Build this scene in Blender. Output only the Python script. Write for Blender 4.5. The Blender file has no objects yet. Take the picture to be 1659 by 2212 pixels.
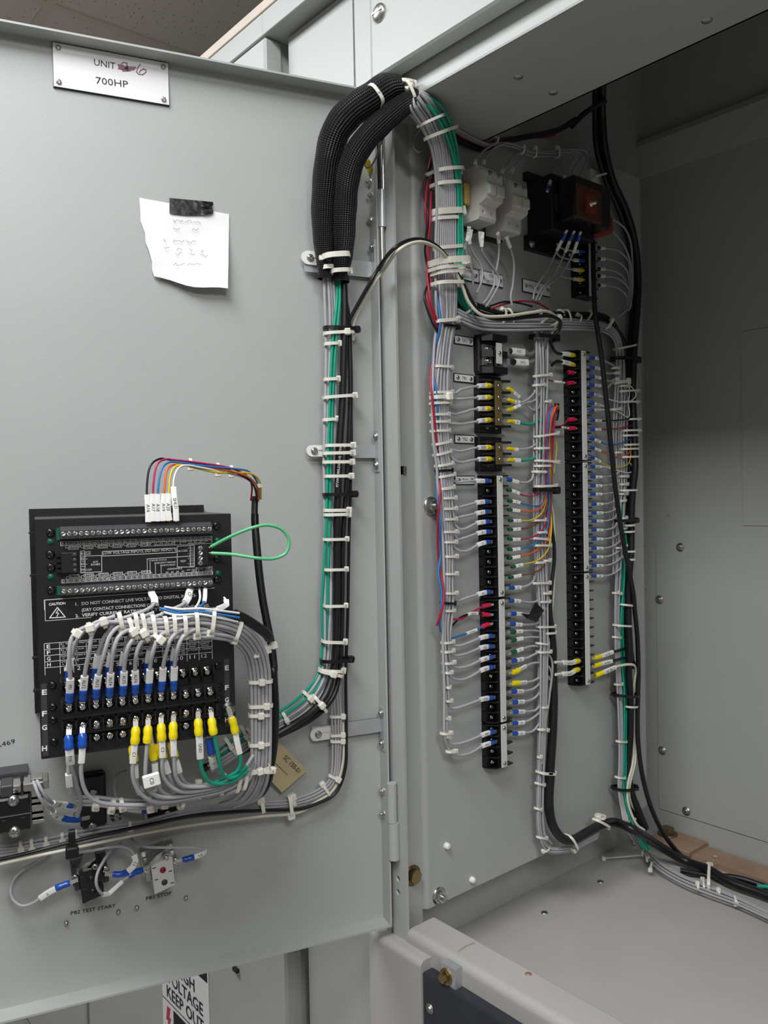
import bpy, bmesh, math, random
import numpy as np
from mathutils import Matrix, Vector
random.seed(7)

# ------------------------------------------------------------------ camera (fitted from the photo's vanishing points)
F0, YAW, PIT, ROL, DA = 1768.07, -0.86896, -0.024182, -0.019682, 0.295307
CX, CY = 829.5, 1106.0
_f = np.array([math.sin(YAW)*math.cos(PIT), math.cos(YAW)*math.cos(PIT), math.sin(PIT)])
_r0 = np.array([math.cos(YAW), -math.sin(YAW), 0.0]); _u0 = np.cross(_r0, _f)
RR = math.cos(ROL)*_r0 + math.sin(ROL)*_u0; UU = np.cross(RR, _f); FF = _f
def ray(px, py): return RR*(px-CX)/F0 - UU*(py-CY)/F0 + FF
CAM = -ray(863, 1130)*1.12            # origin: inner edge of the hinge-side frame post
scene = bpy.context.scene
COL = scene.collection
cd = bpy.data.cameras.new('camera'); cam = bpy.data.objects.new('camera', cd); COL.objects.link(cam)
cd.sensor_fit = 'VERTICAL'; cd.sensor_height = 36.0; cd.sensor_width = 27.0
cd.lens = F0*36.0/2212.0; cd.clip_start = 0.02
cam.matrix_world = Matrix(((RR[0], UU[0], -FF[0], CAM[0]), (RR[1], UU[1], -FF[1], CAM[1]),
                           (RR[2], UU[2], -FF[2], CAM[2]), (0, 0, 0, 1)))
scene.camera = cam

# ------------------------------------------------------------------ world, lamps, exposure
ZC, ZF = 1.36, -1.50                  # suspended ceiling and room floor
wd = bpy.data.worlds.new('room_ambient'); scene.world = wd; wd.use_nodes = True
bg = wd.node_tree.nodes['Background']; bg.inputs[0].default_value = (0.93, 0.97, 1.0, 1); bg.inputs[1].default_value = 0.0
def area(name, loc, sx, sy, power, col=(0.965, 0.975, 1.0)):
    l = bpy.data.lights.new(name, 'AREA'); l.shape = 'RECTANGLE'; l.size = sx; l.size_y = sy; l.energy = power; l.color = col
    o = bpy.data.objects.new(name, l); COL.objects.link(o); o.location = loc
    return o
# flush troffers of the suspended ceiling in one row along the aisle
for nm, lx in (('aisle', 0.55), ('aisle_right', 2.4), ('aisle_left', -1.3)):
    area('ceiling_lamp_%s_offscreen' % nm, (lx, -1.10, ZC-.006), 1.2, 0.6, 45)
vs = scene.view_settings; vs.view_transform = 'Standard'; vs.look = 'None'; vs.gamma = 1.0
vs.use_curve_mapping = False; vs.exposure = -0.10

# ------------------------------------------------------------------ materials (all procedural)
def lin(c):
    return tuple((x/12.92 if x <= 0.04045 else ((x+0.055)/1.055)**2.4) for x in c)
def hexc(h): return lin(tuple(int(h[i:i+2], 16)/255 for i in (0, 2, 4)))
MATS = {}
def mat(name, col, rough=0.5, metal=0.0, var=0.06, vscale=30.0, bump=0.0, bscale=400.0, spec=0.5, coat=0.0, trans=0.0, sub=0.0):
    m = bpy.data.materials.new(name); m.use_nodes = True; nt = m.node_tree; b = nt.nodes['Principled BSDF']
    c = hexc(col) if isinstance(col, str) else col
    b.inputs['Roughness'].default_value = rough; b.inputs['Metallic'].default_value = metal
    b.inputs['Specular IOR Level'].default_value = spec
    if coat: b.inputs['Coat Weight'].default_value = coat
    if trans: b.inputs['Transmission Weight'].default_value = trans
    if sub: b.inputs['Subsurface Weight'].default_value = sub; b.inputs['Subsurface Radius'].default_value = (.002, .002, .002)
    tc = nt.nodes.new('ShaderNodeTexCoord')
    if var > 0:
        n = nt.nodes.new('ShaderNodeTexNoise'); n.inputs['Scale'].default_value = vscale; n.inputs['Detail'].default_value = 4
        r = nt.nodes.new('ShaderNodeValToRGB')
        r.color_ramp.elements[0].position = .3; r.color_ramp.elements[1].position = .7
        r.color_ramp.elements[0].color = tuple(x*(1-var) for x in c)+(1,)
        r.color_ramp.elements[1].color = tuple(min(1, x*(1+var)) for x in c)+(1,)
        nt.links.new(tc.outputs['Object'], n.inputs['Vector']); nt.links.new(n.outputs['Fac'], r.inputs['Fac'])
        nt.links.new(r.outputs['Color'], b.inputs['Base Color'])
    else:
        b.inputs['Base Color'].default_value = c+(1,)
    if bump > 0:
        n2 = nt.nodes.new('ShaderNodeTexNoise'); n2.inputs['Scale'].default_value = bscale; n2.inputs['Detail'].default_value = 2
        bp = nt.nodes.new('ShaderNodeBump'); bp.inputs['Strength'].default_value = bump; bp.inputs['Distance'].default_value = 0.001
        nt.links.new(tc.outputs['Object'], n2.inputs['Vector']); nt.links.new(n2.outputs['Fac'], bp.inputs['Height'])
        nt.links.new(bp.outputs['Normal'], b.inputs['Normal'])
    MATS[name] = m
    return m
mat('paint', 'b0b3af', .42, 0, .025, 6, .12, 900, .45)             # light grey enamel on the steel
mat('paint_warm', 'b1aea9', .5, 0, .035, 9, .12, 900, .4)
mat('paint_inner', 'b0b3af', .42, 0, .025, 6, .12, 900, .45)
mat('navy', '2a2d35', .35, 0, .12, 25, .1, 700, .5)
mat('black', '17171a', .42, 0, .15, 40, .05, 600, .5)
mat('black_gloss', '121214', .22, 0, .1, 40, 0, 1, .6)
mat('cable_black', '17171a', .38, 0, .15, 60, .1, 500, .5)
mat('wire_grey', 'b0aeb1', .42, 0, .05, 80, .06, 900, .4)
mat('wire_dark', '7f7c74', .45, 0, .05, 80, .06, 900, .4)
mat('wire_green', '1fa183', .4, 0, .05, 80, .05, 900, .4)
mat('wire_mint', '62bf87', .4, 0, .05, 80)
mat('wire_white', 'e6e6e2', .4, 0, .03, 80)
mat('wire_cream', 'd9d4bf', .4, 0, .04, 80)
mat('wire_red', 'a91f38', .4, 0, .06, 80)
mat('wire_magenta', 'b8265a', .4, 0, .06, 80)
mat('wire_blue', '2b77b8', .4, 0, .06, 80)
mat('wire_orange', 'd8622c', .4, 0, .06, 80)
mat('wire_yellow', 'd9bf2e', .4, 0, .06, 80)
mat('wire_brown', '7c4436', .4, 0, .06, 80)
mat('lug_blue', '1a4fae', .25, 0, .06, 60, 0, 1, .6)
mat('lug_yellow', 'f0da10', .35, 0, .05, 60)
mat('lug_red', 'd81e4e', .3, 0, .06, 60)
mat('sleeve', 'f1efe9', .5, 0, .03, 50)
mat('tie_white', 'ebe7da', .35, 0, .03, 50, 0, 1, .5)
mat('tie_black', '121213', .35, 0, .05, 50)
mat('ink', '16161a', .6, 0, 0)
mat('ink_faint', '6d6a72', .7, 0, 0)
mat('ink_purple', '9a6c80', .6, 0, 0)
mat('ink_red', 'c8324a', .5, 0, 0)
mat('print_white', 'eceae6', .5, 0, 0)
mat('steel', 'cfcfcc', .25, 1.0, .06, 90)
mat('zinc', 'b9b9b4', .36, 1.0, .08, 90, .1, 300)
mat('alu', 'c2c5c7', .4, .6, .05, 70)
mat('brass', 'a08e66', .32, 1.0, .1, 60)
mat('bronze', '85745c', .4, 1.0, .15, 60)
mat('copper', 'ae917a', .55, .35, .14, 18, .1, 300)
mat('smear', '97927e', .6, 0, .1, 60)
mat('tin', 'd6d2cc', .3, .65, .05, 60)
mat('plate_white', 'f4f2f2', .28, 0, .02, 20)
mat('paper', 'f4f3f3', .8, 0, .02, 20)
mat('manila', 'c8b68c', .8, 0, .05, 30)
mat('fuse_body', 'd6d3cc', .45, 0, .03, 40)
mat('ochre', 'b79a4e', .55, 0, .12, 60)
mat('phenolic', '5c3527', .4, 0, .25, 60)
mat('rust_red', '92352a', .5, 0, .15, 60)
mat('pcb_green', '0f5a40', .4, 0, .1, 60)
mat('grey_plastic', '3c3c3f', .45, 0, .08, 60)
mat('relay_top', '17171a', .3, 0, .1, 40)
mat('wall_paint', 'd8d6d0', .7, 0, .03, 5)
mat('chrome', 'dcdad6', .12, 1.0, .04, 60)
mat('clear', 'd8dcdc', .15, 0, 0, 1, 0, 1, .5, 0, .85)
mat('pb_white', 'cfcdc8', .5, 0, .04, 40)
mat('led_red', '8d1020', .25, 0, .1, 60)
mat('trim_beige', 'd3c7b8', .6, 0, .04, 20)
mat('tbar', 'dcd6cc', .5, 0, .02, 20)
mat('room_floor', '868480', .6, 0, .1, 4)
mat('marker', 'dcdad4', .45, 0, .04, 60)
mat('dark_hole', '070708', .8, 0, 0)
mat('sign_white', 'eeedec', .4, 0, .02, 20)
mat('tape', '0e0e10', .3, 0, .1, 50, .2, 120)

def mat_tile():
    m = bpy.data.materials.new('acoustic_tile'); m.use_nodes = True; nt = m.node_tree; b = nt.nodes['Principled BSDF']
    b.inputs['Roughness'].default_value = .9
    tc = nt.nodes.new('ShaderNodeTexCoord')
    mp = nt.nodes.new('ShaderNodeMapping'); mp.inputs['Scale'].default_value = (1, 2.6, 1); mp.inputs['Rotation'].default_value = (0, 0, .5)
    v = nt.nodes.new('ShaderNodeTexVoronoi'); v.inputs['Scale'].default_value = 36; v.inputs['Randomness'].default_value = 1
    r = nt.nodes.new('ShaderNodeValToRGB')
    r.color_ramp.elements[0].position = .10; r.color_ramp.elements[1].position = .17
    r.color_ramp.elements[0].color = hexc('8f8880')+(1,); r.color_ramp.elements[1].color = hexc('e2dcd6')+(1,)
    nt.links.new(tc.outputs['Object'], mp.inputs['Vector']); nt.links.new(mp.outputs['Vector'], v.inputs['Vector'])
    nt.links.new(v.outputs['Distance'], r.inputs['Fac']); nt.links.new(r.outputs['Color'], b.inputs['Base Color'])
    MATS['acoustic_tile'] = m
mat_tile()
def mat_braid():
    # woven sleeve: crossed weave relief on the tube's UVs
    m = bpy.data.materials.new('braid'); m.use_nodes = True; nt = m.node_tree; b = nt.nodes['Principled BSDF']
    b.inputs['Roughness'].default_value = .38; b.inputs['Specular IOR Level'].default_value = .5
    tc = nt.nodes.new('ShaderNodeTexCoord')
    sep = nt.nodes.new('ShaderNodeSeparateXYZ'); nt.links.new(tc.outputs['UV'], sep.inputs[0])
    def band(sign):
        a = nt.nodes.new('ShaderNodeMath'); a.operation = 'MULTIPLY'; a.inputs[1].default_value = 2*math.pi*15
        nt.links.new(sep.outputs['X'], a.inputs[0])
        c = nt.nodes.new('ShaderNodeMath'); c.operation = 'MULTIPLY_ADD'; c.inputs[1].default_value = sign*2*math.pi/0.0052
        nt.links.new(sep.outputs['Y'], c.inputs[0]); nt.links.new(a.outputs[0], c.inputs[2])
        s = nt.nodes.new('ShaderNodeMath'); s.operation = 'SINE'; nt.links.new(c.outputs[0], s.inputs[0])
        return s
    s1, s2 = band(1), band(-1)
    mx = nt.nodes.new('ShaderNodeMath'); mx.operation = 'MULTIPLY'
    nt.links.new(s1.outputs[0], mx.inputs[0]); nt.links.new(s2.outputs[0], mx.inputs[1])
    b.inputs['Base Color'].default_value = hexc('121214')+(1,)
    bp = nt.nodes.new('ShaderNodeBump'); bp.inputs['Strength'].default_value = 1.0; bp.inputs['Distance'].default_value = .0016
    nt.links.new(mx.outputs[0], bp.inputs['Height']); nt.links.new(bp.outputs['Normal'], b.inputs['Normal'])
    MATS['braid'] = m
mat_braid()

# ------------------------------------------------------------------ frames: pixel -> point on a real plane
CROP = {'.': (0, 0, 1.0), 'A': (0, 0, 900/1659), 'B': (600, 0, 1059/1659), 'C': (40, 960, 620/1659), 'D': (40, 1300, 640/1659),
        'E': (0, 1560, 700/1659), 'G': (640, 500, 260/871), 'H': (880, 230, 540/1659), 'I': (900, 640, 360/1659),
        'J': (1140, 680, 300/1659), 'K': (900, 1000, 360/1659), 'L': (900, 1260, 360/1659), 'M': (1140, 1060, 300/1327),
        'N': (820, 1560, 839/1659), 'O': (640, 1340, 320/1142), 'P': (60, 1080, 240/1659), 'Q': (280, 1080, 240/1659),
        'R': (60, 1360, 260/1659), 'S': (280, 1360, 260/1659), 'T': (0, 1640, 260/1659), 'U': (120, 1760, 340/1659),
        'V': (840, 1700, 400/1659), 'W': (1240, 1600, 419/1659), 'AA': (1180, 0, 479/1659), 'AB': (780, 180, 180/866),
        'AC': (400, 0, 540/1659), 'AD': (0, 0, 420/1659)}
def cp(c, x, y):
    a = CROP[c]; return a[0]+a[2]*x, a[1]+a[2]*y
class Fr:
    def __init__(s, o, ex, ey, ez):
        s.o, s.ex, s.ey, s.ez = [np.array(v, float) for v in (o, ex, ey, ez)]
    def at(s, px, py, h=0.0):
        d = ray(px, py); p = s.o+s.ez*h
        t = np.dot(p-CAM, s.ez)/np.dot(d, s.ez)
        return CAM+t*d
    def c(s, crop, x, y, h=0.0): return s.at(*cp(crop, x, y), h)
    def loc(s, p): v = np.asarray(p)-s.o; return np.array((v@s.ex, v@s.ey, v@s.ez))
    def l(s, crop, x, y, h=0.0): return s.loc(s.c(crop, x, y, h))
    def P(s, a, b, h=0.0): return s.o+s.ex*a+s.ey*b+s.ez*h
    def mx(s, p, ang=0.0, sc=1.0):
        # matrix at world point p, x axis turned by ang in the plane, z = plane normal
        x = s.ex*math.cos(ang)+s.ey*math.sin(ang); y = -s.ex*math.sin(ang)+s.ey*math.cos(ang)
        m = Matrix.Identity(4)
        for i in range(3):
            m[i][0] = x[i]*sc; m[i][1] = y[i]*sc; m[i][2] = s.ez[i]*sc; m[i][3] = p[i]
        return m
XP, XW, YB = -0.016, -0.076, 0.724            # mounting panel, side wall, back wall
ZS, ZFL, ZH = -0.564, -0.6535, 0.560           # sill top, compartment floor, header underside
DO = np.array((-0.048, -0.005, 0.0))
DR = Fr(DO, (math.sin(DA), math.cos(DA), 0), (0, 0, 1), (math.cos(DA), -math.sin(DA), 0))   # door inner face
PN = Fr((XP, 0, 0), (0, 1, 0), (0, 0, 1), (1, 0, 0))                                       # mounting panel
SW = Fr((XW, 0, 0), (0, 1, 0), (0, 0, 1), (1, 0, 0))                                       # side wall
BK = Fr((0, YB, 0), (1, 0, 0), (0, 0, 1), (0, -1, 0))                                      # back wall
FT = Fr((0, 0, 0), (1, 0, 0), (0, 0, 1), (0, -1, 0))                                       # cabinet front plane
FL = Fr((0, 0, ZFL), (1, 0, 0), (0, 1, 0), (0, 0, 1))                                      # compartment floor
WD = Fr((0, 0, 0), (1, 0, 0), (0, 1, 0), (0, 0, 1))

# ------------------------------------------------------------------ object helpers
def empty(name, loc, label=None, cat=None, group=None):
    o = bpy.data.objects.new(name, None); o.empty_display_size = .01; COL.objects.link(o); o.location = loc
    tag(o, label, cat, group); return o
def tag(o, label=None, cat=None, group=None, kind=None):
    if label: o['label'] = label
    if cat: o['category'] = cat
    if group: o['group'] = group
    if kind: o['kind'] = kind
    return o
def wloc(o):
    v = Vector((0, 0, 0))
    while o is not None: v = v+o.location; o = o.parent
    return v
REG = []                              # every flexible tube, settled against its neighbours at the end
FLEX = {'insulation', 'wire', 'cable', 'power_cable', 'jacket', 'shrink_sleeve', 'shrink_collar', 'shrink_tube', 'jacket_stub'}
class MB:
    def __init__(s): s.v, s.f, s.sm, s.uv, s.tb, s.hold = [], [], [], None, [], None
    def add(s, vs, fs, smooth=False):
        n = len(s.v); s.v += [tuple(float(x) for x in p) for p in vs]
        s.f += [tuple(i+n for i in f) for f in fs]; s.sm += [smooth]*len(fs); return s
    def box(s, fr, a0, a1, b0, b1, h0, h1, bev=0.0):
        if a1 < a0: a0, a1 = a1, a0
        if b1 < b0: b0, b1 = b1, b0
        if h1 < h0: h0, h1 = h1, h0
        if bev <= 0:
            c = [fr.P(a, b, h) for h in (h0, h1) for b in (b0, b1) for a in (a0, a1)]
            s.add(c, [(0, 2, 3, 1), (4, 5, 7, 6), (0, 1, 5, 4), (2, 6, 7, 3), (0, 4, 6, 2), (1, 3, 7, 5)])
        else:
            e = min(bev, (a1-a0)*.45, (b1-b0)*.45, (h1-h0)*.9)
            def ring(m, h): return [fr.P(*p, h) for p in ((a0+m, b0), (a1-m, b0), (a1, b0+m), (a1, b1-m), (a1-m, b1), (a0+m, b1), (a0, b1-m), (a0, b0+m))]
            top = [fr.P(*p, h1) for p in ((a0+e, b0+e), (a1-e, b0+e), (a1-e, b0+e), (a1-e, b1-e), (a1-e, b1-e), (a0+e, b1-e), (a0+e, b1-e), (a0+e, b0+e))]
            v = ring(e, h0)+ring(e, h1-e)
            f = [tuple(range(7, -1, -1))]
            for i in range(8): j = (i+1) % 8; f.append((i, j, j+8, i+8))
            v += [top[0], top[2], top[4], top[6]]
            f += [(8, 9, 17, 16), (9, 10, 17), (10, 11, 18, 17), (11, 12, 18), (12, 13, 19, 18), (13, 14, 19), (14, 15, 16, 19), (15, 8, 16), (16, 17, 18, 19)]
            s.add(v, f)
        return s
    def prism(s, fr, poly, h0, h1, axis='h'):
        # polygon (ccw) extruded. axis h: poly=(a,b); axis a: poly=(b,h) extruded along a; axis b: poly=(a,h)
        n = len(poly)
        if axis == 'h': g = lambda p, t: fr.P(p[0], p[1], t)
        elif axis == 'a': g = lambda p, t: fr.P(t, p[0], p[1])
        else: g = lambda p, t: fr.P(p[0], t, p[1])
        v = [g(p, h0) for p in poly]+[g(p, h1) for p in poly]
        f = [tuple(range(n-1, -1, -1)), tuple(range(n, 2*n))]+[(i, (i+1) % n, (i+1) % n+n, i+n) for i in range(n)]
        if axis == 'b': f = [tuple(reversed(q)) for q in f]
        return s.add(v, f)
    def cyl(s, p0, p1, r0, r1=None, n=12, caps=True, smooth=True):
        r1 = r0 if r1 is None else r1
        p0, p1 = np.array(p0, float), np.array(p1, float); t = p1-p0; t = t/np.linalg.norm(t)
        u = np.cross(t, (0, 0, 1.0) if abs(t[2]) < .9 else (1.0, 0, 0)); u /= np.linalg.norm(u); w = np.cross(t, u)
        ring = lambda p, r: [p+r*(u*math.cos(2*math.pi*i/n)+w*math.sin(2*math.pi*i/n)) for i in range(n)]
        s.add(ring(p0, r0)+ring(p1, r1), [(i, (i+1) % n, (i+1) % n+n, i+n) for i in range(n)], smooth)
        if caps:
            s.add(ring(p0, r0), [tuple(range(n-1, -1, -1))]); s.add(ring(p1, r1), [tuple(range(n))])
        return s
    def lathe(s, p, ax, prof, n=14, smooth=True):
        # prof: list of (dist along ax, radius)
        p = np.array(p, float); t = np.array(ax, float); t = t/np.linalg.norm(t)
        u = np.cross(t, (0, 0, 1.0) if abs(t[2]) < .9 else (1.0, 0, 0)); u /= np.linalg.norm(u); w = np.cross(t, u)
        v, f = [], []
        for d, r in prof: v += [p+t*d+max(r, 1e-5)*(u*math.cos(2*math.pi*i/n)+w*math.sin(2*math.pi*i/n)) for i in range(n)]
        for k in range(len(prof)-1):
            for i in range(n):
                j = (i+1) % n; f.append((k*n+i, k*n+j, k*n+n+j, k*n+n+i))
        f.append(tuple(range((len(prof)-1)*n, len(prof)*n)))
        return s.add(v, f, smooth)
    def tube(s, pts, r, n=8, caps=True, flat=None):
        # pts: sampled world polyline; r: radius or list
        pts = np.array(pts, float); m = len(pts)
        rs = r if hasattr(r, '__len__') else [r]*m
        sl_ = np.concatenate([[0], np.cumsum(np.linalg.norm(np.diff(pts, axis=0), axis=1))])
        if sl_[-1] > .03 and sl_[-1]/(m-1) > .0052:
            k_ = int(math.ceil(sl_[-1]/.005))+1; q_ = np.linspace(0, sl_[-1], k_)
            rs = np.interp(q_, sl_, rs); pts = np.array([np.interp(q_, sl_, pts[:, i]) for i in range(3)]).T; m = k_
        s.tb.append((len(s.v), n, pts.copy(), np.array(rs, float), caps))
        tg = np.gradient(pts, axis=0); tg /= (np.linalg.norm(tg, axis=1)[:, None]+1e-12)
        u = np.cross(tg[0], (0, 0, 1.0) if abs(tg[0][2]) < .9 else (1.0, 0, 0)); u /= np.linalg.norm(u)
        v, f = [], []
        for k in range(m):
            u = u-tg[k]*(u@tg[k]); u /= (np.linalg.norm(u)+1e-12); w = np.cross(tg[k], u)
            for i in range(n):
                a = 2*math.pi*i/n; v.append(pts[k]+rs[k]*(u*math.cos(a)+w*math.sin(a)))
        for k in range(m-1):
            for i in range(n):
                j = (i+1) % n; f.append((k*n+i, k*n+j, k*n+n+j, k*n+n+i))
        s.add(v, f, True)
        if caps: s.add(v[:n], [tuple(range(n-1, -1, -1))]); s.add(v[-n:], [tuple(range(n))])
        return s
    def build(s, name, m, parent=None, label=None, cat=None, group=None, kind=None):
        V = np.array(s.v); c = (V.min(0)+V.max(0))/2
        me = bpy.data.meshes.new(name); me.from_pydata((V-c).tolist(), [], s.f)
        me.polygons.foreach_set('use_smooth', s.sm)
        me.materials.append(MATS[m] if isinstance(m, str) else m)
        o = bpy.data.objects.new(name, me); COL.objects.link(o)
        o.location = Vector(c)-(wloc(parent) if parent else Vector((0, 0, 0)))
        if parent: o.parent = parent
        if name in FLEX or s.hold is not None:
            for t_ in s.tb: REG.append([o, *t_, .03 if name == 'insulation' and s.hold is None else (s.hold or 0.0)])
        return tag(o, label, cat, group, kind)
def inst(name, me, M, parent=None):
    # shared mesh placed by a world matrix
    o = bpy.data.objects.new(name, me); COL.objects.link(o)
    if parent: o.parent = parent; M = Matrix.Translation(-wloc(parent)) @ M
    o.matrix_basis = M
    return o
def punch(o, cutters):
    # cut real openings into a mesh object (cutters are MB solids in world space)
    bpy.context.view_layer.update(); tmp = []
    for c in cutters:
        k = c.build('cutter', 'steel'); tmp.append(k)
        md = o.modifiers.new('cut', 'BOOLEAN'); md.operation = 'DIFFERENCE'; md.object = k; md.solver = 'EXACT'
    bpy.context.view_layer.update()
    me = bpy.data.meshes.new_from_object(o.evaluated_get(bpy.context.evaluated_depsgraph_get())); me.name = o.data.name
    o.modifiers.clear(); o.data = me
    for k in tmp: bpy.data.objects.remove(k)
    return o
def proto(mb, name, m):
    me = bpy.data.meshes.new(name); me.from_pydata(mb.v, [], mb.f); me.polygons.foreach_set('use_smooth', mb.sm)
    me.materials.append(MATS[m]); return me
def smooth(pts, sub=6):
    p = np.array(pts, float)
    if len(p) < 3: 
        return np.array([p[0]+(p[-1]-p[0])*t for t in np.linspace(0, 1, 4)])
    q = np.vstack([2*p[0]-p[1], p, 2*p[-1]-p[-2]]); out = []
    for i in range(1, len(q)-2):
        a, b, c, d = q[i-1], q[i], q[i+1], q[i+2]
        for t in np.linspace(0, 1, sub, endpoint=False):
            out.append(.5*((2*b)+(-a+c)*t+(2*a-5*b+4*c-d)*t*t+(-a+3*b-3*c+d)*t**3))
    out.append(p[-1]); return np.array(out)
def path(fr, crop, pts, h=.02):
    return np.array([fr.c(crop, q[0], q[1], q[2] if len(q) > 2 else h) for q in pts])
def bx(fr, crop, x0, y0, x1, y1, hr, h0, h1, bev=0, mb=None):
    a = fr.l(crop, x0, y0, hr); b = fr.l(crop, x1, y1, hr)
    return (mb or MB()).box(fr, a[0], b[0], a[1], b[1], h0, h1, bev)
# text --------------------------------------------------------------
_tc = {}
def glyphs(sx, bold=0.0):
    k = (sx, bold)
    if k not in _tc:
        cu = bpy.data.curves.new('t', 'FONT'); cu.body = sx; cu.size = 1.0; cu.resolution_u = 2; cu.offset = bold
        ob = bpy.data.objects.new('t', cu); me = bpy.data.meshes.new_from_object(ob)
        v = np.array([tuple(p.co) for p in me.vertices]); f = [tuple(p.vertices) for p in me.polygons]
        bpy.data.objects.remove(ob); bpy.data.curves.remove(cu); bpy.data.meshes.remove(me)
        if len(v):
            v[:, 0] -= v[:, 0].min(); w = v[:, 0].max(); 
        else: v = np.zeros((0, 3)); w = 1
        _tc[k] = (v, f, w)
    return _tc[k]
def text(mb, fr, crop, sx, x0, y0, x1, y1, cap, h, bold=0.0):
    # baseline from (x0,y0) to (x1,y1) in crop px, cap height in crop px, lying on the frame at height h
    v, f, w = glyphs(sx, bold)
    p0, p1 = fr.c(crop, x0, y0, h), fr.c(crop, x1, y1, h)
    L = np.linalg.norm(p1-p0); ux = (p1-p0)/L; uy = np.cross(fr.ez, ux)
    xm, ym = (x0+x1)/2, (y0+y1)/2; dx, dy = y1-y0, -(x1-x0); n = math.hypot(dx, dy)
    ch = np.linalg.norm(fr.c(crop, xm+dx/n*cap, ym+dy/n*cap, h)-fr.c(crop, xm, ym, h))
    mb.add([p0+ux*(q[0]/w*L)+uy*(q[1]/.69*ch) for q in v], f); return mb
def text3(mb, p, ux, uy, sx, height, center=True, maxw=None, bold=0.0):
    v, f, w = glyphs(sx, bold); sc = height/.69; sw = sc
    if maxw and w*sc > maxw: sw = maxw/w
    off = -w*sw/2 if center else 0
    mb.add([np.array(p)+ux*(q[0]*sw+off)+uy*(q[1]*sc-(height/2 if center else 0)) for q in v], f); return mb
def stroke(mb, fr, crop, pts, wpx, h):
    # thin printed line
    wd_ = wpx*CROP[crop][2]/F0*1.1
    P = [fr.c(crop, q[0], q[1], h) for q in pts]
    for a, b in zip(P[:-1], P[1:]):
        t = (b-a)/(np.linalg.norm(b-a)+1e-9); n = np.cross(fr.ez, t)*wd_/2; e = t*wd_/2
        mb.add([a-e-n, b+e-n, b+e+n, a-e+n], [(0, 1, 2, 3)])
    return mb
def rect(mb, fr, crop, x0, y0, x1, y1, x2, y2, x3, y3, wpx, h):
    return stroke(mb, fr, crop, [(x0, y0), (x1, y1), (x2, y2), (x3, y3), (x0, y0)], wpx, h)

# ------------------------------------------------------------------ shared small hardware meshes (+z up, metres)
def jproto(name, items):
    v, f, sm, mi = [], [], [], []
    mats = []
    for mb, m in items:
        n = len(v); v += mb.v; f += [tuple(i+n for i in q) for q in mb.f]; sm += mb.sm
        if m not in mats: mats.append(m)
        mi += [mats.index(m)]*len(mb.f)
    me = bpy.data.meshes.new(name); me.from_pydata(v, [], f); me.polygons.foreach_set('use_smooth', sm)
    for m in mats: me.materials.append(MATS[m])
    me.polygons.foreach_set('material_index', mi); return me
def dome(r, h, n=14): return [(0, r), (h*.45, r*.97), (h*.8, r*.75), (h, r*.35), (h, 0)]
Z3 = (0, 0, 1)
def cross(r, z, t=.0011): return [MB().box(WD, -r, r, -t/2, t/2, z-.0016, z+.002), MB().box(WD, -t/2, t/2, -r, r, z-.0016, z+.002)]
def slot(r, z, t=.0012): return [MB().box(WD, -r, r, -t/2, t/2, z-.0010, z+.002)]
def hproto(name, bodies, cut_, m):
    # screw head from stacked lathed solids of one metal, recess cut out of it
    w = MB()
    for p_, prof_, n_ in bodies:
        w.lathe(p_, Z3, [(0, 0)]+prof_+[(prof_[-1][0], 0)], n_)
    me = proto(w, name, m); o_ = bpy.data.objects.new(name, me); COL.objects.link(o_)
    punch(o_, cut_); me2 = o_.data; me2.name = name; bpy.data.objects.remove(o_)
    return me2
O3 = (0, 0, 0)
PAN = hproto('pan_screw', [(O3, dome(.0042, .003), 14)], cross(.0023, .0030), 'zinc')
PANW = hproto('washer_screw', [(O3, [(0, .0085), (.0012, .0085), (.0014, .0048)]+[(.0012+d_, r_) for d_, r_ in dome(.0052, .0042)][1:], 16)], cross(.003, .0054), 'zinc')
PANB = hproto('black_screw', [(O3, dome(.0042, .0032), 14)], cross(.0024, .0032), 'black_gloss')
SLOT = hproto('slot_screw', [(O3, [(0, .0026), (.001, .0026), (.0012, .0022)], 12)], slot(.003, .0012, .0008), 'zinc')
TSCR = hproto('terminal_screw', [(O3, [(0, .0036), (.0014, .0036), (.0024, .003), (.0026, .0012)], 12)], cross(.0019, .0026, .0008), 'chrome')
CHS = hproto('terminal_screw', [(O3, [(0, .0056), (.0006, .0056), (.0007, .0041)]+[(.0006+d_, r_) for d_, r_ in dome(.0042, .0036)][1:], 14)], cross(.0022, .0042, .0009), 'chrome')
def hexpoly(r): return [(r*math.cos(math.pi/3*i), r*math.sin(math.pi/3*i)) for i in range(6)]
HEXN = jproto('flange_nut', [(MB().lathe((0, 0, 0), Z3, [(0, .0125), (.0018, .0125), (.003, .0095)], 18), 'steel'),
      (MB().prism(WD, hexpoly(.0085), .002, .010), 'steel'), (MB().cyl((0, 0, .008), (0, 0, .014), .0042), 'zinc')])
BOLT = jproto('hex_bolt', [(MB().lathe((0, 0, 0), Z3, [(0, .0145), (.002, .0145), (.0024, .012)], 18), 'bronze'),
      (MB().prism(WD, hexpoly(.0105), .002, .010), 'brass')])
RIVET = jproto('rivet', [(MB().lathe((0, 0, 0), Z3, dome(.006, .0022)), 'zinc')])
PIN = jproto('stud_end', [(MB().lathe((0, 0, 0), Z3, [(0, .0028), (.004, .0028), (.0052, .002), (.0056, .0008)], 10), 'zinc')])
def put(name, me, fr, crop, x, y, h=0.0, parent=None, ang=0.0, sc=1.0):
    return inst(name, me, fr.mx(fr.c(crop, x, y, h), ang, sc), parent)

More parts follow.
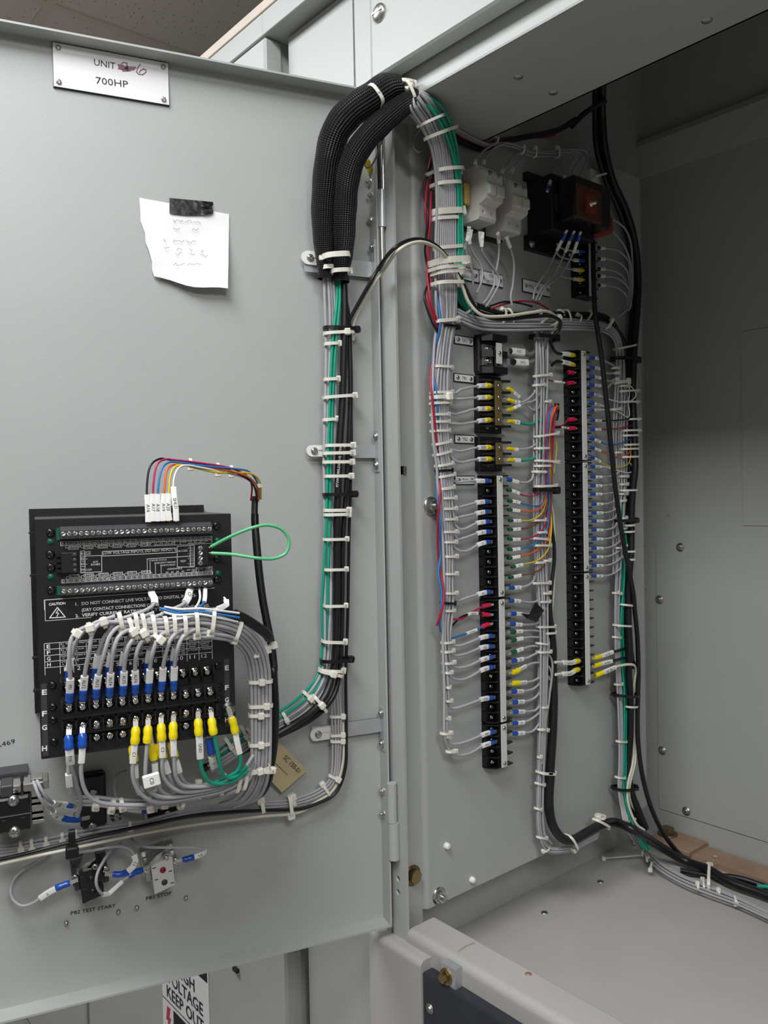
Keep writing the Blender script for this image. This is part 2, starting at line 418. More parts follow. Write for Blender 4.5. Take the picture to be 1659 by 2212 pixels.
# ------------------------------------------------------------------ the room
ceil = MB().box(WD, -4.5, 5, -6, 4, ZC+.02, ZC+.06).build('ceiling', 'tbar', kind='structure')
tp = MB()
T = .605
gx, gy = -1.415, .033            # a grid crossing read from the photo
tb = MB().box(WD, -T/2+.011, T/2-.011, -T/2+.011, T/2-.011, 0, .014)
tme = proto(tb, 'ceiling_tile', 'acoustic_tile')
for i in range(-2, 4):
    for j in range(-4, 3):
        o = inst('ceiling_tile', tme, Matrix.Translation((gx+(i+.5)*T, gy+(j+.5)*T, ZC+.006)), ceil)
for i in range(-2, 5):
    MB().box(WD, gx+i*T-.012, gx+i*T+.012, gy-4*T, gy+3*T, ZC, ZC+.02).build('grid_bar', 'tbar', ceil)
for j in range(-4, 4):
    MB().box(WD, gx-2*T, gx+4*T, gy+j*T-.012, gy+j*T+.012, ZC+.0004, ZC+.02).build('grid_bar', 'tbar', ceil)
MB().box(WD, -4.5, 5, -6, 4, ZF-.05, ZF).build('floor', 'room_floor', kind='structure')

for nm, bxs in (('wall_front', (-4.4, 4.9, -5.1, -5.0)), ('wall_back', (-4.4, 4.9, 3.8, 3.9)), ('wall_left', (-4.45, -4.4, -5.1, 3.9)), ('wall_right', (4.9, 4.95, -5.1, 3.9))):
    MB().box(WD, *bxs, ZF, ZC+.02).build(nm, 'wall_paint', kind='structure')

# ------------------------------------------------------------------ the switchgear cabinet: open compartment
CW = 0.92                          # compartment width
cab = empty('switchgear_cabinet', (0.4, 0.3, ZF), 'grey enamelled steel switchgear cabinet with its upper compartment standing open', 'cabinet')
def part(mb, name, m, parent=cab, label=None): return mb.build(name, m, parent, label)
def arc(cx, cy, r, a0, a1, n=6): return [(cx+r*math.cos(math.radians(a0+(a1-a0)*i/n)), cy+r*math.sin(math.radians(a0+(a1-a0)*i/n))) for i in range(n+1)]
# side wall, back wall, floor, roof, far side
sidew = part(MB().box(WD, XW-.004, XW, .0, YB+.003, ZFL-.03, .96), 'side_wall', 'paint_inner')
backw = part(MB().box(WD, XW, CW, YB, YB+.003, ZFL-.03, .96), 'back_wall', 'paint_inner')
part(MB().box(WD, XW, CW, .05, YB, ZFL-.003, ZFL), 'compartment_floor', 'paint_warm')
part(MB().box(WD, XW, CW, 0, YB, .957, .96), 'compartment_roof', 'paint_inner')
part(MB().box(WD, CW, CW+.003, 0, YB+.003, ZFL-.03, .96), 'far_side_wall', 'paint_inner')
# back wall sheets: lower cover plate, hatch, upper rail
q0 = BK.l('.', 1424, 1746, .002); q1 = BK.l('.', 1411, 1166, .002)
cov = part(MB().box(BK, q0[0], .86, q0[1], q1[1], 0, .0022), 'back_cover', 'paint_inner')
q0 = BK.l('.', 1605, 1135, .001); q1 = BK.l('.', 1598, 718, .001)
part(MB().box(BK, q0[0], .72, q0[1], q1[1], 0, .0016), 'back_hatch', 'paint_inner')
zr0, zr1 = BK.l('.', 1393, 382, .004)[1], BK.l('.', 1324, 326, .018)[1]
part(MB().prism(BK, [(zr1, 0), (zr1, .016), (zr1-.012, .020), (zr0, .004), (zr0, 0)][::-1], XW, CW, 'a'), 'back_rail', 'paint_inner')
for q in ((1470, 1182), (1425, 1295), (1431, 1621), (1483, 1752)):
    put('cover_screw', PANW, BK, '.', *q, .0022, cov, random.random())
put('bolt', BOLT, BK, '.', 1503, 1823, 0, cab, .3, .62)
hp = BK.c('.', 1444, 1114, 0)
punch(backw, [MB().cyl(hp+BK.ez*.01, hp-BK.ez*.01, .004, n=16)])
punch(sidew, [MB().box(SW, .60, YB-.002, z_, z_+.0012, -.0025, .002) for z_ in (SW.l('.', 1382, y_, 0)[1] for y_ in (1180, 1275))])
# sill with rolled front and back bends
prof = [(-.001, -.20)]+arc(.010, ZS-.011, .011, 180, 90)+arc(.049, ZS-.006, .006, 90, 0)+[(.055, ZFL-.01), (.052, ZFL-.01), (.052, ZS-.006), (.012, ZS-.004), (.004, -.20)]
prof = [(-.001, -.76)]+prof[1:-1]+[(.004, -.76)]
YZ = Fr((0, 0, 0), (1, 0, 0), (0, 1, 0), (0, 0, 1))
def prism_x(poly, x0, x1):          # polygon in (y,z) extruded along x
    n = len(poly); m = MB()
    v = [(x0, p[0], p[1]) for p in poly]+[(x1, p[0], p[1]) for p in poly]
    f = [tuple(range(n)), tuple(range(2*n-1, n-1, -1))]+[(i, i+n, (i+1) % n+n, (i+1) % n) for i in range(n)]
    m.add(v, f)
    return m
sill = part(prism_x(prof, .0, CW), 'sill', 'paint_warm')
st1 = CAM+ray(*cp('V', 1250, 1676))*((ZS+.0002-CAM[2])/ray(*cp('V', 1250, 1676))[2]); part(MB().lathe(st1, Z3, [(0, .0045), (.0001, .0045)], 12), 'stain', 'copper')
for a_, b_ in (((625, 1470), (690, 1425)), ((690, 1425), (765, 1395))):
    e0, e1 = [CAM+ray(*cp('V', *q))*((ZS+.0003-CAM[2])/ray(*cp('V', *q))[2]) for q in (a_, b_)]; d_ = (e1-e0)/np.linalg.norm(e1-e0)
    part(MB().box(Fr(e0, d_, np.cross((0, 0, 1), d_), (0, 0, 1)), 0, np.linalg.norm(e1-e0), -.0012, .0012, 0, .0001), 'smear', 'smear')
# header lip, recessed channel, soffit
part(MB().box(WD, XW, CW, .0, .003, ZH, ZH+.011), 'header_lip', 'paint')
part(prism_x([(.0, ZH), (.175, ZH), (.175, ZH+.003), (.0, ZH+.003)][::-1], XW, CW), 'soffit', 'paint_inner')
part(MB().box(WD, XW, CW, .172, .175, ZH, .957), 'soffit_riser', 'paint_inner')
part(prism_x([(.003, ZH+.011), (.024, ZH+.012), (.026, ZH+.062), (.029, ZH+.062), (.027, ZH+.009), (.003, ZH+.008)], -.03, CW), 'header_channel', 'paint')
for q in ((1120, 166), (1195, 200), (1527, 44)):
    pp = WD.c  # soffit fasteners
    d = ray(*q); t = (ZH-CAM[2])/d[2]; p = CAM+t*d
    m_ = Matrix.Translation(Vector(p)) @ Matrix.Rotation(math.pi, 4, 'X')
    inst('soffit_rivet', RIVET, m_, cab)
# upper front door sheet above the header, with its screw
ud = part(MB().box(FT, -.036, CW, .612, .765, -.02, .004, .003), 'upper_front_sheet', 'paint')
scr = FT.c('.', 820, 28, .004)
part(MB().lathe(scr, FT.ez, dome(.0125, .006), 18), 'quarter_turn_screw', 'zinc', ud)
part(MB().box(Fr(scr, FT.ex, FT.ey, FT.ez), -.010, .010, -.0012, .0012, .0045, .0066), 'screw_tab', 'zinc', ud)
# hinge-side frame post (flat flange facing the aisle) and filler sheet to its left
post = part(MB().box(FT, -.030, 0, -.60, .61, -.004, 0), 'frame_post', 'paint')
punch(post, [MB().cyl(FT.c('.', 860, y, 0)+FT.ez*.01, FT.c('.', 860, y, 0)-FT.ez*.012, .0042, n=16) for y in (1898, 1927)])
part(MB().box(FT, -.249, -.036, -1.49, .765, -.02, 0, .006), 'filler_sheet', 'paint')
part(MB().box(WD, -.27, XW-.005, .02, .6, -1.49, .765), 'left_side_sheet', 'paint')
# lower front: capped corner post, navy drawer front, latch
capz = -.581
cpst = part(prism_x([(-.02, -1.49)]+[(-.02, capz-.010)]+arc(-.011, capz-.009, .009, 180, 90)+[(.0, capz), (.0, -1.49)][0:2], -.060, .048), 'lower_post', 'paint_warm')
nv = part(MB().box(FT, .0485, CW, -1.2, -.594, .0, .018, .002), 'lower_drawer_front', 'navy', label='dark navy drawer front')
put('navy_screw', PANW, FT, 'V', 368, 1985, .018, nv, .5, .8)
lt = FT.l('V', 505, 1660, .012)
part(MB().box(FT, lt[0]-.006, lt[0]+.020, lt[1]-.030, lt[1]+.012, .001, .014), 'latch_block', 'alu')
lp = FT.P(lt[0]+.004, lt[1]-.003, .014)
part(MB().lathe(lp, FT.ez, [(0, .0105), (.002, .0105), (.0022, .008), (.003, .008)], 18, False).prism(Fr(lp, FT.ex, FT.ey, FT.ez), hexpoly(.0062), .003, .009), 'latch_bolt', 'brass')
ls = FT.l('V', 570, 1605, .0006)
punch(sill, [MB().box(FT, ls[0]-.002, ls[0]+.016, ls[1]-.003, ls[1]+.003, -.008, .006)])
# side wall hardware seen between post and panel
put('bolt', BOLT, SW, 'V', 208, 790, .054, cab, .2)
hl = SW.l('.', 868, 1016, .0545)
part(MB().box(SW, hl[0]+.001, hl[0]+.007, hl[1]-.0055, hl[1]+.0055, .0546, .057), 'clip_nut', 'zinc')
# mounting panel with bent front edge
fret = part(MB().box(WD, -.024, -.022, .0045, .0495, ZFL, .62), 'front_return', 'paint_inner')
punch(fret, [MB().box(SW, hl[0]-.006, hl[0]+.006, hl[1]-.006, hl[1]+.006, .045, .060)])
pp = [(.049, -.022)]+arc(.059, -.010, .010, 180, 90, 8)+[(.622, 0), (.622, -.002), (.059, -.002)]+[(.051, -.010), (.051, -.022)]
mp = part(MB().prism(PN, pp[::-1], -.560, .615, 'b'), 'mounting_panel', 'paint_inner')
for p in mp.data.polygons: p.use_smooth = False
put('flange_nut', HEXN, PN, 'V', 445, 970, 0, mp, .2)
put('flange_nut', HEXN, PN, '.', 930, 1093, 0, mp, .5, 1.1)
for q in ((512, 525), (740, 830)):
    part(MB().lathe(PN.c('V', *q), PN.ez, [(0, .005), (.004, .005), (.0065, .0035), (.007, .001)], 12), 'nylon_standoff', 'sleeve', mp)
# floor fasteners and copper ground bar
for q in ((1297, 1905), (1176, 1972)):
    put('floor_rivet', RIVET, FL, '.', *q, 0, cab)
bar = empty('ground_bar', (.4, YB-.03, ZFL), 'flat copper ground bar with bolt holes along the foot of the back wall', 'bus bar')
barm = MB().box(FL, .030, .85, YB-.062, YB-.006, .0, .010).build('bar', 'copper', bar)
MB().box(FL, -.035, .052, YB-.072, YB-.003, .0102, .018, .001).build('joint_plate', 'copper', bar)
punch(barm, [MB().cyl(FL.c('W', *q, .010)+np.array((0, 0, .01)), FL.c('W', *q, .010)-np.array((0, 0, .03)), .0075, n=18) for q in ((990, 918), (1207, 994))])
put('bolt', BOLT, FL, 'W', 800, 800, .018, bar, .1, 1.3)

# ------------------------------------------------------------------ neighbouring cabinet to the left
nb = empty('switchgear_cabinet', (-.75, .3, ZF), 'neighbouring closed grey cabinet carrying the high voltage sign, behind the open door', 'cabinet')
part(MB().box(FT, -1.16, -.265, -1.49, .763, 0, .030, .004), 'cabinet_front', 'paint', nb)
part(MB().box(FT, -2.2, -1.185, -1.49, .763, 0, .030, .004), 'cabinet_front', 'paint', nb)
part(MB().box(WD, -2.2, -.271, .003, .6, -1.49, .764), 'carcass', 'paint', nb)
for x0_, x1_, g_ in ((-2.2, -.2705, nb), (-.27, CW, cab)):
    part(MB().box(FT, x0_, x1_, .765, .800, -.19, .030, .001), 'top_trim', 'paint', g_)
    part(MB().box(FT, x0_, x1_, .800, .816, -.19, .032, .001), 'top_edge_strip', 'trim_beige', g_)
part(bx(FT, '.', 508, 2086, 517, 2101, .03, .030, .036), 'latch_tab', 'black', nb)
# sign
sg = empty('warning_sign', FT.c('.', 400, 2200, .03), 'white high voltage keep out sign with black and red print on the neighbouring cabinet', 'sign')
s0 = FT.l('.', 351, 2130, .031); s1 = FT.l('.', 450, 2105, .031)
top = s1[1]+.028; bot = top-.30
MB().box(FT, s0[0], s1[0], bot, top, .030, .0315).build('sign_board', 'sign_white', sg)
blk = MB(); red = MB(); wht = MB()
SGF = Fr(FT.P(0, 0, .0318), FT.ex, FT.ey, FT.ez); sw_ = s1[0]-s0[0]
blk.box(SGF, s0[0]+.10, s1[0]-.004, top-.046, top-.003, 0, .0003)
wht.add([SGF.P(s0[0]+.155+.026*math.cos(t), top-.018+.026*math.sin(t), .0005) for t in np.linspace(math.pi, 2*math.pi, 14)], [tuple(range(14))])
for k, (s_, y_) in enumerate((('HIGH', -.075), ('VOLTAGE', -.107), ('KEEP OUT', -.139))):
    text3(blk, SGF.P((s0[0]+s1[0])/2+.004*(k == 0), top+y_, .0003), SGF.ex, SGF.ey, s_, .024, True, sw_*.90, .012)
blk.box(SGF, s0[0], s1[0], top-.161, top-.1595, 0, .0003)
bolt_ = [(0, .034), (.014, .034), (.008, .014), (.016, .014), (-.002, -.024), (.003, .004), (-.006, .004)]
red.add([SGF.P(s0[0]+.022+q[0], top-.205+q[1], .0003) for q in bolt_], [tuple(range(6, -1, -1))])
blk.box(SGF, s0[0]+.050, s1[0]-.006, top-.290, top-.168, 0, .0003)
ex_ = [(.5*sw_*.6*math.cos(t)*1.0, .036*math.sin(t)) for t in np.linspace(0, 2*math.pi, 30)[:-1]]
wht.add([SGF.P(s0[0]+.127+q[0]*1.06, top-.222+q[1]*1.12, .0005) for q in ex_], [tuple(range(29))])
red.add([SGF.P(s0[0]+.127+q[0], top-.222+q[1], .0007) for q in ex_], [tuple(range(29))])
text3(wht, SGF.P(s0[0]+.127, top-.222, .0009), SGF.ex, SGF.ey, 'DANGER', .022, True, sw_*.5, .012)
blk.build('sign_lettering', 'ink', sg); red.build('danger_oval', 'ink_red', sg); wht.build('white_lettering', 'print_white', sg)

# ------------------------------------------------------------------ the open door
ZD0, ZD1, UD = -.565, .591, -.86
door = empty('cabinet_door', DR.P(-.4, ZD0), 'open grey enamelled cabinet door carrying a relay, wiring and push buttons on its inner face', 'door')
part(MB().box(DR, UD, .004, ZD0, ZD1, -.003, 0), 'door_sheet', 'paint', door)
part(MB().box(DR, UD, .004, ZD1-.0025, ZD1, 0, .026), 'top_flange', 'paint', door)
part(MB().box(DR, UD, .004, ZD0, ZD0+.0025, 0, .026), 'bottom_flange', 'paint', door)
part(MB().box(DR, .0015, .004, ZD0+.003, ZD1-.003, 0, .026), 'hinge_flange', 'paint', door)
part(MB().box(DR, UD-.003, UD, ZD0, ZD1, 0, .026), 'latch_flange', 'paint', door)
def hinge(segs, lab):
    h = empty('hinge', DR.c('.', *segs[-1][2:4], .03), lab, 'hinge', 'door hinges')
    for nm, r, x1, y1, x0, y0, m in [(s[4], s[5], s[2], s[3], s[0], s[1], s[6]) for s in segs]:
        p0 = DR.c('.', x0, y0, .028); p1 = DR.c('.', x1, y1, .028); p1[0], p1[1] = p0[0], p0[1]
        MB().cyl(p0, p1, r, n=16).build(nm, m, h)
    return h
hinge([(825.5, 300, 826, 411, 'hinge_pin', .0030, 'steel'), (824, 411, 824, 491, 'knuckle', .0058, 'alu'), (824, 491, 824, 571, 'hinge_pin', .0038, 'steel')], 'lift-off hinge beside the braided sleeves, bright pin showing')
hinge([(846, 1691, 846, 1776, 'knuckle', .0068, 'paint'), (850, 1776, 850, 1856, 'knuckle', .0078, 'paint')], 'painted lift-off hinge low on the door edge')
HF = Fr(DR.P(.0015, 0, 0), DR.ez, (0, 0, 1), -DR.ex)       # inner side of the hinge flange
for q in ((803, 475), (803, 423), (828, 1708), (829, 1758)):
    put('hinge_screw', HEXN, HF, '.', *q, 0, door, random.random(), .45)
# door lettering
for a_ in (('U', 'PB2 TEST START', 160, 1055, 632, 975, 34, .0004, .01), ('U', 'PB1 STOP', 955, 902, 1225, 842, 34, .0004, .01), ('.', 'SR469', -16, 1618, 33, 1605, 9.5, .0004, 0.0)):
    text(MB(), DR, *a_).build('stencil_lettering', 'ink', door)
for q in ((112, 1132), (660, 1015), (855, 972), (1372, 868)):
    put('stud_end', PIN, DR, 'U', *q, 0, door)

# ------------------------------------------------------------------ wires, lugs, sleeves, ties
NPANEL = np.array((.80, -.60, 0.0))              # direction the wire markers on the panel are turned to
def resample(P, n=None, step=.004):
    s = np.concatenate([[0], np.cumsum(np.linalg.norm(np.diff(P, axis=0), axis=1))])
    return s
def cut(P, s, a, b, n=6):
    t = np.linspace(a, b, n); return np.array([[np.interp(x, s, P[:, i]) for i in range(3)] for x in t])
def wire(fr, crop, pts, h, r, m, label, group=None, name='wire', cat='wire', sub=5, n=7):
    P = smooth(path(fr, crop, pts, h), sub)
    return MB().tube(P, r, n).build(name, m, None, label, cat, group)
def oval(mb, P, nrm, a, b, k=12):
    # flattened sleeve along polyline P: half-width a across, half-thickness b along nrm
    P = np.array(P); tg = np.gradient(P, axis=0); v, f = [], []
    for i in range(len(P)):
        t = tg[i]/np.linalg.norm(tg[i]); nn = nrm-t*(nrm@t); nn /= np.linalg.norm(nn); bb = np.cross(t, nn)
        for j in range(k):
            an = 2*math.pi*j/k; c, s = math.cos(an), math.sin(an)
            e = .45
            v.append(P[i]+bb*a*math.copysign(abs(c)**e, c)+nn*b*math.copysign(abs(s)**e, s))
    for i in range(len(P)-1):
        for j in range(k):
            q = (j+1) % k; f.append((i*k+j, i*k+q, (i+1)*k+q, (i+1)*k+j))
    f.append(tuple(range(k-1, -1, -1))); f.append(tuple(range((len(P)-1)*k, len(P)*k)))
    mb.add(v, f); return mb
def sleeve(P, s, a, b, r, nrm, parent, tx=None, flip=False, wf=1.45, m='sleeve', th=None):
    Q = cut(P, s, a, b, 4); mb = oval(MB(), Q, nrm, r*wf, r*1.2); o = mb.build('marker_sleeve', m, parent)
    if tx:
        mid = (Q[1]+Q[2])/2; t = Q[2]-Q[1]; t /= np.linalg.norm(t)
        if flip: t = -t
        nn = nrm-t*(nrm@t); nn /= np.linalg.norm(nn); up = np.cross(nn, t)
        tm = text3(MB(), mid+nn*(r*1.2+.00015), t, up, tx, th or min(r*1.9, (b-a)*.5), True, (b-a)*.86)
        tm.build('marker_text', 'ink', o)
    return o
def lugwire(fr, crop, pts, h, r, m, label, group=None, lug='lug_blue', bl=.011, sl=.016, tx=None, gap=0.0, nrm=None, flip=False, tongue=.005,
            fork=True, cat='wire', name='wire', wf=1.45, sub=6, br=1.5, slm='sleeve', th=None, start=0.0):
    P = smooth(path(fr, crop, pts, h), sub); s = resample(P)
    nrm = np.array(fr.ez) if nrm is None else nrm
    root = empty(name, P[0], label, cat, group)
    L = s[-1]; t0 = tongue; t1 = t0+bl
    ib = MB(); ib.hold = max(0.0, t1+gap+sl-min(t1*.85, L*.5))+.004; ib.tube(cut(P, s, min(t1*.85, L*.5), L, max(8, int(L/.005))), r, 7).build('insulation', m, root)
    if lug:
        g = MB(); Q = cut(P, s, t0, t1, 7); R_ = [r*br*k for k in (.80, .98, 1.0, .90, 1.0, 1.02, .92)]
        g.tube(Q, R_, 10); g.build('lug_barrel', lug, root)
        d = Q[1]-P[0]; d /= np.linalg.norm(d); nn = nrm-d*(nrm@d); nn /= np.linalg.norm(nn); bb = np.cross(nn, d)
        F_ = Fr(P[0], d, -bb, nn) if False else Fr(P[0], d, np.cross(nn, d), nn)
        MB().box(F_, -.003, t0+.002, -r*1.15, r*1.15, -.0006, .0006).build('lug_tongue', 'tin', root)
    if sl > 0:
        a = t1+gap; sleeve(P, s, a, min(a+sl, L), r, nrm, root, tx, flip, wf, slm, th)
    return root
TIES = []
def tie(*a, **k): TIES.append((a, k))                 # tightened once the wires have settled
def make_tie(W_, fr, crop, xa, ya, xb, yb, h, head='r', m='tie_white', rh=None, bw=.0030, label='', group=None, tail=0.0, hs=1.0):
    A, B = fr.c(crop, xa, ya, h), fr.c(crop, xb, yb, h); c = (A+B)/2; L = np.linalg.norm(B-A); e = (B-A)/L
    n = fr.ez; t = np.cross(n, e); rx = L/2; rh = rh or min(rx*.8, .012)
    PT, PR = W_
    d = PT-c; ax = np.abs(d@t); x = d@e; y = d@n
    k_ = (ax < .0045) & (np.abs(x) < rx+.001) & (np.abs(y) < min(.024, rh+.005)) & ('braided' not in label)
    if k_.any():
        x0, x1 = (x[k_]-PR[k_]).min(), (x[k_]+PR[k_]).max(); y0, y1 = (y[k_]-PR[k_]).min(), (y[k_]+PR[k_]).max()
        x0, x1 = max(x0, -rx-.005), min(x1, rx+.005)
        if x1-x0 < 1.5*rx and rx > .01: x0, x1 = min(x0, -rx*.9), max(x1, rx*.9)
        c = c+e*(x0+x1)/2+n*(y0+y1)/2; rx = (x1-x0)/2+.0003; rh = (y1-y0)/2+.0003
    root = empty('cable_tie', c, label, 'cable tie', group)
    N = 26; v, f = [], []; th = .0011
    for i in range(N):
        a = 2*math.pi*i/N; ca, sa = math.cos(a), math.sin(a); q = .62
        x = math.copysign(abs(ca)**q, ca); y = math.copysign(abs(sa)**q, sa)
        for k, w in ((0, -1), (0, 1), (1, 1), (1, -1)):
            v.append(c+e*x*(rx+k*th)+n*y*(rh+k*th)+t*w*bw/2)
    for i in range(N):
        j = (i+1) % N
        for k in range(4): l = (k+1) % 4; f.append((i*4+k, i*4+l, j*4+l, j*4+k))
    MB().add(v, f).build('tie_band', m, root)
    x = {'r': 1, 'l': -1, 'c': 0, 'cr': .4, 'cl': -.4}[head]
    hp = c+e*x*(rx+.0008)+n*(rh*math.sqrt(max(0, 1-x*x))+.0008 if abs(x) < 1 else 0)
    F_ = Fr(hp, e, t, n); g = bw*hs
    MB().box(F_, -g*.75, g*.75, -g*.8, g*.8, -g*.55, g*.75, g*.2).build('tie_head', m, root)
    if tail > 0:
        MB().box(Fr(hp, e, t, n), 0, tail, -bw*.4, bw*.4, -.0005, .0005).build('tie_tail', m, root)
    return root
def strands(fr, crop, pts, h, offs, r, mats, label, group=None, name='wire', sub=5, wav=.0006, n=6):
    # several individual wires following one centre line; offs = (across, out) in metres; pts may carry (x,y,h,spread)
    C = path(fr, crop, [q[:3] for q in pts], h); sp = np.array([q[3] if len(q) > 3 else 1.0 for q in pts])
    tg = np.gradient(C, axis=0); tg /= np.linalg.norm(tg, axis=1)[:, None]
    B = np.cross(np.array(fr.ez), tg); B /= np.linalg.norm(B, axis=1)[:, None]; N_ = np.cross(tg, B)
    out = []
    for k, (a, b) in enumerate(offs):
        ph = random.random()*6
        Q = np.array([C[i]+B[i]*(a*sp[i]+wav*math.sin(ph+1.7*i))+N_[i]*(b*sp[i]+wav*.6*math.cos(ph*2+1.3*i)) for i in range(len(C))])
        m = mats[k % len(mats)] if isinstance(mats, (list, tuple)) else mats
        lb = label[m] if isinstance(label, dict) else label
        rr = r[k % len(r)] if hasattr(r, '__len__') else r
        out.append(MB().tube(smooth(Q, sub), rr, n).build(name, m, None, lb, 'wire', group))
    return out
def uvtube(name, P, rs, m, parent=None, n=28, label=None, cat=None, group=None):
    P = np.array(P); M_ = len(P); tg = np.gradient(P, axis=0); tg /= np.linalg.norm(tg, axis=1)[:, None]
    s = resample(P); u = np.cross(tg[0], (0, 0, 1.0)); u /= np.linalg.norm(u); v, f, uv = [], [], []
    for k in range(M_):
        u = u-tg[k]*(u@tg[k]); u /= np.linalg.norm(u); w = np.cross(tg[k], u)
        for i in range(n+1): a = 2*math.pi*i/n; v.append(P[k]+rs[k]*(u*math.cos(a)+w*math.sin(a))); uv.append((i/n, s[k]))
    for k in range(M_-1):
        for i in range(n): a = k*(n+1)+i; f.append((a, a+1, a+n+2, a+n+1))
    mb = MB().add(v, f, True); o = mb.build(name, m, parent, label, cat, group)
    REG.append([o, 0, n+1, P.copy(), np.array(rs, float), False, 0.0])
    l = o.data.uv_layers.new(name='uv')
    for p in o.data.polygons:
        for li, vi in zip(p.loop_indices, p.vertices): l.data[li].uv = uv[vi]
    return o

# ------------------------------------------------------------------ door: nameplate and taped note
np_ = empty('nameplate', DR.c('AD', 950, 820), 'white engraved nameplate reading unit and 700HP screwed to the door', 'nameplate')
b0 = DR.l('AD', 455, 738, .003); b1 = DR.l('AD', 1437, 540, .003)
MB().box(DR, b0[0], b1[0], b0[1], b1[1], 0, .0026).build('black_core', 'black', np_)
MB().box(DR, b0[0]+.0006, b1[0]-.0006, b0[1]+.0006, b1[1]-.0006, .0026, .0036).build('white_face', 'plate_white', np_)
for q in ((497, 407), (1393, 572), (503, 700), (1397, 850)): put('screw', PAN, DR, 'AD', *q, .0036, np_, random.random(), .8)
tx_ = MB(); text(tx_, DR, 'AD', 'UNIT', 803, 555, 985, 590, 52, .0039); text(tx_, DR, 'AD', '4', 1062, 600, 1098, 607, 46, .0043, .012)
tx_.build('engraved_unit', 'ink', np_)
text(MB(), DR, 'AD', '700HP', 820, 712, 1095, 748, 55, .0039).build('engraved_power', 'ink', np_)
sc = MB()
for k, q in enumerate(((1015, 565, 1155, 575), (1020, 578, 1150, 584), (1040, 590, 1140, 594), (1012, 584, 1090, 600), (1050, 604, 1110, 600), (1010, 552, 1050, 560))):
    stroke(sc, DR, 'AD', [q[:2], q[2:]], 11, .0040)
stroke(sc, DR, 'AD', [(1035, 545), (1055, 530), (1085, 538), (1080, 555)], 6, .0040)
sc.build('marker_scribble', 'ink_purple', np_)
stroke(MB(), DR, 'AD', [(1196, 548), (1172, 585), (1166, 615), (1185, 634), (1218, 636), (1245, 616), (1246, 596), (1224, 588), (1200, 600), (1190, 618)], 7, .0040).build('handwritten_six', 'ink_purple', np_)

note = empty('paper_note', DR.c('A', 740, 1140), 'torn white paper note with faint handwriting taped to the door', 'note')
Lx = [(555, 787), (556, 830), (563, 880), (580, 930), (579, 965), (590, 1000), (604, 1040), (607, 1075), (610, 1100)]
Rx = [(912, 853), (912, 890), (911, 930), (911, 960), (910, 1000), (910, 1040), (909, 1080), (908, 1115), (908, 1150)]
v, f = [], []; NC = 10
for i in range(9):
    for j in range(NC):
        t = j/(NC-1); x = Lx[i][0]*(1-t)+Rx[i][0]*t+(random.uniform(-4, 4) if j == 0 else 0)
        y = Lx[i][1]*(1-t)+Rx[i][1]*t + ((12*math.sin(math.pi*t)*(i == 8)) if i == 8 else 0)-(4*math.sin(t*9) if i == 8 else 0)
        hh = .0012+.013*(i/8)**1.6*(.5+.5*t)+.002*math.sin(t*5+i*.5)*(i/8)
        v.append(DR.c('A', x, y, hh))
for i in range(8):
    for j in range(NC-1): a = i*NC+j; f.append((a, a+NC, a+NC+1, a+1))
pm = MB().add(v, f, True).add([p-DR.ez*.0004 for p in v], [tuple(reversed(q)) for q in f], True)
pm.build('paper', 'paper', note)
hw = MB()
for row, (y0, segs) in enumerate(((880, ((690, 730), (735, 765), (770, 800))), (910, ((690, 715), (765, 792))), (958, ((652, 660), (690, 735), (742, 780))), (992, ((655, 675), (705, 725), (755, 765), (800, 812))), (1010, ((700, 722), (755, 775), (798, 828))), (1052, ((690, 735), (748, 800))))):
    for x0, x1 in segs:
        n_ = max(3, int((x1-x0)/5)); yy = y0+(x0-690)*.06
        hh = .0012+.013*max(0, (y0-815)/300)**1.6*.72+.0018
        stroke(hw, DR, 'A', [(x0+(x1-x0)*k/n_, yy+random.uniform(-6, 6)) for k in range(n_+1)], 1.3, hh)
hw.build('faint_handwriting', 'ink_faint', note)
v, f = [], []
for i in range(6):
    for j in range(12):
        t = j/11; u = i/5; x = 675+172*t+(4*math.sin(i*2) if j == 11 else 0); y = (788+16*t)*(1-u)+(850+8*math.sin(t*3))*u
        v.append(DR.c('A', x, y, .0030+(.0016*random.random() if j > 8 else .0003*random.random())))
for i in range(5):
    for j in range(11): a = i*12+j; f.append((a, a+12, a+13, a+1))
tp_ = MB().add(v, f, False); tp_.build('black_tape', 'tape', None, 'strip of black electrical tape holding the paper note to the door', 'tape')

# ------------------------------------------------------------------ the protection relay on the door
HW = .165
rel = empty('protection_relay', DR.P(-.34, -.222, 0), 'black motor protection relay with white printed terminals mounted through the door', 'relay')
RU0, RU1 = -.441, -.2405
MB().box(DR, -.446, -.2405, -.212, .031, 0, .011).build('mounting_collar', 'black', rel)
MB().box(DR, RU0+.001, RU1-.001, -.213, .0205, .011, HW-.004).build('case', 'black', rel)
MB().box(DR, RU0+.001, RU1-.001, .0205, .0222, .011, HW-.004).build('case_top', 'relay_top', rel)
MB().box(DR, RU0, RU1, -.2225, .0225, HW-.004, HW, .0008).build('rear_plate', 'black', rel)
for y in (1151, 1243, 1421, 1492):
    q = DR.l('.', 69, y, .05); MB().box(DR, RU0-.006, RU0+.001, q[1]-.0008, q[1]+.0008, .045, .056).build('retaining_tab', 'black', rel)
def connrow(bt, bb, u0, u1, hh, sv):
    # nine three-way plugs with slotted screws
    pit = (u1-u0)/26
    for k in range(9):
        a0 = u0+(3*k-.5)*pit; a1 = u0+(3*k+2.5)*pit
        m = MB().prism(DR, [(bb, HW), (bb, hh), (bt-.004, hh), (bt, HW+.004), (bt, HW)][::-1], a0+.0001, a1-.0001, 'a')
        c = m.build('plug_connector', 'grey_plastic', rel)
        for i in range(3):
            inst('slot_screw', SLOT, DR.mx(DR.P(u0+(3*k+i)*pit, sv, hh), random.random()*3.1, .95), c)
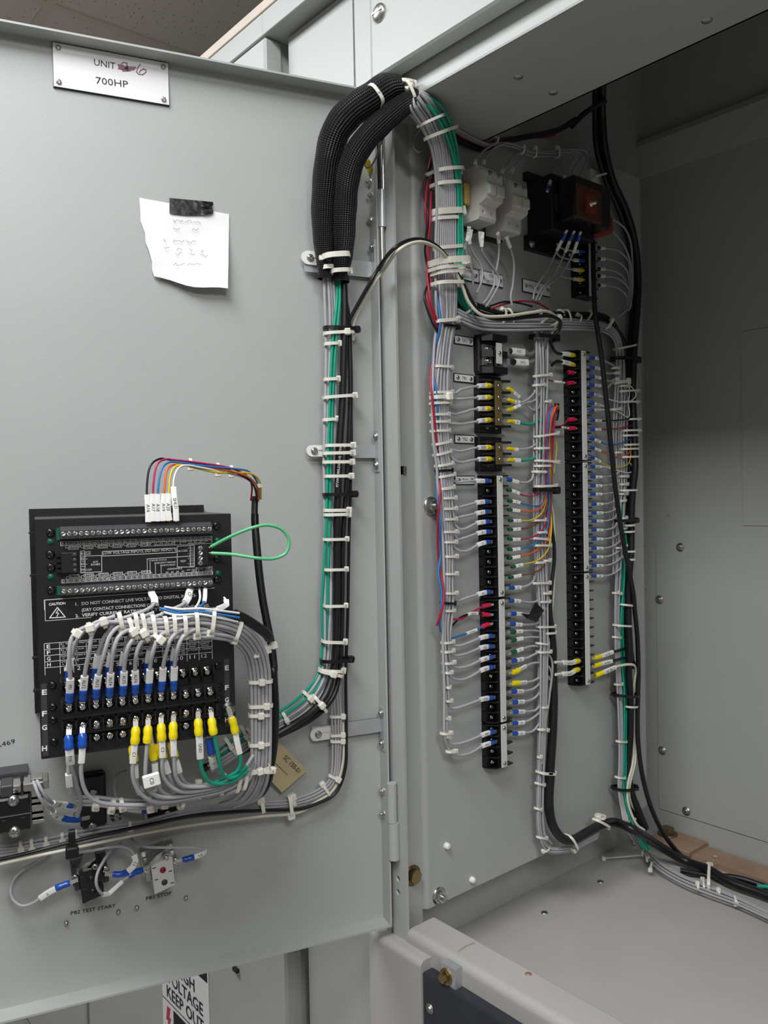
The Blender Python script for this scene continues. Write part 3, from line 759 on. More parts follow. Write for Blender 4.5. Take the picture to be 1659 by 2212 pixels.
connrow(.0140, .0020, -.4143, -.2668, HW+.012, .0066)
connrow(-.0470, -.0555, -.4150, -.2672, HW+.012, -.0515)
for q, c in (((340, 490), 'P'), ((340, 815), 'P'), ((350, 1010), 'P'), ((350, 1345), 'P'), ((1300, 390), 'Q'), ((1310, 880), 'Q'), ((1310, 1190), 'Q')):
    put('case_screw', PANB, DR, c, *q, HW, rel, random.random(), 1.05)
for q, c in (((345, 622), 'P'), ((352, 1150), 'P'), ((1312, 610), 'Q'), ((1325, 1098), 'Q')):
    MB().lathe(DR.c(c, *q, HW), DR.ez, [(0, .0036), (.0003, .0036)], 16).build('board_window', 'pcb_green', rel)
for q in ((428, 415, 475, 600), (440, 1280, 490, 1420)): bx(DR, 'P', q[0], q[3], q[2], q[1], HW, HW, HW+.0008).build('board_edge', 'pcb_green', rel)
a = DR.l('P', 500, 1100, HW+.006); b = DR.l('P', 745, 775, HW+.006)
pc = MB().box(DR, a[0], b[0], a[1], b[1], HW, HW+.009, .001).build('aux_port', 'black', rel)
for k in range(4):
    v_ = a[1]+(b[1]-a[1])*(k+.5)/4
    MB().box(DR, a[0]-.004, a[0]+.003, v_-.0016, v_+.0016, HW+.001, HW+.006).build('port_tooth', 'black_gloss', pc)
    MB().lathe(DR.P(b[0]-.003, v_, HW+.009), DR.ez, dome(.0022, .001), 10).build('port_screw', 'grey_plastic', pc)
a = DR.l('Q', 1020, 985, HW+.008); b = DR.l('Q', 1172, 680, HW+.008)
pc = MB().box(DR, a[0], b[0], a[1], b[1], HW, HW+.011, .001).build('access_port', 'black', rel)
for y in (722, 797, 875, 945): put('slot_screw', SLOT, DR, 'Q', 1058, y, HW+.011, pc, random.random()*3, 1.0)
# printed legend --------------------------------------------------
HP = HW+.0003; pl = MB()
def tl_(c, s_, x0, y0, x1, y1, cap, b=.0): text(pl, DR, c, s_, x0, y0, x1, y1, cap, HP, b)
def ln(c, pts, w=5): stroke(pl, DR, c, pts, w, HP)
def uvl(u, v_): return DR.P(u, v_, HP)
def utext(s_, u0, u1, v_, cap, b=0.0):
    g, f_, w_ = glyphs(s_, b); L = u1-u0
    pl.add([DR.P(u0+q[0]/w_*L, v_+q[1]/.69*cap, HP) for q in g], f_)
def uline(pts, w=.0004):
    for (p, q) in zip(pts[:-1], pts[1:]):
        A, B = np.array(p), np.array(q); t = (B-A)/np.linalg.norm(B-A); n_ = np.array((-t[1], t[0]))*w/2; A = A-t*w/2; B = B+t*w/2
        pl.add([DR.P(*(A-n_), HP), DR.P(*(B-n_), HP), DR.P(*(B+n_), HP), DR.P(*(A+n_), HP)], [(0, 1, 2, 3)])
def ubox(a0, b0_, a1, b1_, w=.0004): uline([(a0, b0_), (a1, b0_), (a1, b1_), (a0, b1_), (a0, b0_)], w)
pit = (-.2650+.4140)/26
for k in range(27):
    u = -.4140+k*pit
    ubox(u-pit*.48, -.0056, u+pit*.48, -.0018, .00035); utext('A%d' % (k+1), u-pit*.36, u+pit*.36, -.0049, .0024)
    ubox(u-pit*.48, -.0440, u+pit*.48, -.0402, .00035); utext('D%d' % (k+1), u-pit*.36, u+pit*.36, -.0433, .0024)
for k in range(6):
    u = -.4140+pit*(.9+2.5*k)+pit*.1
    ubox(u-pit*.2, -.0098, u+pit*1.45, -.0066); utext('RTD%d' % (k+1), u-pit*.05, u+pit*1.3, -.0092, .0021)
    uline([(u-pit*.2, -.0082), (u-pit*.65, -.0082), (u-pit*.65, -.0062)]); uline([(u+pit*1.45, -.0082), (u+pit*1.75, -.0066)])
    ubox(u-pit*.2, -.0390, u+pit*1.45, -.0358); utext('RTD%d' % (k+7), u-pit*.05, u+pit*1.3, -.0384, .0021)
    uline([(u-pit*.2, -.0374), (u-pit*.65, -.0374), (u-pit*.65, -.0396)]); uline([(u+pit*1.45, -.0374), (u+pit*1.75, -.0390)])
uo = -.4140+pit*14.5
ubox(uo, -.0098, uo+pit*12, -.0058); utext('ANALOG OUTPUTS', uo+pit*1.2, uo+pit*4.8, -.0094, .0015); utext('ANALOG INPUTS', uo+pit*7.4, uo+pit*10.6, -.0094, .0015)
utext('-   1+  2+  3+  4+  ', uo+pit*.4, uo+pit*5, -.0076, .0014); utext('+24  1+  2+  3+  4+  -', uo+pit*6.2, uo+pit*11.8, -.0076, .0014)
uline([(uo+pit*5, -.0098), (uo+pit*5, -.0058)]); uline([(uo+pit*6, -.0098), (uo+pit*6, -.0058)])
ln('P', [(1110, 770), (1115, 838)], 6); rect(pl, DR, '.', *cp('P', 1112, 838), *cp('Q', 692, 782), *cp('Q', 690, 717), *cp('P', 1112, 770), 1.0, HP)
p0, p1 = cp('P', 1122, 815), cp('Q', 672, 757); text(pl, DR, '.', 'LOW VOLTAGE INPUTS, DO NOT HI-POT !', *p0, *p1, 6.0, HP, .008)
ln('P', [(785, 765), (852, 760), (855, 1080), (790, 1090), (785, 765)], 6)
for k, y in enumerate((810, 885, 965, 1050)): tl_('P', 'B%d' % (k+1), 797, y+8, 845, y+6, 34); ln('P', [(790, y+30), (852, y+27)], 5)
tl_('P', 'RTD', 868, 792, 943, 785, 24); tl_('P', 'SHD', 868, 822, 943, 815, 24)
ln('P', [(856, 838), (1103, 828), (1106, 1072), (858, 1084)], 6)
tl_('P', 'AUX', 975, 940, 1050, 934, 28); tl_('P', 'RS485', 948, 980, 1080, 972, 28); tl_('P', 'COM', 872, 1060, 955, 1052, 28)
tl_('P', '+', 868, 895, 893, 893, 26); tl_('P', '-', 868, 972, 890, 970, 30)
ln('Q', [(710, 692), (965, 676), (965, 1000), (712, 1002), (710, 692)], 6); ln('Q', [(902, 680), (905, 985)], 6); ln('Q', [(262, 880), (900, 838)], 6)
tl_('Q', 'ACCESS', 722, 778, 868, 768, 28); tl_('Q', 'TEST', 755, 932, 845, 925, 30)
for k, y in enumerate((738, 815, 890, 965)): tl_('Q', 'C%d' % (k+1), 912, y, 955, y-3, 28); ln('Q', [(903, y+22), (965, y+19)], 5)
tl_('Q', '+', 868, 732, 888, 730, 26); tl_('Q', '-', 866, 812, 888, 810, 26); tl_('Q', '+', 868, 888, 888, 886, 26); tl_('Q', '-', 866, 962, 888, 960, 26)
tl_('Q', 'STARTER STATUS', 290, 918, 555, 902, 22); tl_('Q', 'EMERGENCY RESTART', 372, 955, 695, 935, 22); tl_('Q', 'REMOTE RESET', 458, 990, 685, 976, 22)
for x, y in ((262, 880), (305, 925), (385, 960), (470, 995)): ln('Q', [(x, y), (x+2, 1105-(x-262)*.05)], 5)
tl_('Q', 'ASSIGNABLE', 562, 1045, 785, 1030, 24)
for k, x in enumerate((540, 618, 696, 776)): tl_('Q', '#%d' % (k+1), x, 1092-k*5, x+38, 1090-k*5, 24)
tl_('Q', '+24', 920, 1050, 975, 1046, 18); tl_('Q', 'VDC', 930, 1072, 985, 1068, 18); tl_('Q', 'SW', 858, 1056, 905, 1052, 18)
tl_('Q', 'COMP  RS485', 1015, 1042, 1210, 1025, 22); tl_('Q', '+   -  COM', 1020, 1068, 1220, 1055, 20); ln('Q', [(992, 1015), (1230, 995), (1232, 1110)], 5); ln('Q', [(992, 1015), (994, 1090)], 5)
# caution label
ln('.', [cp('P', 245, 1495), cp('Q', 1262, 1315)], 1.0); ln('P', [(245, 1495), (250, 1640)], 5)
ln('C', [(152, 900), (155, 1020), (420, 1000)], 2); ln('C', [(950, 968), (1130, 942)], 2)
tl_('C', 'CAUTION', 176, 932, 272, 924, 14, .03)
ln('C', [(180, 1003), (225, 942), (270, 998), (180, 1003)], 4); ln('C', [(230, 955), (217, 975), (232, 975), (222, 994)], 3.5)
tl_('C', '1.', 329, 932, 345, 931, 17, .025); tl_('C', 'DO NOT CONNECT LIVE VOLTAGE TO DIGITAL INPUTS-', 365, 929, 1030, 880, 17, .025)
tl_('C', '(DRY CONTACT CONNECTIONS ONLY)', 366, 966, 812, 932, 17, .025)
tl_('C', '2.', 329, 1000, 350, 998, 17, .025); tl_('C', 'VERIFY CURRENT RATING OF CT BEFORE CONNECTING.', 366, 996, 1105, 938, 17, .025)
# terminal table
vt, vb = -.0985, -.1350; ut0, ut1 = -.4385, -.2655
rows = [-.1095, -.1155, -.1215, -.1275]
um = [ut0+.0035, -.4205]+[-.4205+.01283*k for k in range(1, 12)]+[ut1+.0005]
for i in range(5):
    y = -.1045-.0062*i; uline([(um[0], y), (um[-1], y)], .0005)
for k, u in enumerate(um): uline([(u, -.1045), (u, -.1365)], .0005)
for i, s_ in enumerate('EFGH'): utext(s_, um[0]+.0022, um[0]+.0056, -.1096-.0062*i, .0038, .02)
cells = [['R1 TRIP', 'R1 TRIP', 'R2 AUX', 'R3 AUX', 'R3 AUX', 'R4 ALARM', 'R5 BLOCK', 'R5 BLOCK', 'SERVICE', 'SPARE', 'TRIP COIL', 'DRAWOUT'],
         ['R1 TRIP', 'R2 AUX', 'R2 AUX', 'R3 AUX', 'R4 ALARM', 'R4 ALARM', 'R5 BLOCK', 'SERVICE', 'SERVICE', 'SPARE', 'TRIP COIL', 'DRAWOUT'],
         ['PHASE A', 'PHASE B', 'PHASE C', 'GROUND', 'PHASE A', 'PHASE B', 'PHASE C', 'PHASE A', 'PHASE B', 'GROUND', 'FILTER', 'SAFETY'],
         ['VT', 'VT', 'VT', 'VT COM', 'CT', 'CT', 'CT', 'CT', 'CT', 'GROUND', 'N  POWER', 'L  POWER']]
sub2 = [['NC', 'NO', 'COM', 'NC', 'NO', 'COM', 'START', 'START', 'NC', '', 'SUPERVISION', 'INDICATOR'], ['COM', 'NC', 'NO', 'COM', 'NC', 'NO', 'COM', 'COM', 'NO', '', 'SUPERVISION', 'INDICATOR'],
        ['VT', 'VT', 'VT', 'CT', 'CT', 'CT', 'CT', 'CT', 'CT', 'CT .025', 'GROUND', 'GROUND'], ['A', 'B', 'C', '', '', '', '', '', '', 'CT .025', '', '']]
for i in range(4):
    for k in range(12):
        u0_, u1_ = um[k+1]+.0012, um[k+2]-.0012; y = -.1045-.0062*i
        utext(cells[i][k], u0_, u0_+(u1_-u0_)*min(1, len(cells[i][k])/8+.15), y-.0027, .0016)
        if sub2[i][k]: utext(sub2[i][k], u0_+.001, u0_+.001+(u1_-u0_-.002)*min(1, len(sub2[i][k])/7), y-.0050, .0015)
for k in range(12): utext(str(k+1), um[k+1]+.0035-(.001 if k > 8 else 0), um[k+1]+(.0085 if k > 8 else .0065), -.1345, .0040)
pl.build('printed_legend', 'print_white', rel, kind='stuff')
# E F G H strips
for c_, xs, ys in (('R', (195, 265), (900, 1195, 1387, 1675)), ('S', (1315, 1368), (562, 832, 1003, 1275))):
    q0 = DR.l(c_, xs[0]-18, ys[0]-150, HW); q1 = DR.l(c_, xs[1]+22, ys[3]+60, HW)
    st = MB().box(DR, q0[0], q1[0], q1[1], q0[1], HW, HW+.0006).build('letter_strip', 'grey_plastic', rel)
    for s_, y in zip('EFGH', ys):
        text(MB(), DR, c_, s_, xs[0], y, xs[1], y-6, 68 if c_ == 'R' else 62, HW+.001, .03).build('strip_letter', 'print_white', st)
for q, c in (((345, 765), 'R'), ((348, 1065), 'R'), ((352, 1245), 'R'), ((362, 1545), 'R'), ((1215, 500), 'S'), ((1235, 790), 'S'), ((1240, 955), 'S'), ((1240, 1235), 'S')):
    put('strip_screw', PANB, DR, c, *q, HW, rel, random.random(), .95)
# barrier terminal blocks: columns 1-12, rows E F G H
PU = .01283; UC = [-.4142+PU*k for k in range(12)]
def trow(name, vt, vb, hs, wall, ledge, vscr):
    m = MB().box(DR, UC[0]-PU*.55, UC[-1]+PU*.55, vb, vt, HW, hs-.001)
    for k in range(13):
        u = UC[0]+PU*(k-.5); m.prism(DR, [(vb, hs-.002), (vb, hs+wall*.5), (vb+(vt-vb)*.45, hs+wall), (vt-.002, hs+wall), (vt, hs-.002)][::-1], u-.0009, u+.0009, 'a')
    m.box(DR, UC[0]-PU*.55, UC[-1]+PU*.55, vb-.0005, vb+.0012, hs-.002, hs+ledge)
    o = m.build(name, 'black', rel)
    for k in range(12): inst('terminal_screw', CHS, DR.mx(DR.P(UC[k], vscr, hs), random.uniform(-.5, .5), 1.0), o)
    return o
trow('terminal_row', -.1405, -.1585, .1745, .006, .002, -.1480)
trow('terminal_row', -.1585, -.1765, .1890, .006, .004, -.1670)
trow('terminal_row', -.1785, -.1945, .1880, .005, .0, -.1862)
trow('terminal_row', -.1945, -.2150, .1840, .004, .002, -.2010)
GSC = put('ground_screw', PANW, DR, 'S', 1362, 1095, HW+.001, rel, .3, .9)

# ------------------------------------------------------------------ relay wiring on the door
GA = 'relay analogue wires'
loopA = [('wire_black_', 'cable_black', 'A16', 'black', [(750, 455), (749, 378), (742, 250), (760, 130), (810, 85), (870, 88), (990, 107), (1150, 132), (1230, 150), (1330, 200), (1362, 245), (1368, 320)]),
  ('', 'wire_magenta', 'A17', 'magenta', [(780, 450), (778, 370), (780, 230), (800, 120), (845, 88), (900, 92), (1000, 104), (1150, 125), (1240, 144), (1320, 178), (1360, 235), (1363, 320)]),
  ('', 'wire_blue', 'A18', 'blue', [(810, 450), (803, 370), (810, 230), (830, 140), (870, 105), (930, 108), (1010, 122), (1150, 136), (1250, 143), (1330, 160), (1375, 225), (1380, 320)]),
  ('', 'wire_orange', 'A19', 'orange', [(842, 448), (835, 370), (845, 250), (855, 160), (885, 120), (940, 117), (1020, 128), (1150, 147), (1250, 165), (1330, 195), (1370, 245), (1373, 320)]),
  ('', 'wire_yellow', 'A20', 'yellow', [(874, 446), (862, 370), (870, 260), (880, 170), (910, 125), (960, 118), (1030, 128), (1150, 152), (1240, 158), (1340, 168), (1385, 218), (1388, 320)]),
  ('', 'wire_white', 'SHLD', 'white', [(912, 448), (907, 345), (895, 280), (900, 190), (930, 132), (980, 122), (1050, 134), (1150, 150), (1240, 168), (1320, 192), (1362, 243), (1376, 320)])]
for _, m, tx, cn, pts in loopA:
    n_ = len(pts); pts = [(x, y, .176-.085*(i/(n_-1))**1.4+.006*math.sin(math.pi*i/(n_-1))) for i, (x, y) in enumerate(pts)]
    P = smooth(path(DR, 'C', pts), 6); s = resample(P)
    root = empty('wire', P[0], 'thin %s wire with white %s sleeve arching out of the relay top' % (cn, tx), 'wire')
    ib = MB(); ib.hold = .045; ib.tube(P, .00118, 7).build('insulation', m, root)
    d_ = .030 if tx != 'SHLD' else .038
    sleeve(P, s, .001, d_, .0018, DR.ez, root, tx, True, 1.75, 'sleeve', .0034)
for k, (x, y0, y1) in enumerate(((992, 86, 132), (1151, 112, 168), (1228, 126, 172))):
    tie(DR, 'C', x-2, y0, x+2, y1, .112-.006*k, 'r', rh=.004, bw=.0034, label='small white cable tie on the coloured relay wires', group='ties on the coloured relay wires', hs=1.25)
tie(DR, 'C', 1352, 240, 1396, 242, .092, 'cl', rh=.004, bw=.0030, label='small white cable tie on the coloured relay wires', group='ties on the coloured relay wires')
# jacketed cable dropping from them
jk = empty('jacketed_cable', DR.c('C', 1370, 300, .09), 'black jacketed cable with shrink sleeve dropping beside the relay', 'cable')
CB = [(1370, 300, .090), (1366, 390, .092), (1368, 470, .095), (1378, 600, .10), (1392, 750, .105), (1412, 900, .11), (1440, 1050, .115), (1462, 1160, .12), (1476, 1290, .125)]
C2 = [(1402, 240, .126), (1428, 400, .128), (1438, 600, .128), (1430, 800, .124), (1408, 940, .115), (1370, 1050, .10), (1290, 1110, .08)]
P = np.vstack([path(DR, 'C', CB), path(DR, 'D', C2)[1:]]); P = smooth(P, 6)
k1 = 14; MB().tube(P[:k1+1], .0040, 12).build('shrink_sleeve', 'black', jk)
MB().tube(P[k1-2:], [.0045]*3+[.0047]*(len(P)-k1-13)+[.0060]*12, 12).build('jacket', 'cable_black', jk)
MB().tube(P[7:13], .0047, 12).build('shrink_collar', 'black_gloss', jk)
# mint jumper
P = smooth(path(DR, 'C', [(1100, 597, .176), (1128, 583, .178), (1230, 530, .19), (1350, 482, .2), (1440, 466, .2), (1520, 490, .2), (1563, 555, .2), (1545, 628, .2), (1470, 660, .2), (1370, 656, .2), (1240, 636, .19), (1130, 629, .178), (1100, 627, .176)]), 6)
jm = empty('jumper_wire', P[0], 'mint green jumper wire looped out of the relay access port', 'wire')
MB().tube(P[4:-4], .0018, 8).build('insulation', 'wire_mint', jm)
MB().tube(P[:6], .0008, 6).build('bare_end', 'copper', jm); MB().tube(P[-6:], .0008, 6).build('bare_end', 'copper', jm)
# digital-input drops
lugwire(DR, 'C', [(765, 845, .170), (772, 870, .178), (790, 905, .188), (775, 935, .194), (715, 968, .198), (620, 1002, .200), (560, 1020, .198)], .19, .0020, 'wire_grey', 'grey wire from the relay lower plug row dipping into the arched bundle, blank sleeve', None, None, 0, .024, None, tongue=.001, wf=1.9)
lugwire(DR, 'C', [(992, 830, .170), (985, 860, .178), (975, 900, .188), (945, 928, .194), (890, 950, .198), (830, 970, .200), (818, 990, .200)], .19, .0020, 'wire_grey', 'grey wire from the relay lower plug row with grey printed sleeve', None, None, 0, .026, 'C2', tongue=.001, wf=1.9)
wire(DR, 'C', [(1045, 832, .172), (1048, 900, .186), (1012, 962, .198), (950, 1002, .206), (870, 1016, .204)], .19, .0013, 'wire_white', 'white communication wire from the relay lower plug row', 'relay communication wires')
lugwire(DR, 'C', [(1079, 828, .172), (1078, 870, .182), (1074, 910, .190), (1050, 938, .198), (990, 962, .204), (920, 975, .206), (840, 952, .204), (815, 945, .2)], .19, .0013, 'wire_blue', 'blue communication wire with white sleeve from the relay lower plug row', 'relay communication wires', None, 0, .022, None, tongue=.001, wf=1.7)
w_ = lugwire(DR, 'C', [(1106, 830, .172), (1150, 856, .182), (1188, 885, .19), (1205, 925, .196), (1120, 962, .204), (1010, 988, .208), (900, 1012, .206)], .19, .0012, 'wire_white', 'white shield wire with a bent white flag beside the relay corner', None, None, .026, .020, None, tongue=.001, wf=2.6)
for m, dy, nm in (('wire_white', 0, 'white'), ('wire_blue', 9, 'blue'), ('wire_white', 18, 'second white')):
    wire(DR, 'C', [(840, 945+dy, .203), (930, 965+dy, .206), (1050, 962+dy, .208), (1150, 975+dy, .207), (1265, 992+dy, .198)], .2, .0013, m, '%s twisted pair wire lying on the arched bundle' % nm, 'twisted pair on the arch')
sh = MB().tube(smooth(path(DR, 'C', [(1255, 998, .198), (1330, 1035, .19), (1425, 1095, .175), (1450, 1120, .165)]), 5), .0056, 12)
sh.build('shrink_tube', 'black', None, 'short black shrink tube angled across the arched bundle', 'shrink tube')

# F row: blue lugs, arched over the top into the vertical bundle at the right
RW = .0022
Farch = {  # column: rise points (crop D)
 0: [(282, 597), (288, 500), (290, 420), (284, 300), (298, 205), (345, 160), (430, 140)],
 1: [(357, 583), (364, 480), (374, 390), (398, 270), (410, 190), (440, 140), (500, 120)],
 2: [(433, 573), (437, 480), (450, 400), (482, 280), (510, 190), (548, 145), (600, 128)],
 3: [(508, 563), (512, 470), (518, 380), (535, 260), (562, 185), (605, 148), (660, 135)],
 4: [(580, 554), (588, 460), (592, 370), (605, 275), (632, 215), (680, 180), (740, 160)],
 5: [(652, 548), (655, 450), (653, 360), (662, 280), (685, 215), (725, 185), (790, 165)],
 6: [(725, 540), (732, 440), (738, 360), (748, 290), (772, 215), (805, 175), (860, 155)],
 7: [(797, 531), (806, 420), (812, 350), (832, 255), (852, 205), (890, 165), (950, 150)],
 8: [(868, 526), (870, 420), (876, 340), (892, 260), (912, 205), (950, 170), (1000, 152)]}
ftext = ['M1', 'ALF2', 'ALF3', 'ALF4', 'ALF5', 'ALF6', None, None, None]
nth = ['first', 'second', 'third', 'fourth', 'fifth', 'sixth', 'seventh', 'eighth', 'ninth', 'tenth', 'eleventh', 'twelfth']
arch_y = [75, 92, 108, 124, 140, 152, 86, 118, 134]; arch_h = [0, 0, 0, 0, 0, 0, -.006, -.006, -.006]
vx = [1392, 1380, 1366, 1350, 1334, 1318, 1388, 1360, 1326]
for k, rise in Farch.items():
    hs_ = [.1902, .197, .203, .210, .210, .207, .204]
    pts = [(x, y, h_) for (x, y), h_ in zip(rise, hs_)]
    x0 = rise[-1][0]; dy = arch_y[k]-110; dh = arch_h[k]
    for x in (800, 1000, 1120):
        if x > x0+60: pts.append((x, arch_y[k]+(40 if x < 900 else 14 if x < 1050 else 26), .203+dh))
    rr = (vx[k]-1355)
    pts += [(1235+rr*.55, 172+dy*.75, .190+dh), (1310+rr*.8, 250+dy*.4, .172+dh), (vx[k]-12, 340, .160+dh), (vx[k], 460, .152+dh), (vx[k]+2, 640, .146+dh), (vx[k]+2, 800, .142+dh), (vx[k]-4, 930, .138+dh), (vx[k]-30, 1030, .125+dh), (vx[k]-90, 1105, .10), (vx[k]-170, 1135, .08)]
    lugwire(DR, 'D', pts, .2, RW, 'wire_grey', 'grey wire arching up from a blue lug on relay row F, %s column%s' % (nth[k], (', sleeve '+ftext[k]) if ftext[k] else ''), 'grey wires on relay row F', 'lug_blue', .0125, .0150, ftext[k], 0.0, None, True, .0065, wf=1.7, br=1.95, sub=5, th=.0032)
# E row: lugs behind, short risers
for k, xy in {0: (290, 480), 2: (433, 435), 3: (500, 415), 4: (568, 405), 6: (716, 425), 8: (848, 405)}.items():
    x, y = xy; col = UC[k]; p = DR.P(col, -.148, .1775); lp = DR.loc(p)
    v0 = -.148; a_ = [DR.P(col, v0, .178), DR.P(col+.001, v0+.012, .182), DR.P(col+.003, v0+.030, .188), DR.P(col+.010, v0+.050, .194), DR.P(col+.024, v0+.064, .198), DR.P(col+.046, v0+.070, .197)]
    P = smooth(a_, 6); s = resample(P); root = empty('wire', P[0], 'grey wire half hidden behind row F, blue lug on relay row E, %s column' % nth[k], 'wire', 'grey wires on relay row E')
    MB().tube(cut(P, s, .016, s[-1], 14), RW, 7).build('insulation', 'wire_grey', root)
    MB().tube(cut(P, s, .006, .019, 7), [RW*1.7*q for q in (.8, 1, 1, .9, 1, 1, .9)], 10).build('lug_barrel', 'lug_blue', root)
    F_ = Fr(P[0], DR.ey, -DR.ex, DR.ez); MB().box(F_, -.003, .008, -.0024, .0024, -.0006, .0006).build('lug_tongue', 'tin', root)
    sleeve(P, s, .019, .033, RW, DR.ez, root, None, True, 1.6)
GT = 'ties along the arched bundle'; LT = 'white cable tie around the grey bundle arched over the relay'
for xa, ya, xb, yb, hd in ((305, 158, 348, 182, 'cr'), (392, 122, 402, 168, 'cl'), (470, 92, 486, 140, 'cl'), (565, 78, 580, 146, 'r'), (622, 105, 634, 152, 'r'), (655, 85, 664, 150, 'r'), (694, 82, 708, 152, 'r'), (750, 78, 764, 176, 'r'), (818, 86, 828, 176, 'r'), (868, 92, 872, 166, 'r'), (926, 84, 930, 172, 'r'), (990, 66, 996, 176, 'r'), (1088, 62, 1076, 160, 'r'), (1240, 112, 1212, 196, 'r'), (640, 160, 665, 200, 'cl'), (695, 165, 718, 205, 'cl'), (770, 190, 800, 214, 'cr')):
    tie(DR, 'D', xa, ya, xb, yb, .203 if xa < 1150 else .188, hd, rh=.0075, bw=.0042, label=LT, group=GT, hs=1.25)
LT2 = 'white cable tie around the vertical grey bundle beside the relay'; GT2 = 'ties along the vertical relay bundle'
for xa, ya, xb, yb, hd in ((1284, 278, 1416, 234, 'r'), (1288, 286, 1400, 262, 'cl'), (1304, 446, 1400, 440, 'c'), (1310, 588, 1458, 578, 'cr'), (1308, 640, 1404, 634, 'c'), (1306, 812, 1410, 802, 'c'), (1302, 945, 1436, 952, 'r'), (1306, 958, 1400, 930, 'c')):
    tie(DR, 'D', xa, ya, xb, yb, .148, hd, rh=.0085, bw=.0040, label=LT2, group=GT2, hs=1.2)

# G/H rows: yellow and blue lugs feeding the bundle under the relay
def gw(pts, hs_, m, lab, lug, tx=None, bl=.0165, sl=.018, gap=0.0, r=RW, wf=1.5, tongue=.009, th=.0032, br=2.15):
    n_ = len(pts); P_ = [(x, y, min(hs_[0], .1902 if hs_[0] > .190 else .1862)-.0002 if i == 0 else hs_[0]+(hs_[1]-hs_[0])*max(0, (i-2)/max(1, n_-3))**1.3) for i, (x, y) in enumerate(pts)]
    return lugwire(DR, 'D', P_, .19, r, m, lab, 'wires on relay rows G and H', lug, bl, sl, tx, gap, None, False, tongue, wf=wf, th=th, br=br)
gw([(655, 656), (655, 740), (645, 850), (638, 940), (650, 1020), (690, 1080), (760, 1120), (850, 1118), (1000, 1092), (1130, 1065), (1240, 1010), (1292, 930)], (.198, .150), 'wire_grey', 'grey wire with yellow lug and C1 sleeve hanging under relay row G', 'lug_yellow', 'C1', sl=.020)
gw([(725, 650), (724, 740), (716, 850), (710, 950), (722, 1040), (770, 1085), (860, 1096), (1000, 1075), (1130, 1045), (1235, 990), (1300, 900)], (.198, .152), 'wire_grey', 'grey wire with yellow lug and no sleeve hanging under relay row G', 'lug_yellow', sl=0)
gw([(797, 638), (800, 730), (806, 830), (804, 920), (815, 985), (860, 1040), (930, 1066), (1060, 1050), (1150, 1025), (1240, 970), (1308, 880)], (.198, .154), 'wire_grey', 'grey wire with yellow lug and C3 sleeve hanging under relay row G', 'lug_yellow', 'C3', sl=.018)
gw([(868, 630), (866, 720), (868, 820), (872, 900), (880, 975), (915, 1025), (980, 1036), (1080, 1026), (1160, 1003), (1250, 950), (1316, 860)], (.198, .156), 'wire_grey', 'grey wire with yellow lug and blank sleeve hanging under relay row G', 'lug_yellow', sl=.018)
for i, (pts, lab) in enumerate((([(645, 757), (640, 830), (652, 920), (660, 1010), (690, 1070), (760, 1130), (900, 1112), (1040, 1085), (1160, 1050)], 'first'), ([(738, 750), (748, 820), (762, 900), (772, 1000), (810, 1070), (900, 1092), (1050, 1062), (1170, 1030)], 'second'),
        ([(785, 745), (792, 815), (822, 900), (850, 990), (880, 1040), (950, 1062), (1070, 1042), (1180, 1015)], 'third'), ([(858, 738), (860, 810), (892, 920), (915, 990), (960, 1030), (1080, 1020), (1190, 990)], 'fourth'))):
    gw(pts, (.1865, .145), 'wire_grey', 'grey wire with yellow lug tucked behind under relay row H, %s of four' % lab, 'lug_yellow', None, sl=.014, gap=.004)
# C0 flag
q = DR.c('D', 745, 1000, .204); fl = empty('marker_flag', q, 'white wrapped wire marker flag printed C0 under the relay', 'marker')
F_ = Fr(q, DR.ex*math.cos(.15)+DR.ey*math.sin(.15), DR.ey*math.cos(.15)-DR.ex*math.sin(.15), DR.ez)
MB().box(F_, -.0085, .0085, -.0065, .0065, -.0022, .0022, .001).build('flag_wrap', 'sleeve', fl)
text3(MB(), F_.P(0, 0, .0024), -F_.ey, F_.ex, 'C0', .0040).build('marker_text', 'ink', fl)
gw([(1005, 612), (1007, 700), (1014, 790), (1018, 880), (1030, 950), (1068, 1005), (1130, 1016), (1210, 992), (1280, 940)], (.198, .165), 'wire_green', 'green wire with yellow lug and GND sleeve under the relay', 'lug_yellow', 'GND', sl=.026, wf=1.7)
gw([(1077, 607), (1086, 700), (1100, 770), (1116, 850), (1130, 930), (1150, 980), (1200, 985), (1270, 930)], (.198, .163), 'wire_green', 'green wire with yellow lug and no sleeve under the relay last column', 'lug_yellow', sl=0)
gw([(1178, 605), (1205, 690), (1222, 780), (1240, 860), (1246, 910), (1232, 958), (1195, 985), (1150, 1000), (1100, 1012)], (.182, .165), 'wire_green', 'green wire with yellow lug and blank sleeve on the relay ground screw', 'lug_yellow', sl=.024, bl=.018)
gw([(1062, 720), (1070, 780), (1082, 850), (1090, 910), (1120, 960), (1180, 1000)], (.180, .150), 'wire_grey', 'grey wire with grey sleeve hidden between the two green wires under the relay', 'lug_blue', 'T', sl=.018, gap=.004, wf=1.9)
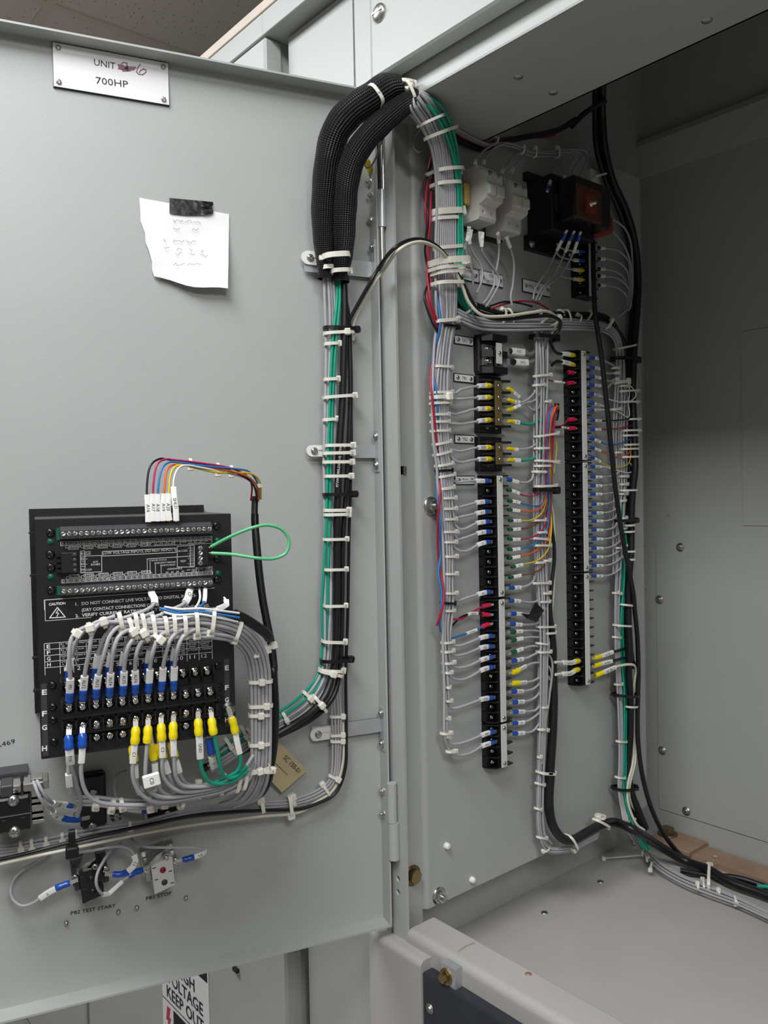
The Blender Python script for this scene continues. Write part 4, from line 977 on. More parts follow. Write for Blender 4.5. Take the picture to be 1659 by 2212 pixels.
# blue lugs of columns one and two, row G
gw([(282, 703), (282, 780), (288, 860), (296, 940), (322, 1020), (345, 1090), (345, 1150), (330, 1200)], (.198, .10), 'wire_grey', 'grey wire with blue lug and P10 sleeve hanging from relay row G', 'lug_blue', 'P10', bl=.013, sl=.018, wf=1.9)
gw([(357, 693), (358, 770), (356, 850), (350, 950), (366, 1040), (405, 1100), (470, 1128), (560, 1138), (700, 1138), (850, 1118), (1000, 1092), (1130, 1058), (1240, 1000)], (.198, .140), 'wire_grey', 'grey wire with blue lug and blank sleeve curving right under the relay', 'lug_blue', bl=.013, sl=.016)
gw([(283, 850), (282, 900), (280, 950), (284, 1010), (290, 1070)], (.183, .17), 'wire_grey', 'short grey wire with low hanging white sleeve beside the P10 wire', None, bl=0, sl=.016, gap=.012)
strands(DR, 'D', [(330, 1135, .12), (430, 1140, .128), (560, 1152, .132), (740, 1148, .135), (900, 1125, .138), (1050, 1098, .142), (1180, 1060, .146), (1280, 1000, .148), (1330, 900, .148)], .13, [(0, 0), (.004, .001), (.008, 0)], RW, 'wire_grey', 'grey wire in the horizontal bundle under the relay', 'wires in the bundle under the relay')
for xa, ya, xb, yb, hd in ((438, 1100, 432, 1148, 'r'), (532, 1112, 520, 1164, 'r'), (574, 1108, 582, 1152, 'r'), (734, 1100, 738, 1158, 'r'), (822, 1072, 820, 1135, 'r'), (916, 1062, 910, 1125, 'r'), (850, 1022, 868, 1048, 'r'), (936, 1018, 948, 1055, 'cl'), (1006, 1020, 1004, 1080, 'l'), (1142, 1000, 1134, 1070, 'l'), (1230, 975, 1212, 1050, 'l'), (1268, 965, 1250, 1040, 'l'), (668, 1035, 690, 1075, 'cl'), (775, 1030, 745, 1058, 'l')):
    tie(DR, 'D', xa, ya, xb, yb, .148, hd, rh=.006, bw=.0040, label='white cable tie around the grey bundle under the relay', group='ties under the relay', hs=1.2)

# ------------------------------------------------------------------ manila tag, brackets, door harness
tg_ = empty('manila_tag', DR.c('D', 1475, 1068, .01), 'buff manila tag with handwriting hung behind the vertical relay bundle', 'tag')
tv = [DR.c('D', *q, h_) for q, h_ in (((1460, 785), .020), ((1290, 870), .024), ((1475, 1068), .012), ((1618, 945), .008))]
MB().add(tv+[p-DR.ez*.0006 for p in tv], [(0, 1, 2, 3), (7, 6, 5, 4), (0, 4, 5, 1), (1, 5, 6, 2), (2, 6, 7, 3), (3, 7, 4, 0)]).build('card', 'manila', tg_)
nrm = np.cross(tv[1]-tv[0], tv[3]-tv[0]); nrm /= np.linalg.norm(nrm); nrm = nrm if nrm@DR.ez > 0 else -nrm
ux_ = tv[3]-tv[0]; ux_ /= np.linalg.norm(ux_); uy_ = np.cross(nrm, ux_)
c_ = (tv[0]+tv[2]+tv[3])/3+nrm*.0006
hwt = text3(MB(), c_+uy_*.006-ux_*.002, ux_, uy_, 'SC 150-01', .0065, True, .034); hwt.build('handwriting', 'ink', tg_)
MB().box(Fr(c_-uy_*.008-ux_*.006, ux_, uy_, nrm), -.016, .010, -.0003, .0003, 0, .0002).build('ruled_line', 'ink', tg_)
text3(MB(), c_-uy_*.019-ux_*.000, ux_, uy_, '0-123', .0040, True, .012).build('handwriting', 'ink', tg_)

def bracket(crop, sx, sy, x0, y0, x1, y1, fl_, lab):
    o = empty('cable_bracket', DR.c(crop, x0, y1), lab, 'bracket', 'cable brackets on the door')
    a = DR.l(crop, x0, y1, .008); b = DR.l(crop, x1, y0, .008); v0 = DR.l(crop, x0, y0, .008)[1]; v1 = a[1]
    MB().box(DR, a[0], b[0], v1, v0, .0065, .0085).build('bracket_strip', 'alu', o)
    f0, f1 = fl_; p0 = HF.l(crop, *f0, .001); p1 = HF.l(crop, *f1, .001)
    MB().box(HF, .004, .0195, p1[1]-.009, p0[1]+.009, 0, .0014).build('bracket_foot', 'alu', o)
    MB().box(DR, a[0]+.01, .0014, v1, v0, .0065, .0080).build('bracket_web', 'alu', o)
    for q in fl_: inst('foot_screw', PANW, HF.mx(HF.P(.0115, HF.l(crop, *q, .0014)[1], .0014), random.random(), .75), o)
    s_ = DR.l(crop, sx, sy, .011); w_ = (v0-v1)*.42
    poly = [(s_[0]+.034, s_[1]-w_)]+[(s_[0]+.034, s_[1]+w_)]+[(s_[0]+w_*math.cos(t)-.003, s_[1]+w_*math.sin(t)) for t in np.linspace(math.pi/2, 3*math.pi/2, 10)]
    punch(MB().prism(DR, poly, .0085, .0115).build('tie_mount', 'sleeve', o), [MB().box(DR, s_[0]+.006, s_[0]+.016, s_[1]-.0016, s_[1]+.0016, .0092, .014)])
    put('mount_screw', PAN, DR, crop, sx, sy, .0115, o, .4, 1.2); return o
bracket('G', 100, 190, 60, 172, 530, 290, ((528, 132), (532, 345)), 'aluminium cable bracket with white tie mount under the braided sleeves')
bracket('G', 130, 1588, 85, 1542, 556, 1640, ((560, 1487), (562, 1695)), 'aluminium cable bracket with white tie mount halfway down the door')
bracket('O', 170, 880, 122, 822, 636, 935, ((632, 702), (638, 935)), 'aluminium cable bracket with white tie mount low on the door near the tag')

LB = {'wire_grey': 'light grey wire in the harness running down the door', 'wire_green': 'teal green wire in the harness running down the door'}
GH = 'wires in the door harness'
strands(DR, '.', [(708, 590, .026, .8), (712, 650, .024), (714, 740, .022), (712, 860, .021), (709, 1000, .020), (713, 1160, .020), (711, 1340, .022), (708, 1430, .024), (692, 1480, .03), (660, 1522, .04), (610, 1558, .05), (560, 1585, .055), (500, 1625, .055), (450, 1655, .05)],
        .02, [(-.006, 0), (-.0015, .002), (.003, .0005), (.0075, .001)], RW, 'wire_grey', LB, GH)
strands(DR, '.', [(734, 600, .026), (731, 650, .026), (722, 740, .027), (716, 860, .026), (711, 1000, .026), (707, 1160, .025), (704, 1300, .022), (702, 1400, .02), (690, 1466, .026), (640, 1519, .046), (590, 1552, .056), (530, 1590, .058), (470, 1630, .05)],
        .025, [(-.0022, 0), (.0022, .0005)], .0021, 'wire_green', LB, GH)
def cable(pts, fr, crop, h, r, m, label, group=None, name='cable', cat='cable'):
    return MB().tube(smooth(path(fr, crop, pts, h), 6), r, 12).build(name, m, None, label, cat, group)
thick = cable([(741, 590, .026), (744, 650, .026), (744, 709, .026), (740, 858, .026), (733, 978, .027), (728, 1157, .028), (727, 1340, .03), (724, 1424, .032), (716, 1466, .035), (698, 1510, .042), (664, 1545, .05), (620, 1570, .056), (560, 1600, .055), (480, 1640, .05), (440, 1660, .045)], DR, '.', .026, .0050, 'cable_black', 'thick black multicore cable running down the door harness with faint print')
cable([(736, 610, .018), (748, 660, .020), (753, 709, .020), (757, 858, .020), (749, 1037, .022), (741, 1160, .024), (738, 1340, .026), (734, 1440, .028), (722, 1500, .034), (690, 1540, .042), (650, 1566, .05), (600, 1590, .05), (540, 1622, .045)], DR, '.', .02, .0036, 'cable_black', 'slimmer black cable beside the thick one in the door harness')
bt = MB(); text(bt, DR, 'G', '8739FT BELDEN-G 8739', 302, 1850, 330, 1560, 17, .0330); PRINT = bt.build('cable_print', 'print_white', thick, 'faint white maker print')
# black and white pair: down the harness, round the corner, along the foot of the relay; and the loop back to the panel
cable([(757, 800, .016), (759, 960, .016), (754, 1160, .016), (751, 1340, .018), (747, 1452, .018), (748, 1592, .018), (745, 1662, .018), (724, 1713, .020), (682, 1736, .022), (640, 1748, .024), (560, 1751, .03), (430, 1760, .04), (300, 1786, .05), (170, 1815, .055), (60, 1843, .055), (-40, 1866, .05)], DR, '.', .02, .0022, 'cable_black', 'thin black wire rounding the door harness corner and sweeping left below the relay')
cable([(741, 1560, .014), (742, 1640, .016), (722, 1702, .018), (680, 1733, .02), (640, 1756, .024), (560, 1764, .03), (430, 1780, .04), (300, 1802, .05), (170, 1830, .055), (60, 1853, .055), (-40, 1876, .05)], DR, '.', .02, .0019, 'wire_cream', 'cream wire sweeping left below the relay under the thin black wire')
strands(DR, '.', [(723, 1490, .018), (727, 1550, .016), (727, 1640, .016), (722, 1680, .018), (706, 1704, .018), (672, 1724, .018), (620, 1738, .018), (565, 1742, .020), (480, 1750, .026), (400, 1760, .027), (320, 1780, .027), (260, 1792, .018), (200, 1802, .012), (100, 1822, .012), (-30, 1842, .012)], .016,
        [(-.006, 0), (-.002, .001), (.002, .0005), (.006, 0)], .0017, 'wire_grey', 'grey wire in the low bundle rounding the door corner', 'wires in the low door bundle')
GHT = 'white ties down the door harness'; LHT = 'white cable tie around the harness running down the door'
for xa, ya, xb, yb, hd, h_ in ((215, 738, 395, 730, 'cr', .025), (215, 816, 312, 812, 'r', .024), (215, 1072, 312, 1068, 'r', .024), (213, 1202, 408, 1188, 'r', .025), (213, 1364, 295, 1358, 'r', .023), (215, 1550, 388, 1548, 'r', .024), (215, 1606, 388, 1602, 'r', .025), (215, 1670, 392, 1668, 'r', .025), (215, 1772, 380, 1770, 'r', .024), (213, 2018, 378, 2016, 'r', .024), (213, 2050, 378, 2046, 'r', .025)):
    tie(DR, 'G', xa, ya, xb, yb, h_, hd, rh=.0085, bw=.0042, label=LHT, group=GHT, hs=1.3)
for xa, ya, xb, yb, hd, h_ in ((218, 160, 395, 165, 'r', .026), (195, 380, 372, 388, 'r', .03), (198, 392, 364, 430, 'c', .032), (80, 572, 150, 640, 'c', .045), (140, 590, 225, 700, 'c', .045)):
    tie(DR, 'O', xa, ya, xb, yb, h_, hd, rh=.009, bw=.0042, label=LHT, group=GHT, hs=1.3)
for y in (1165, 1230, 1308): tie(DR, '.', 704, y, 750, y-1, .024, 'r', rh=.0085, bw=.0038, label=LHT, group=GHT, hs=1.2)
for xa, ya, xb, yb, hd in ((268, 742, 355, 740, 'r'), (270, 888, 345, 884, 'r'), (270, 932, 350, 932, 'r'), (260, 1195, 325, 1225, 'cr'), (200, 1265, 245, 1335, 'l')):
    tie(DR, 'O', xa, ya, xb, yb, .016, hd, rh=.005, bw=.0038, label='white cable tie around the low grey bundle by the tag', group='ties on the low door bundle', hs=1.3)
for xa, ya, xb, yb, hd in ((1478, 375, 1490, 480, 'r'), (1500, 385, 1512, 425, 'l'), (1333, 408, 1340, 450, 'l')):
    tie(DR, 'E', xa, ya, xb, yb, .022, hd, rh=.005, bw=.0048, label='white cable tie around the low grey bundle by the tag', group='ties on the low door bundle', hs=1.3)
for x, y in ((105, 628), (162, 632), (235, 608), (318, 588), (387, 578), (660, 505), (745, 490)):
    tie(DR, 'E', x-3, y-38, x+2, y+14, .012, 'r', rh=.005, bw=.0036, label='white cable tie on the low bundle behind the black and cream wires', group='ties on the lowest door bundle', hs=1.3)
for c, xa, ya, xb, yb, h_ in (('G', 215, 698, 430, 708, .024), ('G', 215, 1905, 410, 1900, .024), ('O', 210, 312, 436, 300, .028)):
    tie(DR, c, xa, ya, xb, yb, h_, 'r', 'tie_black', .010, .0048, 'black cable tie around the harness running down the door', 'black ties down the door harness', .006, 1.2)
tie(DR, 'E', 366, 540, 368, 655, .05, 'r', 'tie_black', .008, .0075, 'broad black cable tie hanging on the black and cream wires below the relay', None, 0, 1.2)
GR = 'ties on the lowest run of the harness'
for xa, ya, xb, yb in ((1150, 755, 1215, 850), (1240, 690, 1290, 790), (1265, 680, 1310, 770), (1480, 620, 1512, 690)):
    tie(DR, 'D', xa, ya, xb, yb, .055, 'c', rh=.009, bw=.004, label='white cable tie around the harness passing behind the relay bundle', group=GR)

# ------------------------------------------------------------------ braided sleeves bridging door and cabinet
def braid(pts, rs, lab):
    C_ = np.array([DR.c('.', x, y, h_) for x, y, h_ in pts]); P = smooth(C_, 8)
    t = np.linspace(0, 1, len(P)); R_ = np.interp(t, np.linspace(0, 1, len(rs)), rs)
    R_ = R_*(1+.02*np.sin(t*60))
    return uvtube('braided_sleeve', P, R_, 'braid', None, 30, lab, 'cable sleeve', 'braided sleeves at the hinge')
braid([(862, 186, .088), (836, 190, .088), (800, 214, .082), (757, 244, .072), (727, 285, .058), (714, 345, .042), (711, 420, .036), (710, 490, .033), (708, 550, .031), (706, 585, .028), (704, 604, .027)],
      [.0150, .0185, .0195, .0195, .0190, .0180, .0170, .0150, .0120, .0088, .0100], 'larger black braided sleeve arching from door to cabinet')
braid([(900, 211, .098), (868, 228, .098), (828, 262, .094), (788, 302, .084), (757, 350, .068), (739, 410, .050), (732, 470, .042), (732, 530, .034), (732, 570, .030), (732, 590, .028), (733, 610, .028)],
      [.0125, .0138, .0150, .0158, .0158, .0155, .0152, .0142, .0128, .0108, .0125], 'slimmer black braided sleeve lying in front of the larger one')
tie(DR, 'AC', 1195, 588, 1288, 722, .084, 'c', rh=.0195, bw=.0050, label='white cable tie around the larger braided sleeve near its top', hs=.4)
tie(DR, 'AC', 1445, 552, 1508, 688, .100, 'r', rh=.012, bw=.0042, label='white cable tie gripping grey wires where the braided sleeve ends', hs=1.6)
tie(DR, 'AC', 1410, 548, 1505, 562, .094, 'r', rh=.010, bw=.0036, label='small white cable tie with round head at the braided sleeve mouth', hs=1.8)
tie(DR, 'G', 184, 192, 372, 180, .035, 'l', rh=.0165, bw=.0070, label='broad white cable tie binding both braided sleeves to the bracket', hs=.6)
tie(DR, 'G', 184, 266, 258, 264, .029, 'r', rh=.0095, bw=.0055, label='white cable tie closing the foot of the larger braided sleeve', hs=.7)
tie(DR, 'G', 250, 294, 376, 290, .032, 'r', rh=.0115, bw=.0055, label='white cable tie closing the foot of the slimmer braided sleeve', hs=1.2)

for k in range(3):
    wire(DR, '.', [(850, 192+4*k, .088), (872, 194+5*k, .094), (890, 203+5*k, .096), (900, 216+2*k, .095)], .09, .0024, 'wire_grey', 'short grey wire showing between the mouths of the two braided sleeves', 'grey wires between the sleeve mouths')
# bonding wire with yellow lug beside the hinge
lugwire(DR, 'AB', [(95, 1005, .006), (85, 930, .010), (75, 835, .016), (55, 795, .018), (35, 830, .022), (60, 882, .024), (110, 850, .028), (160, 760, .036), (200, 640, .044), (280, 480, .05), (330, 420, .05)], .01, .0014, 'wire_dark', 'thin grey bonding wire with yellow lug beside the upper hinge', None, 'lug_yellow', .017, 0, tongue=.010, br=2.6)
put('bond_screw', HEXN, HF, 'AB', 95, 1030, 0, door, .3, .5)

# ------------------------------------------------------------------ lower door devices
sel = empty('selector_switch', DR.c('T', 200, 1090, 0), 'black selector switch block with bright terminal plates cut off by the door edge', 'switch')
a = DR.l('T', -260, 1090, .075); b = DR.l('T', 412, 500, .075)
MB().box(DR, a[0], b[0], a[1], b[1], .03, .075, .002).build('switch_body', 'black_gloss', sel)
MB().box(DR, a[0]+.004, b[0]-.002, a[1]+.004, b[1]+.014, .0, .03).build('switch_base', 'grey_plastic', sel)
m_ = (a[1]+b[1])/2
MB().box(DR, a[0], b[0]+.0005, m_-.0004, m_+.0004, .0752, .0758).build('body_seam', 'zinc', sel)
for q in ((185, 570), (205, 998)): put('body_screw', PAN, DR, 'T', *q, .075, sel, .5, 1.5)
for k in range(9):
    v_ = a[1]+.002+(b[1]-a[1]+.012)*k/9
    MB().box(DR, b[0]+.001, b[0]+.014, v_, v_+.0042, .034+.002*(k % 2), .064-.003*(k % 3), .0006).build('terminal_plate', 'chrome', sel)
for k in range(4):
    u_ = a[0]+.014+.0145*k
    MB().box(DR, u_, u_+.0125, b[1]+.001, b[1]+.0105, .034, .066, .001).build('clamp_terminal', 'chrome', sel)
MB().box(DR, b[0]-.030, b[0]-.017, b[1]-.0005, b[1]+.0125, .040, .069, .001).build('centre_clip', 'grey_plastic', sel)
for q in ((50, 850), (320, 805), (45, 585), (305, 545)): bx(DR, 'T', q[0]-28, q[1]+5, q[0]+28, q[1]-5, .0755, .075, .0757).build('body_mark', 'zinc', sel)

def module(crop, x0, y0, x1, y1, hh, lab, scr):
    o = empty('terminal_module', DR.c(crop, (x0+x1)/2, y1), lab, 'terminal block')
    a = DR.l(crop, x0, y1, hh); b = DR.l(crop, x1, y0, hh)
    MB().box(DR, a[0], b[0], a[1], b[1], 0, hh, .003).build('module_body', 'black', o)
    for q in scr: put('module_screw', PAN, DR, crop, *q, hh, o, .3, 1.15)
    return o
module('T', 1112, 975, 1462, 185, .016, 'tall black terminal module on the door below the relay left end', ()) if False else None
m1 = module('T', 1112, 190, 1458, 972, .016, 'tall black terminal module on the door below the relay left end', ((1285, 458), (1210, 585), (1275, 922)))
text(MB(), DR, 'T', 'G1', 1008, 782, 1088, 772, 46, .0006, .01).build('stencil_lettering', 'ink', door)
module('E', 745, 395, 912, 500, .016, 'small black terminal module half hidden behind the bundle under the relay', ((832, 432), (857, 470)))
put('panel_screw', PANW, DR, 'T', 1602, 778, 0, door, .2, .9)
lugwire(DR, 'T', [(1205, 808, .024), (1115, 832, .030), (940, 832, .034), (850, 805, .036), (762, 775, .046), (715, 690, .060), (610, 610, .074), (535, 480, .078), (490, 350, .074), (472, 310, .068)], .03, .0020, 'wire_grey', 'grey wire with blue lug and 01 sleeve between selector switch and tall module', None, 'lug_blue', .024, .026, '01', tongue=.010, flip=True, wf=1.7, br=1.8)
lugwire(DR, 'T', [(1020, 650, .034), (970, 642, .036), (850, 622, .040), (745, 612, .056), (650, 545, .070), (570, 430, .074), (520, 330, .072), (500, 300, .067)], .03, .0020, 'wire_grey', 'grey wire with white Y7 sleeve curving off the selector switch', None, 'lug_blue', .008, .030, 'Y7', tongue=.002, flip=True, wf=1.7)
lugwire(DR, 'E', [(795, 452, .024), (765, 455, .026), (700, 452, .028), (640, 440, .03), (600, 400, .03), (585, 330, .028), (600, 270, .024), (650, 250, .02)], .02, .0019, 'wire_grey', 'grey wire with blue lug looping behind the bundle from the small module', None, 'lug_blue', .012, .018, None, tongue=.006)

def pbutton(cx, cy, body, ang, lab, white):
    c = DR.c('U', cx, cy, .048); o = empty('push_button', DR.c('U', cx, cy+200, 0), lab, 'push button')
    ex = DR.ex*math.cos(ang)+DR.ey*math.sin(ang); ey = -DR.ex*math.sin(ang)+DR.ey*math.cos(ang); F = Fr(c-DR.ez*.048, ex, ey, DR.ez)
    w, hgt = .0130, .0205
    MB().box(F, -w-.008, w+.007, -hgt*.62, hgt*1.02, 0, .014, .001).build('mounting_collar', 'zinc' if white else 'grey_plastic', o)
    MB().prism(F, [(-w, -hgt), (w*.9, -hgt+.004), (w, hgt-.002), (w*.55, hgt), (w*.2, hgt-.003), (-w*.6, hgt-.004), (-w, hgt-.006)], .014, .048).build('contact_block', body, o)
    MB().prism(F, [(-w-.002, hgt-.012), (-w*.2, hgt-.003), (w*.6, hgt+.003), (w*.6, hgt+.006), (-w*.3, hgt+.002), (-w-.002, hgt-.006)], .010, .040).build('spring_clip', 'steel', o)
    for s_ in (-1, 1):
        MB().box(F, s_*w, s_*(w+.0065), -.008, .0125, .016, .038, .001).build('terminal_shroud', 'grey_plastic' if not white else 'zinc', o)
        inst('terminal_screw', TSCR, F.mx(F.P(s_*(w+.0042), .009+.0015*s_*0, .039), .3, 1.25), o)
    for y_, m in ((.006, 'led_red' if white else 'black'), (-.0095, 'grey_plastic' if white else 'black')):
        MB().lathe(F.P(0, y_, .048), F.ez, [(0, .0036), (.0006, .0036)], 16).build('plunger', m, o)
    for x_, y_ in ((-w*.75, .0115), (w*.65, .002), (-w*.68, -.0035), (w*.7, -.0130)):
        MB().box(F, x_-.002, x_+.002, y_-.0005, y_+.0005, .048, .0483).build('block_mark', 'ink' if white else 'grey_plastic', o)
    for x_, y_ in ((w*.45, hgt-.002), (-w*.35, -hgt+.0005)): inst('block_screw', PAN, F.mx(F.P(x_, y_, .046 if y_ > 0 else .040), .4, .9), o)
    return F
pbutton(1138, 632, 'pb_white', .10, 'white push button contact block with red plunger above the stop lettering', True)
pbutton(385, 728, 'black_gloss', .10, 'black push button contact block above the test start lettering', False)
lugwire(DR, 'U', [(1285, 483, .046), (1330, 478, .046), (1425, 455, .046), (1530, 420, .044), (1572, 388, .046), (1550, 358, .048), (1450, 345, .050), (1300, 345, .053), (1100, 345, .053), (950, 338, .044), (850, 300, .026), (790, 240, .014)], .04, .0017, 'wire_grey', 'grey wire with blue lug and YA1 sleeve on the stop button outer terminal', None, 'lug_blue', .014, .018, 'YA1', tongue=.006, wf=1.8, br=2.2)
lugwire(DR, 'U', [(967, 555, .046), (925, 580, .048), (830, 610, .05), (760, 655, .052), (660, 740, .052), (570, 828, .054), (490, 835, .062), (432, 740, .068), (440, 620, .066), (500, 500, .056), (580, 380, .04), (690, 300, .02)], .04, .0018, 'wire_grey', 'grey wire looping from the stop button inner lug across the black contact block', None, 'lug_blue', .018, .030, None, gap=.008, tongue=.006, wf=1.3, br=2.1)
lugwire(DR, 'U', [(548, 628, .046), (600, 630, .048), (705, 625, .05), (770, 590, .052), (835, 520, .05), (838, 450, .048), (790, 372, .046), (690, 335, .048), (560, 345, .052), (400, 375, .050), (200, 408, .024)], .04, .0018, 'wire_grey', 'grey wire with blue lug and Y2 sleeve on the test start button', None, 'lug_blue', .018, .022, 'Y2', tongue=.006, wf=2.0, br=2.1)
lugwire(DR, 'E', [(386, 812, .046), (360, 822, .046), (300, 845, .046), (238, 878, .044), (170, 925, .04), (110, 940, .036), (65, 905, .03), (55, 850, .026), (85, 785, .02), (150, 735, .016), (215, 695, .014), (262, 662, .014)], .04, .0018, 'wire_grey', 'grey wire looping left from the test start button with blank sleeve', None, 'lug_blue', .016, .020, 'Y', tongue=.006, wf=1.9, br=2.1)

# black and cream pair bridging from the door harness to the panel
def bridge(pts, r, m, lab):
    C_ = [(DR if f_ == 'd' else PN).c('.', x, y, h_) for f_, x, y, h_ in pts]
    return MB().tube(smooth(C_, 8), r, 10).build('wire', m, None, lab, 'wire', 'pair looped from door to panel')
bridge([('d', 752, 735, .020), ('d', 757, 694, .024), ('d', 775, 655, .034), ('d', 800, 610, .048), ('d', 822, 573, .058), ('p', 850, 538, .062), ('p', 885, 519, .062), ('p', 918, 519, .058), ('p', 945, 533, .052), ('p', 972, 564, .045), ('p', 1000, 612, .042), ('p', 1022, 655, .042), ('p', 1048, 683, .044), ('p', 1090, 690, .046), ('p', 1150, 684, .046), ('p', 1188, 682, .044), ('p', 1208, 692, .042), ('p', 1206, 712, .036), ('p', 1192, 728, .030), ('p', 1188, 745, .026)], .0026, 'cable_black', 'black wire looped across from the door harness to the panel')
bridge([('d', 760, 735, .018), ('d', 764, 696, .022), ('d', 783, 655, .032), ('d', 808, 612, .046), ('d', 832, 578, .056), ('p', 858, 543, .064), ('p', 890, 525, .064), ('p', 920, 524, .060), ('p', 950, 541, .054), ('p', 976, 573, .047), ('p', 998, 617, .044), ('p', 1014, 655, .044), ('p', 1042, 681, .048), ('p', 1090, 683, .050), ('p', 1150, 675, .050), ('p', 1180, 673, .046), ('p', 1200, 684, .042), ('p', 1203, 700, .036), ('p', 1194, 722, .030)], .0024, 'wire_cream', 'cream wire looped across from the door harness to the panel')

# ------------------------------------------------------------------ mounting panel: legend plates
def legend(crop, x0, y0, x1, y1, lines, lab, scr=True, tsc=1.0):
    a = PN.l(crop, x0, y0, .002); b = PN.l(crop, x1, y1, .002)
    u0, u1, v1, v0 = a[0], b[0], a[1], b[1]
    o = empty('legend_plate', PN.P(u0, v0), lab, 'label plate')
    MB().box(PN, u0-.0012, u1+.0012, v0-.0014, v1+.0014, 0, .0016).build('black_core', 'black', o)
    MB().box(PN, u0, u1, v0, v1, .0016, .0024).build('white_face', 'plate_white', o)
    if scr:
        for u in (u0+.006, u1-.006): inst('plate_screw', PAN, PN.mx(PN.P(u, (v0+v1)/2, .0024), random.random(), .75), o)
    n_ = len(lines)
    for i, s_ in enumerate(lines):
        hh = (v1-v0)/(n_*1.9+.3)*tsc
        text3(MB(), PN.P((u0+u1)/2, v1-(v1-v0)*(i+.5)/n_, .0026), PN.ex, PN.ey, s_, hh, True, (u1-u0)*.62).build('plate_lettering', 'ink', o)
    return o
legend('I', 382, 392, 560, 490, ['TA1'], 'white TA1 plate beside the two-pole power block')
legend('I', 378, 772, 565, 860, ['TB1'], 'white TB1 plate beside the four-pole terminal block')
legend('I', 385, 1384, 570, 1462, ['TB2'], 'white TB2 plate beside the two-pole terminal block')
legend('K', 388, 136, 572, 208, ['TA2'], 'white plate half covered by a wire at the head of the long strip')
legend('H', 345, 1060, 472, 1168, ['FU1/15A', 'CONTROL CKT'], 'white FU1 plate under the fuse holders next to the grey bundle', True, .8)
legend('H', 478, 1088, 632, 1200, ['FU2/', 'PT CKT'], 'white FU2 plate under the fuse holders', True, .8)
legend('H', 768, 1146, 945, 1262, ['MX RELAY'], 'white MX relay plate under the black relay', True, .8)

# ------------------------------------------------------------------ terminal blocks and strips
def strip(name, lab, yc, z0, z1, n, marker='marker', hw=.0225, wide=False, scr=TSCR, bar_h=.0228):
    o = empty(name, PN.P(yc, z0), lab, 'terminal block'); pit = (z1-z0)/n
    MB().box(PN, yc-hw, yc+hw, z0, z1, 0, .009).box(PN, yc-.006, yc+.006, z0, z1, .009, .0240).build('strip_base', 'black', o)
    poly = [(-hw, .0), (-hw, .012), (-hw*.68, bar_h), (hw*.75, bar_h), (hw*1.06, .0215), (hw*1.06, 0)]
    bm_ = MB(); bm_.prism(WD_ab, poly[::-1], -.0011, .0011, 'b'); me = proto(bm_, 'barrier', 'black_gloss')
    for k in range(n+1):
        M = Matrix(((0, 0, 1, XP), (1, 0, 0, yc), (0, 1, 0, z0+.0012+k*(z1-z0-.0024)/n), (0, 0, 0, 1))); inst('barrier', me, M, o)
    for k in range(n):
        for s_ in (-1, 1):
            inst('terminal_screw', scr, PN.mx(PN.P(yc+s_*hw*.56, z0+(k+.5)*pit, .0105), random.uniform(0, 3), 1.05), o)
    mk = MB().box(PN, yc-.0058, yc+.0058, z0+.001, z1-.001, .0241, .0256).build('marker_strip', marker, o)
    for z in (z0+.007, z1-.007): inst('marker_screw', PAN, PN.mx(PN.P(yc, z, .0256), .4, .75), mk)
    return o
WD_ab = Fr((0, 0, 0), (1, 0, 0), (0, 1, 0), (0, 0, 1))
def zz(crop, x, y, h=.025): return PN.l(crop, x, y, h)[1]
YL, YR = .1955, .4095
Lz = [(zz('K', 830, 1338), zz('K', 825, 120)), (zz('L', 885, 1378), zz('K', 855, 1350)), (zz('L', 905, 1825), zz('L', 890, 1388))]
Rz = [(zz('J', 685, 1740), zz('J', 670, 425)), (zz('M', 568, 772), zz('J', 685, 1758)), (zz('M', 600, 1850), zz('M', 570, 782))]
strip('terminal_strip', 'twelve-cell black strip below TB2 with coloured wires on its far side', YL, *Lz[0], 12)
strip('terminal_strip', 'twelve-cell black strip with three red lugs on its door side', YL, *Lz[1], 12)
strip('terminal_strip', 'short four-cell black strip at the foot of the door-side column', YL, *Lz[2], 4)
strip('terminal_strip', 'twelve-cell black strip at the head of the far column with yellow and red lugs', YR, *Rz[0], 12)
strip('terminal_strip', 'twelve-cell black strip in the middle of the far column', YR, *Rz[1], 12)
strip('terminal_strip', 'twelve-cell black strip at the foot of the far column ending in yellow lugs', YR, *Rz[2], 12)
def cellz(Z, n, k): return Z[1]-(Z[1]-Z[0])*(k+.5)/n
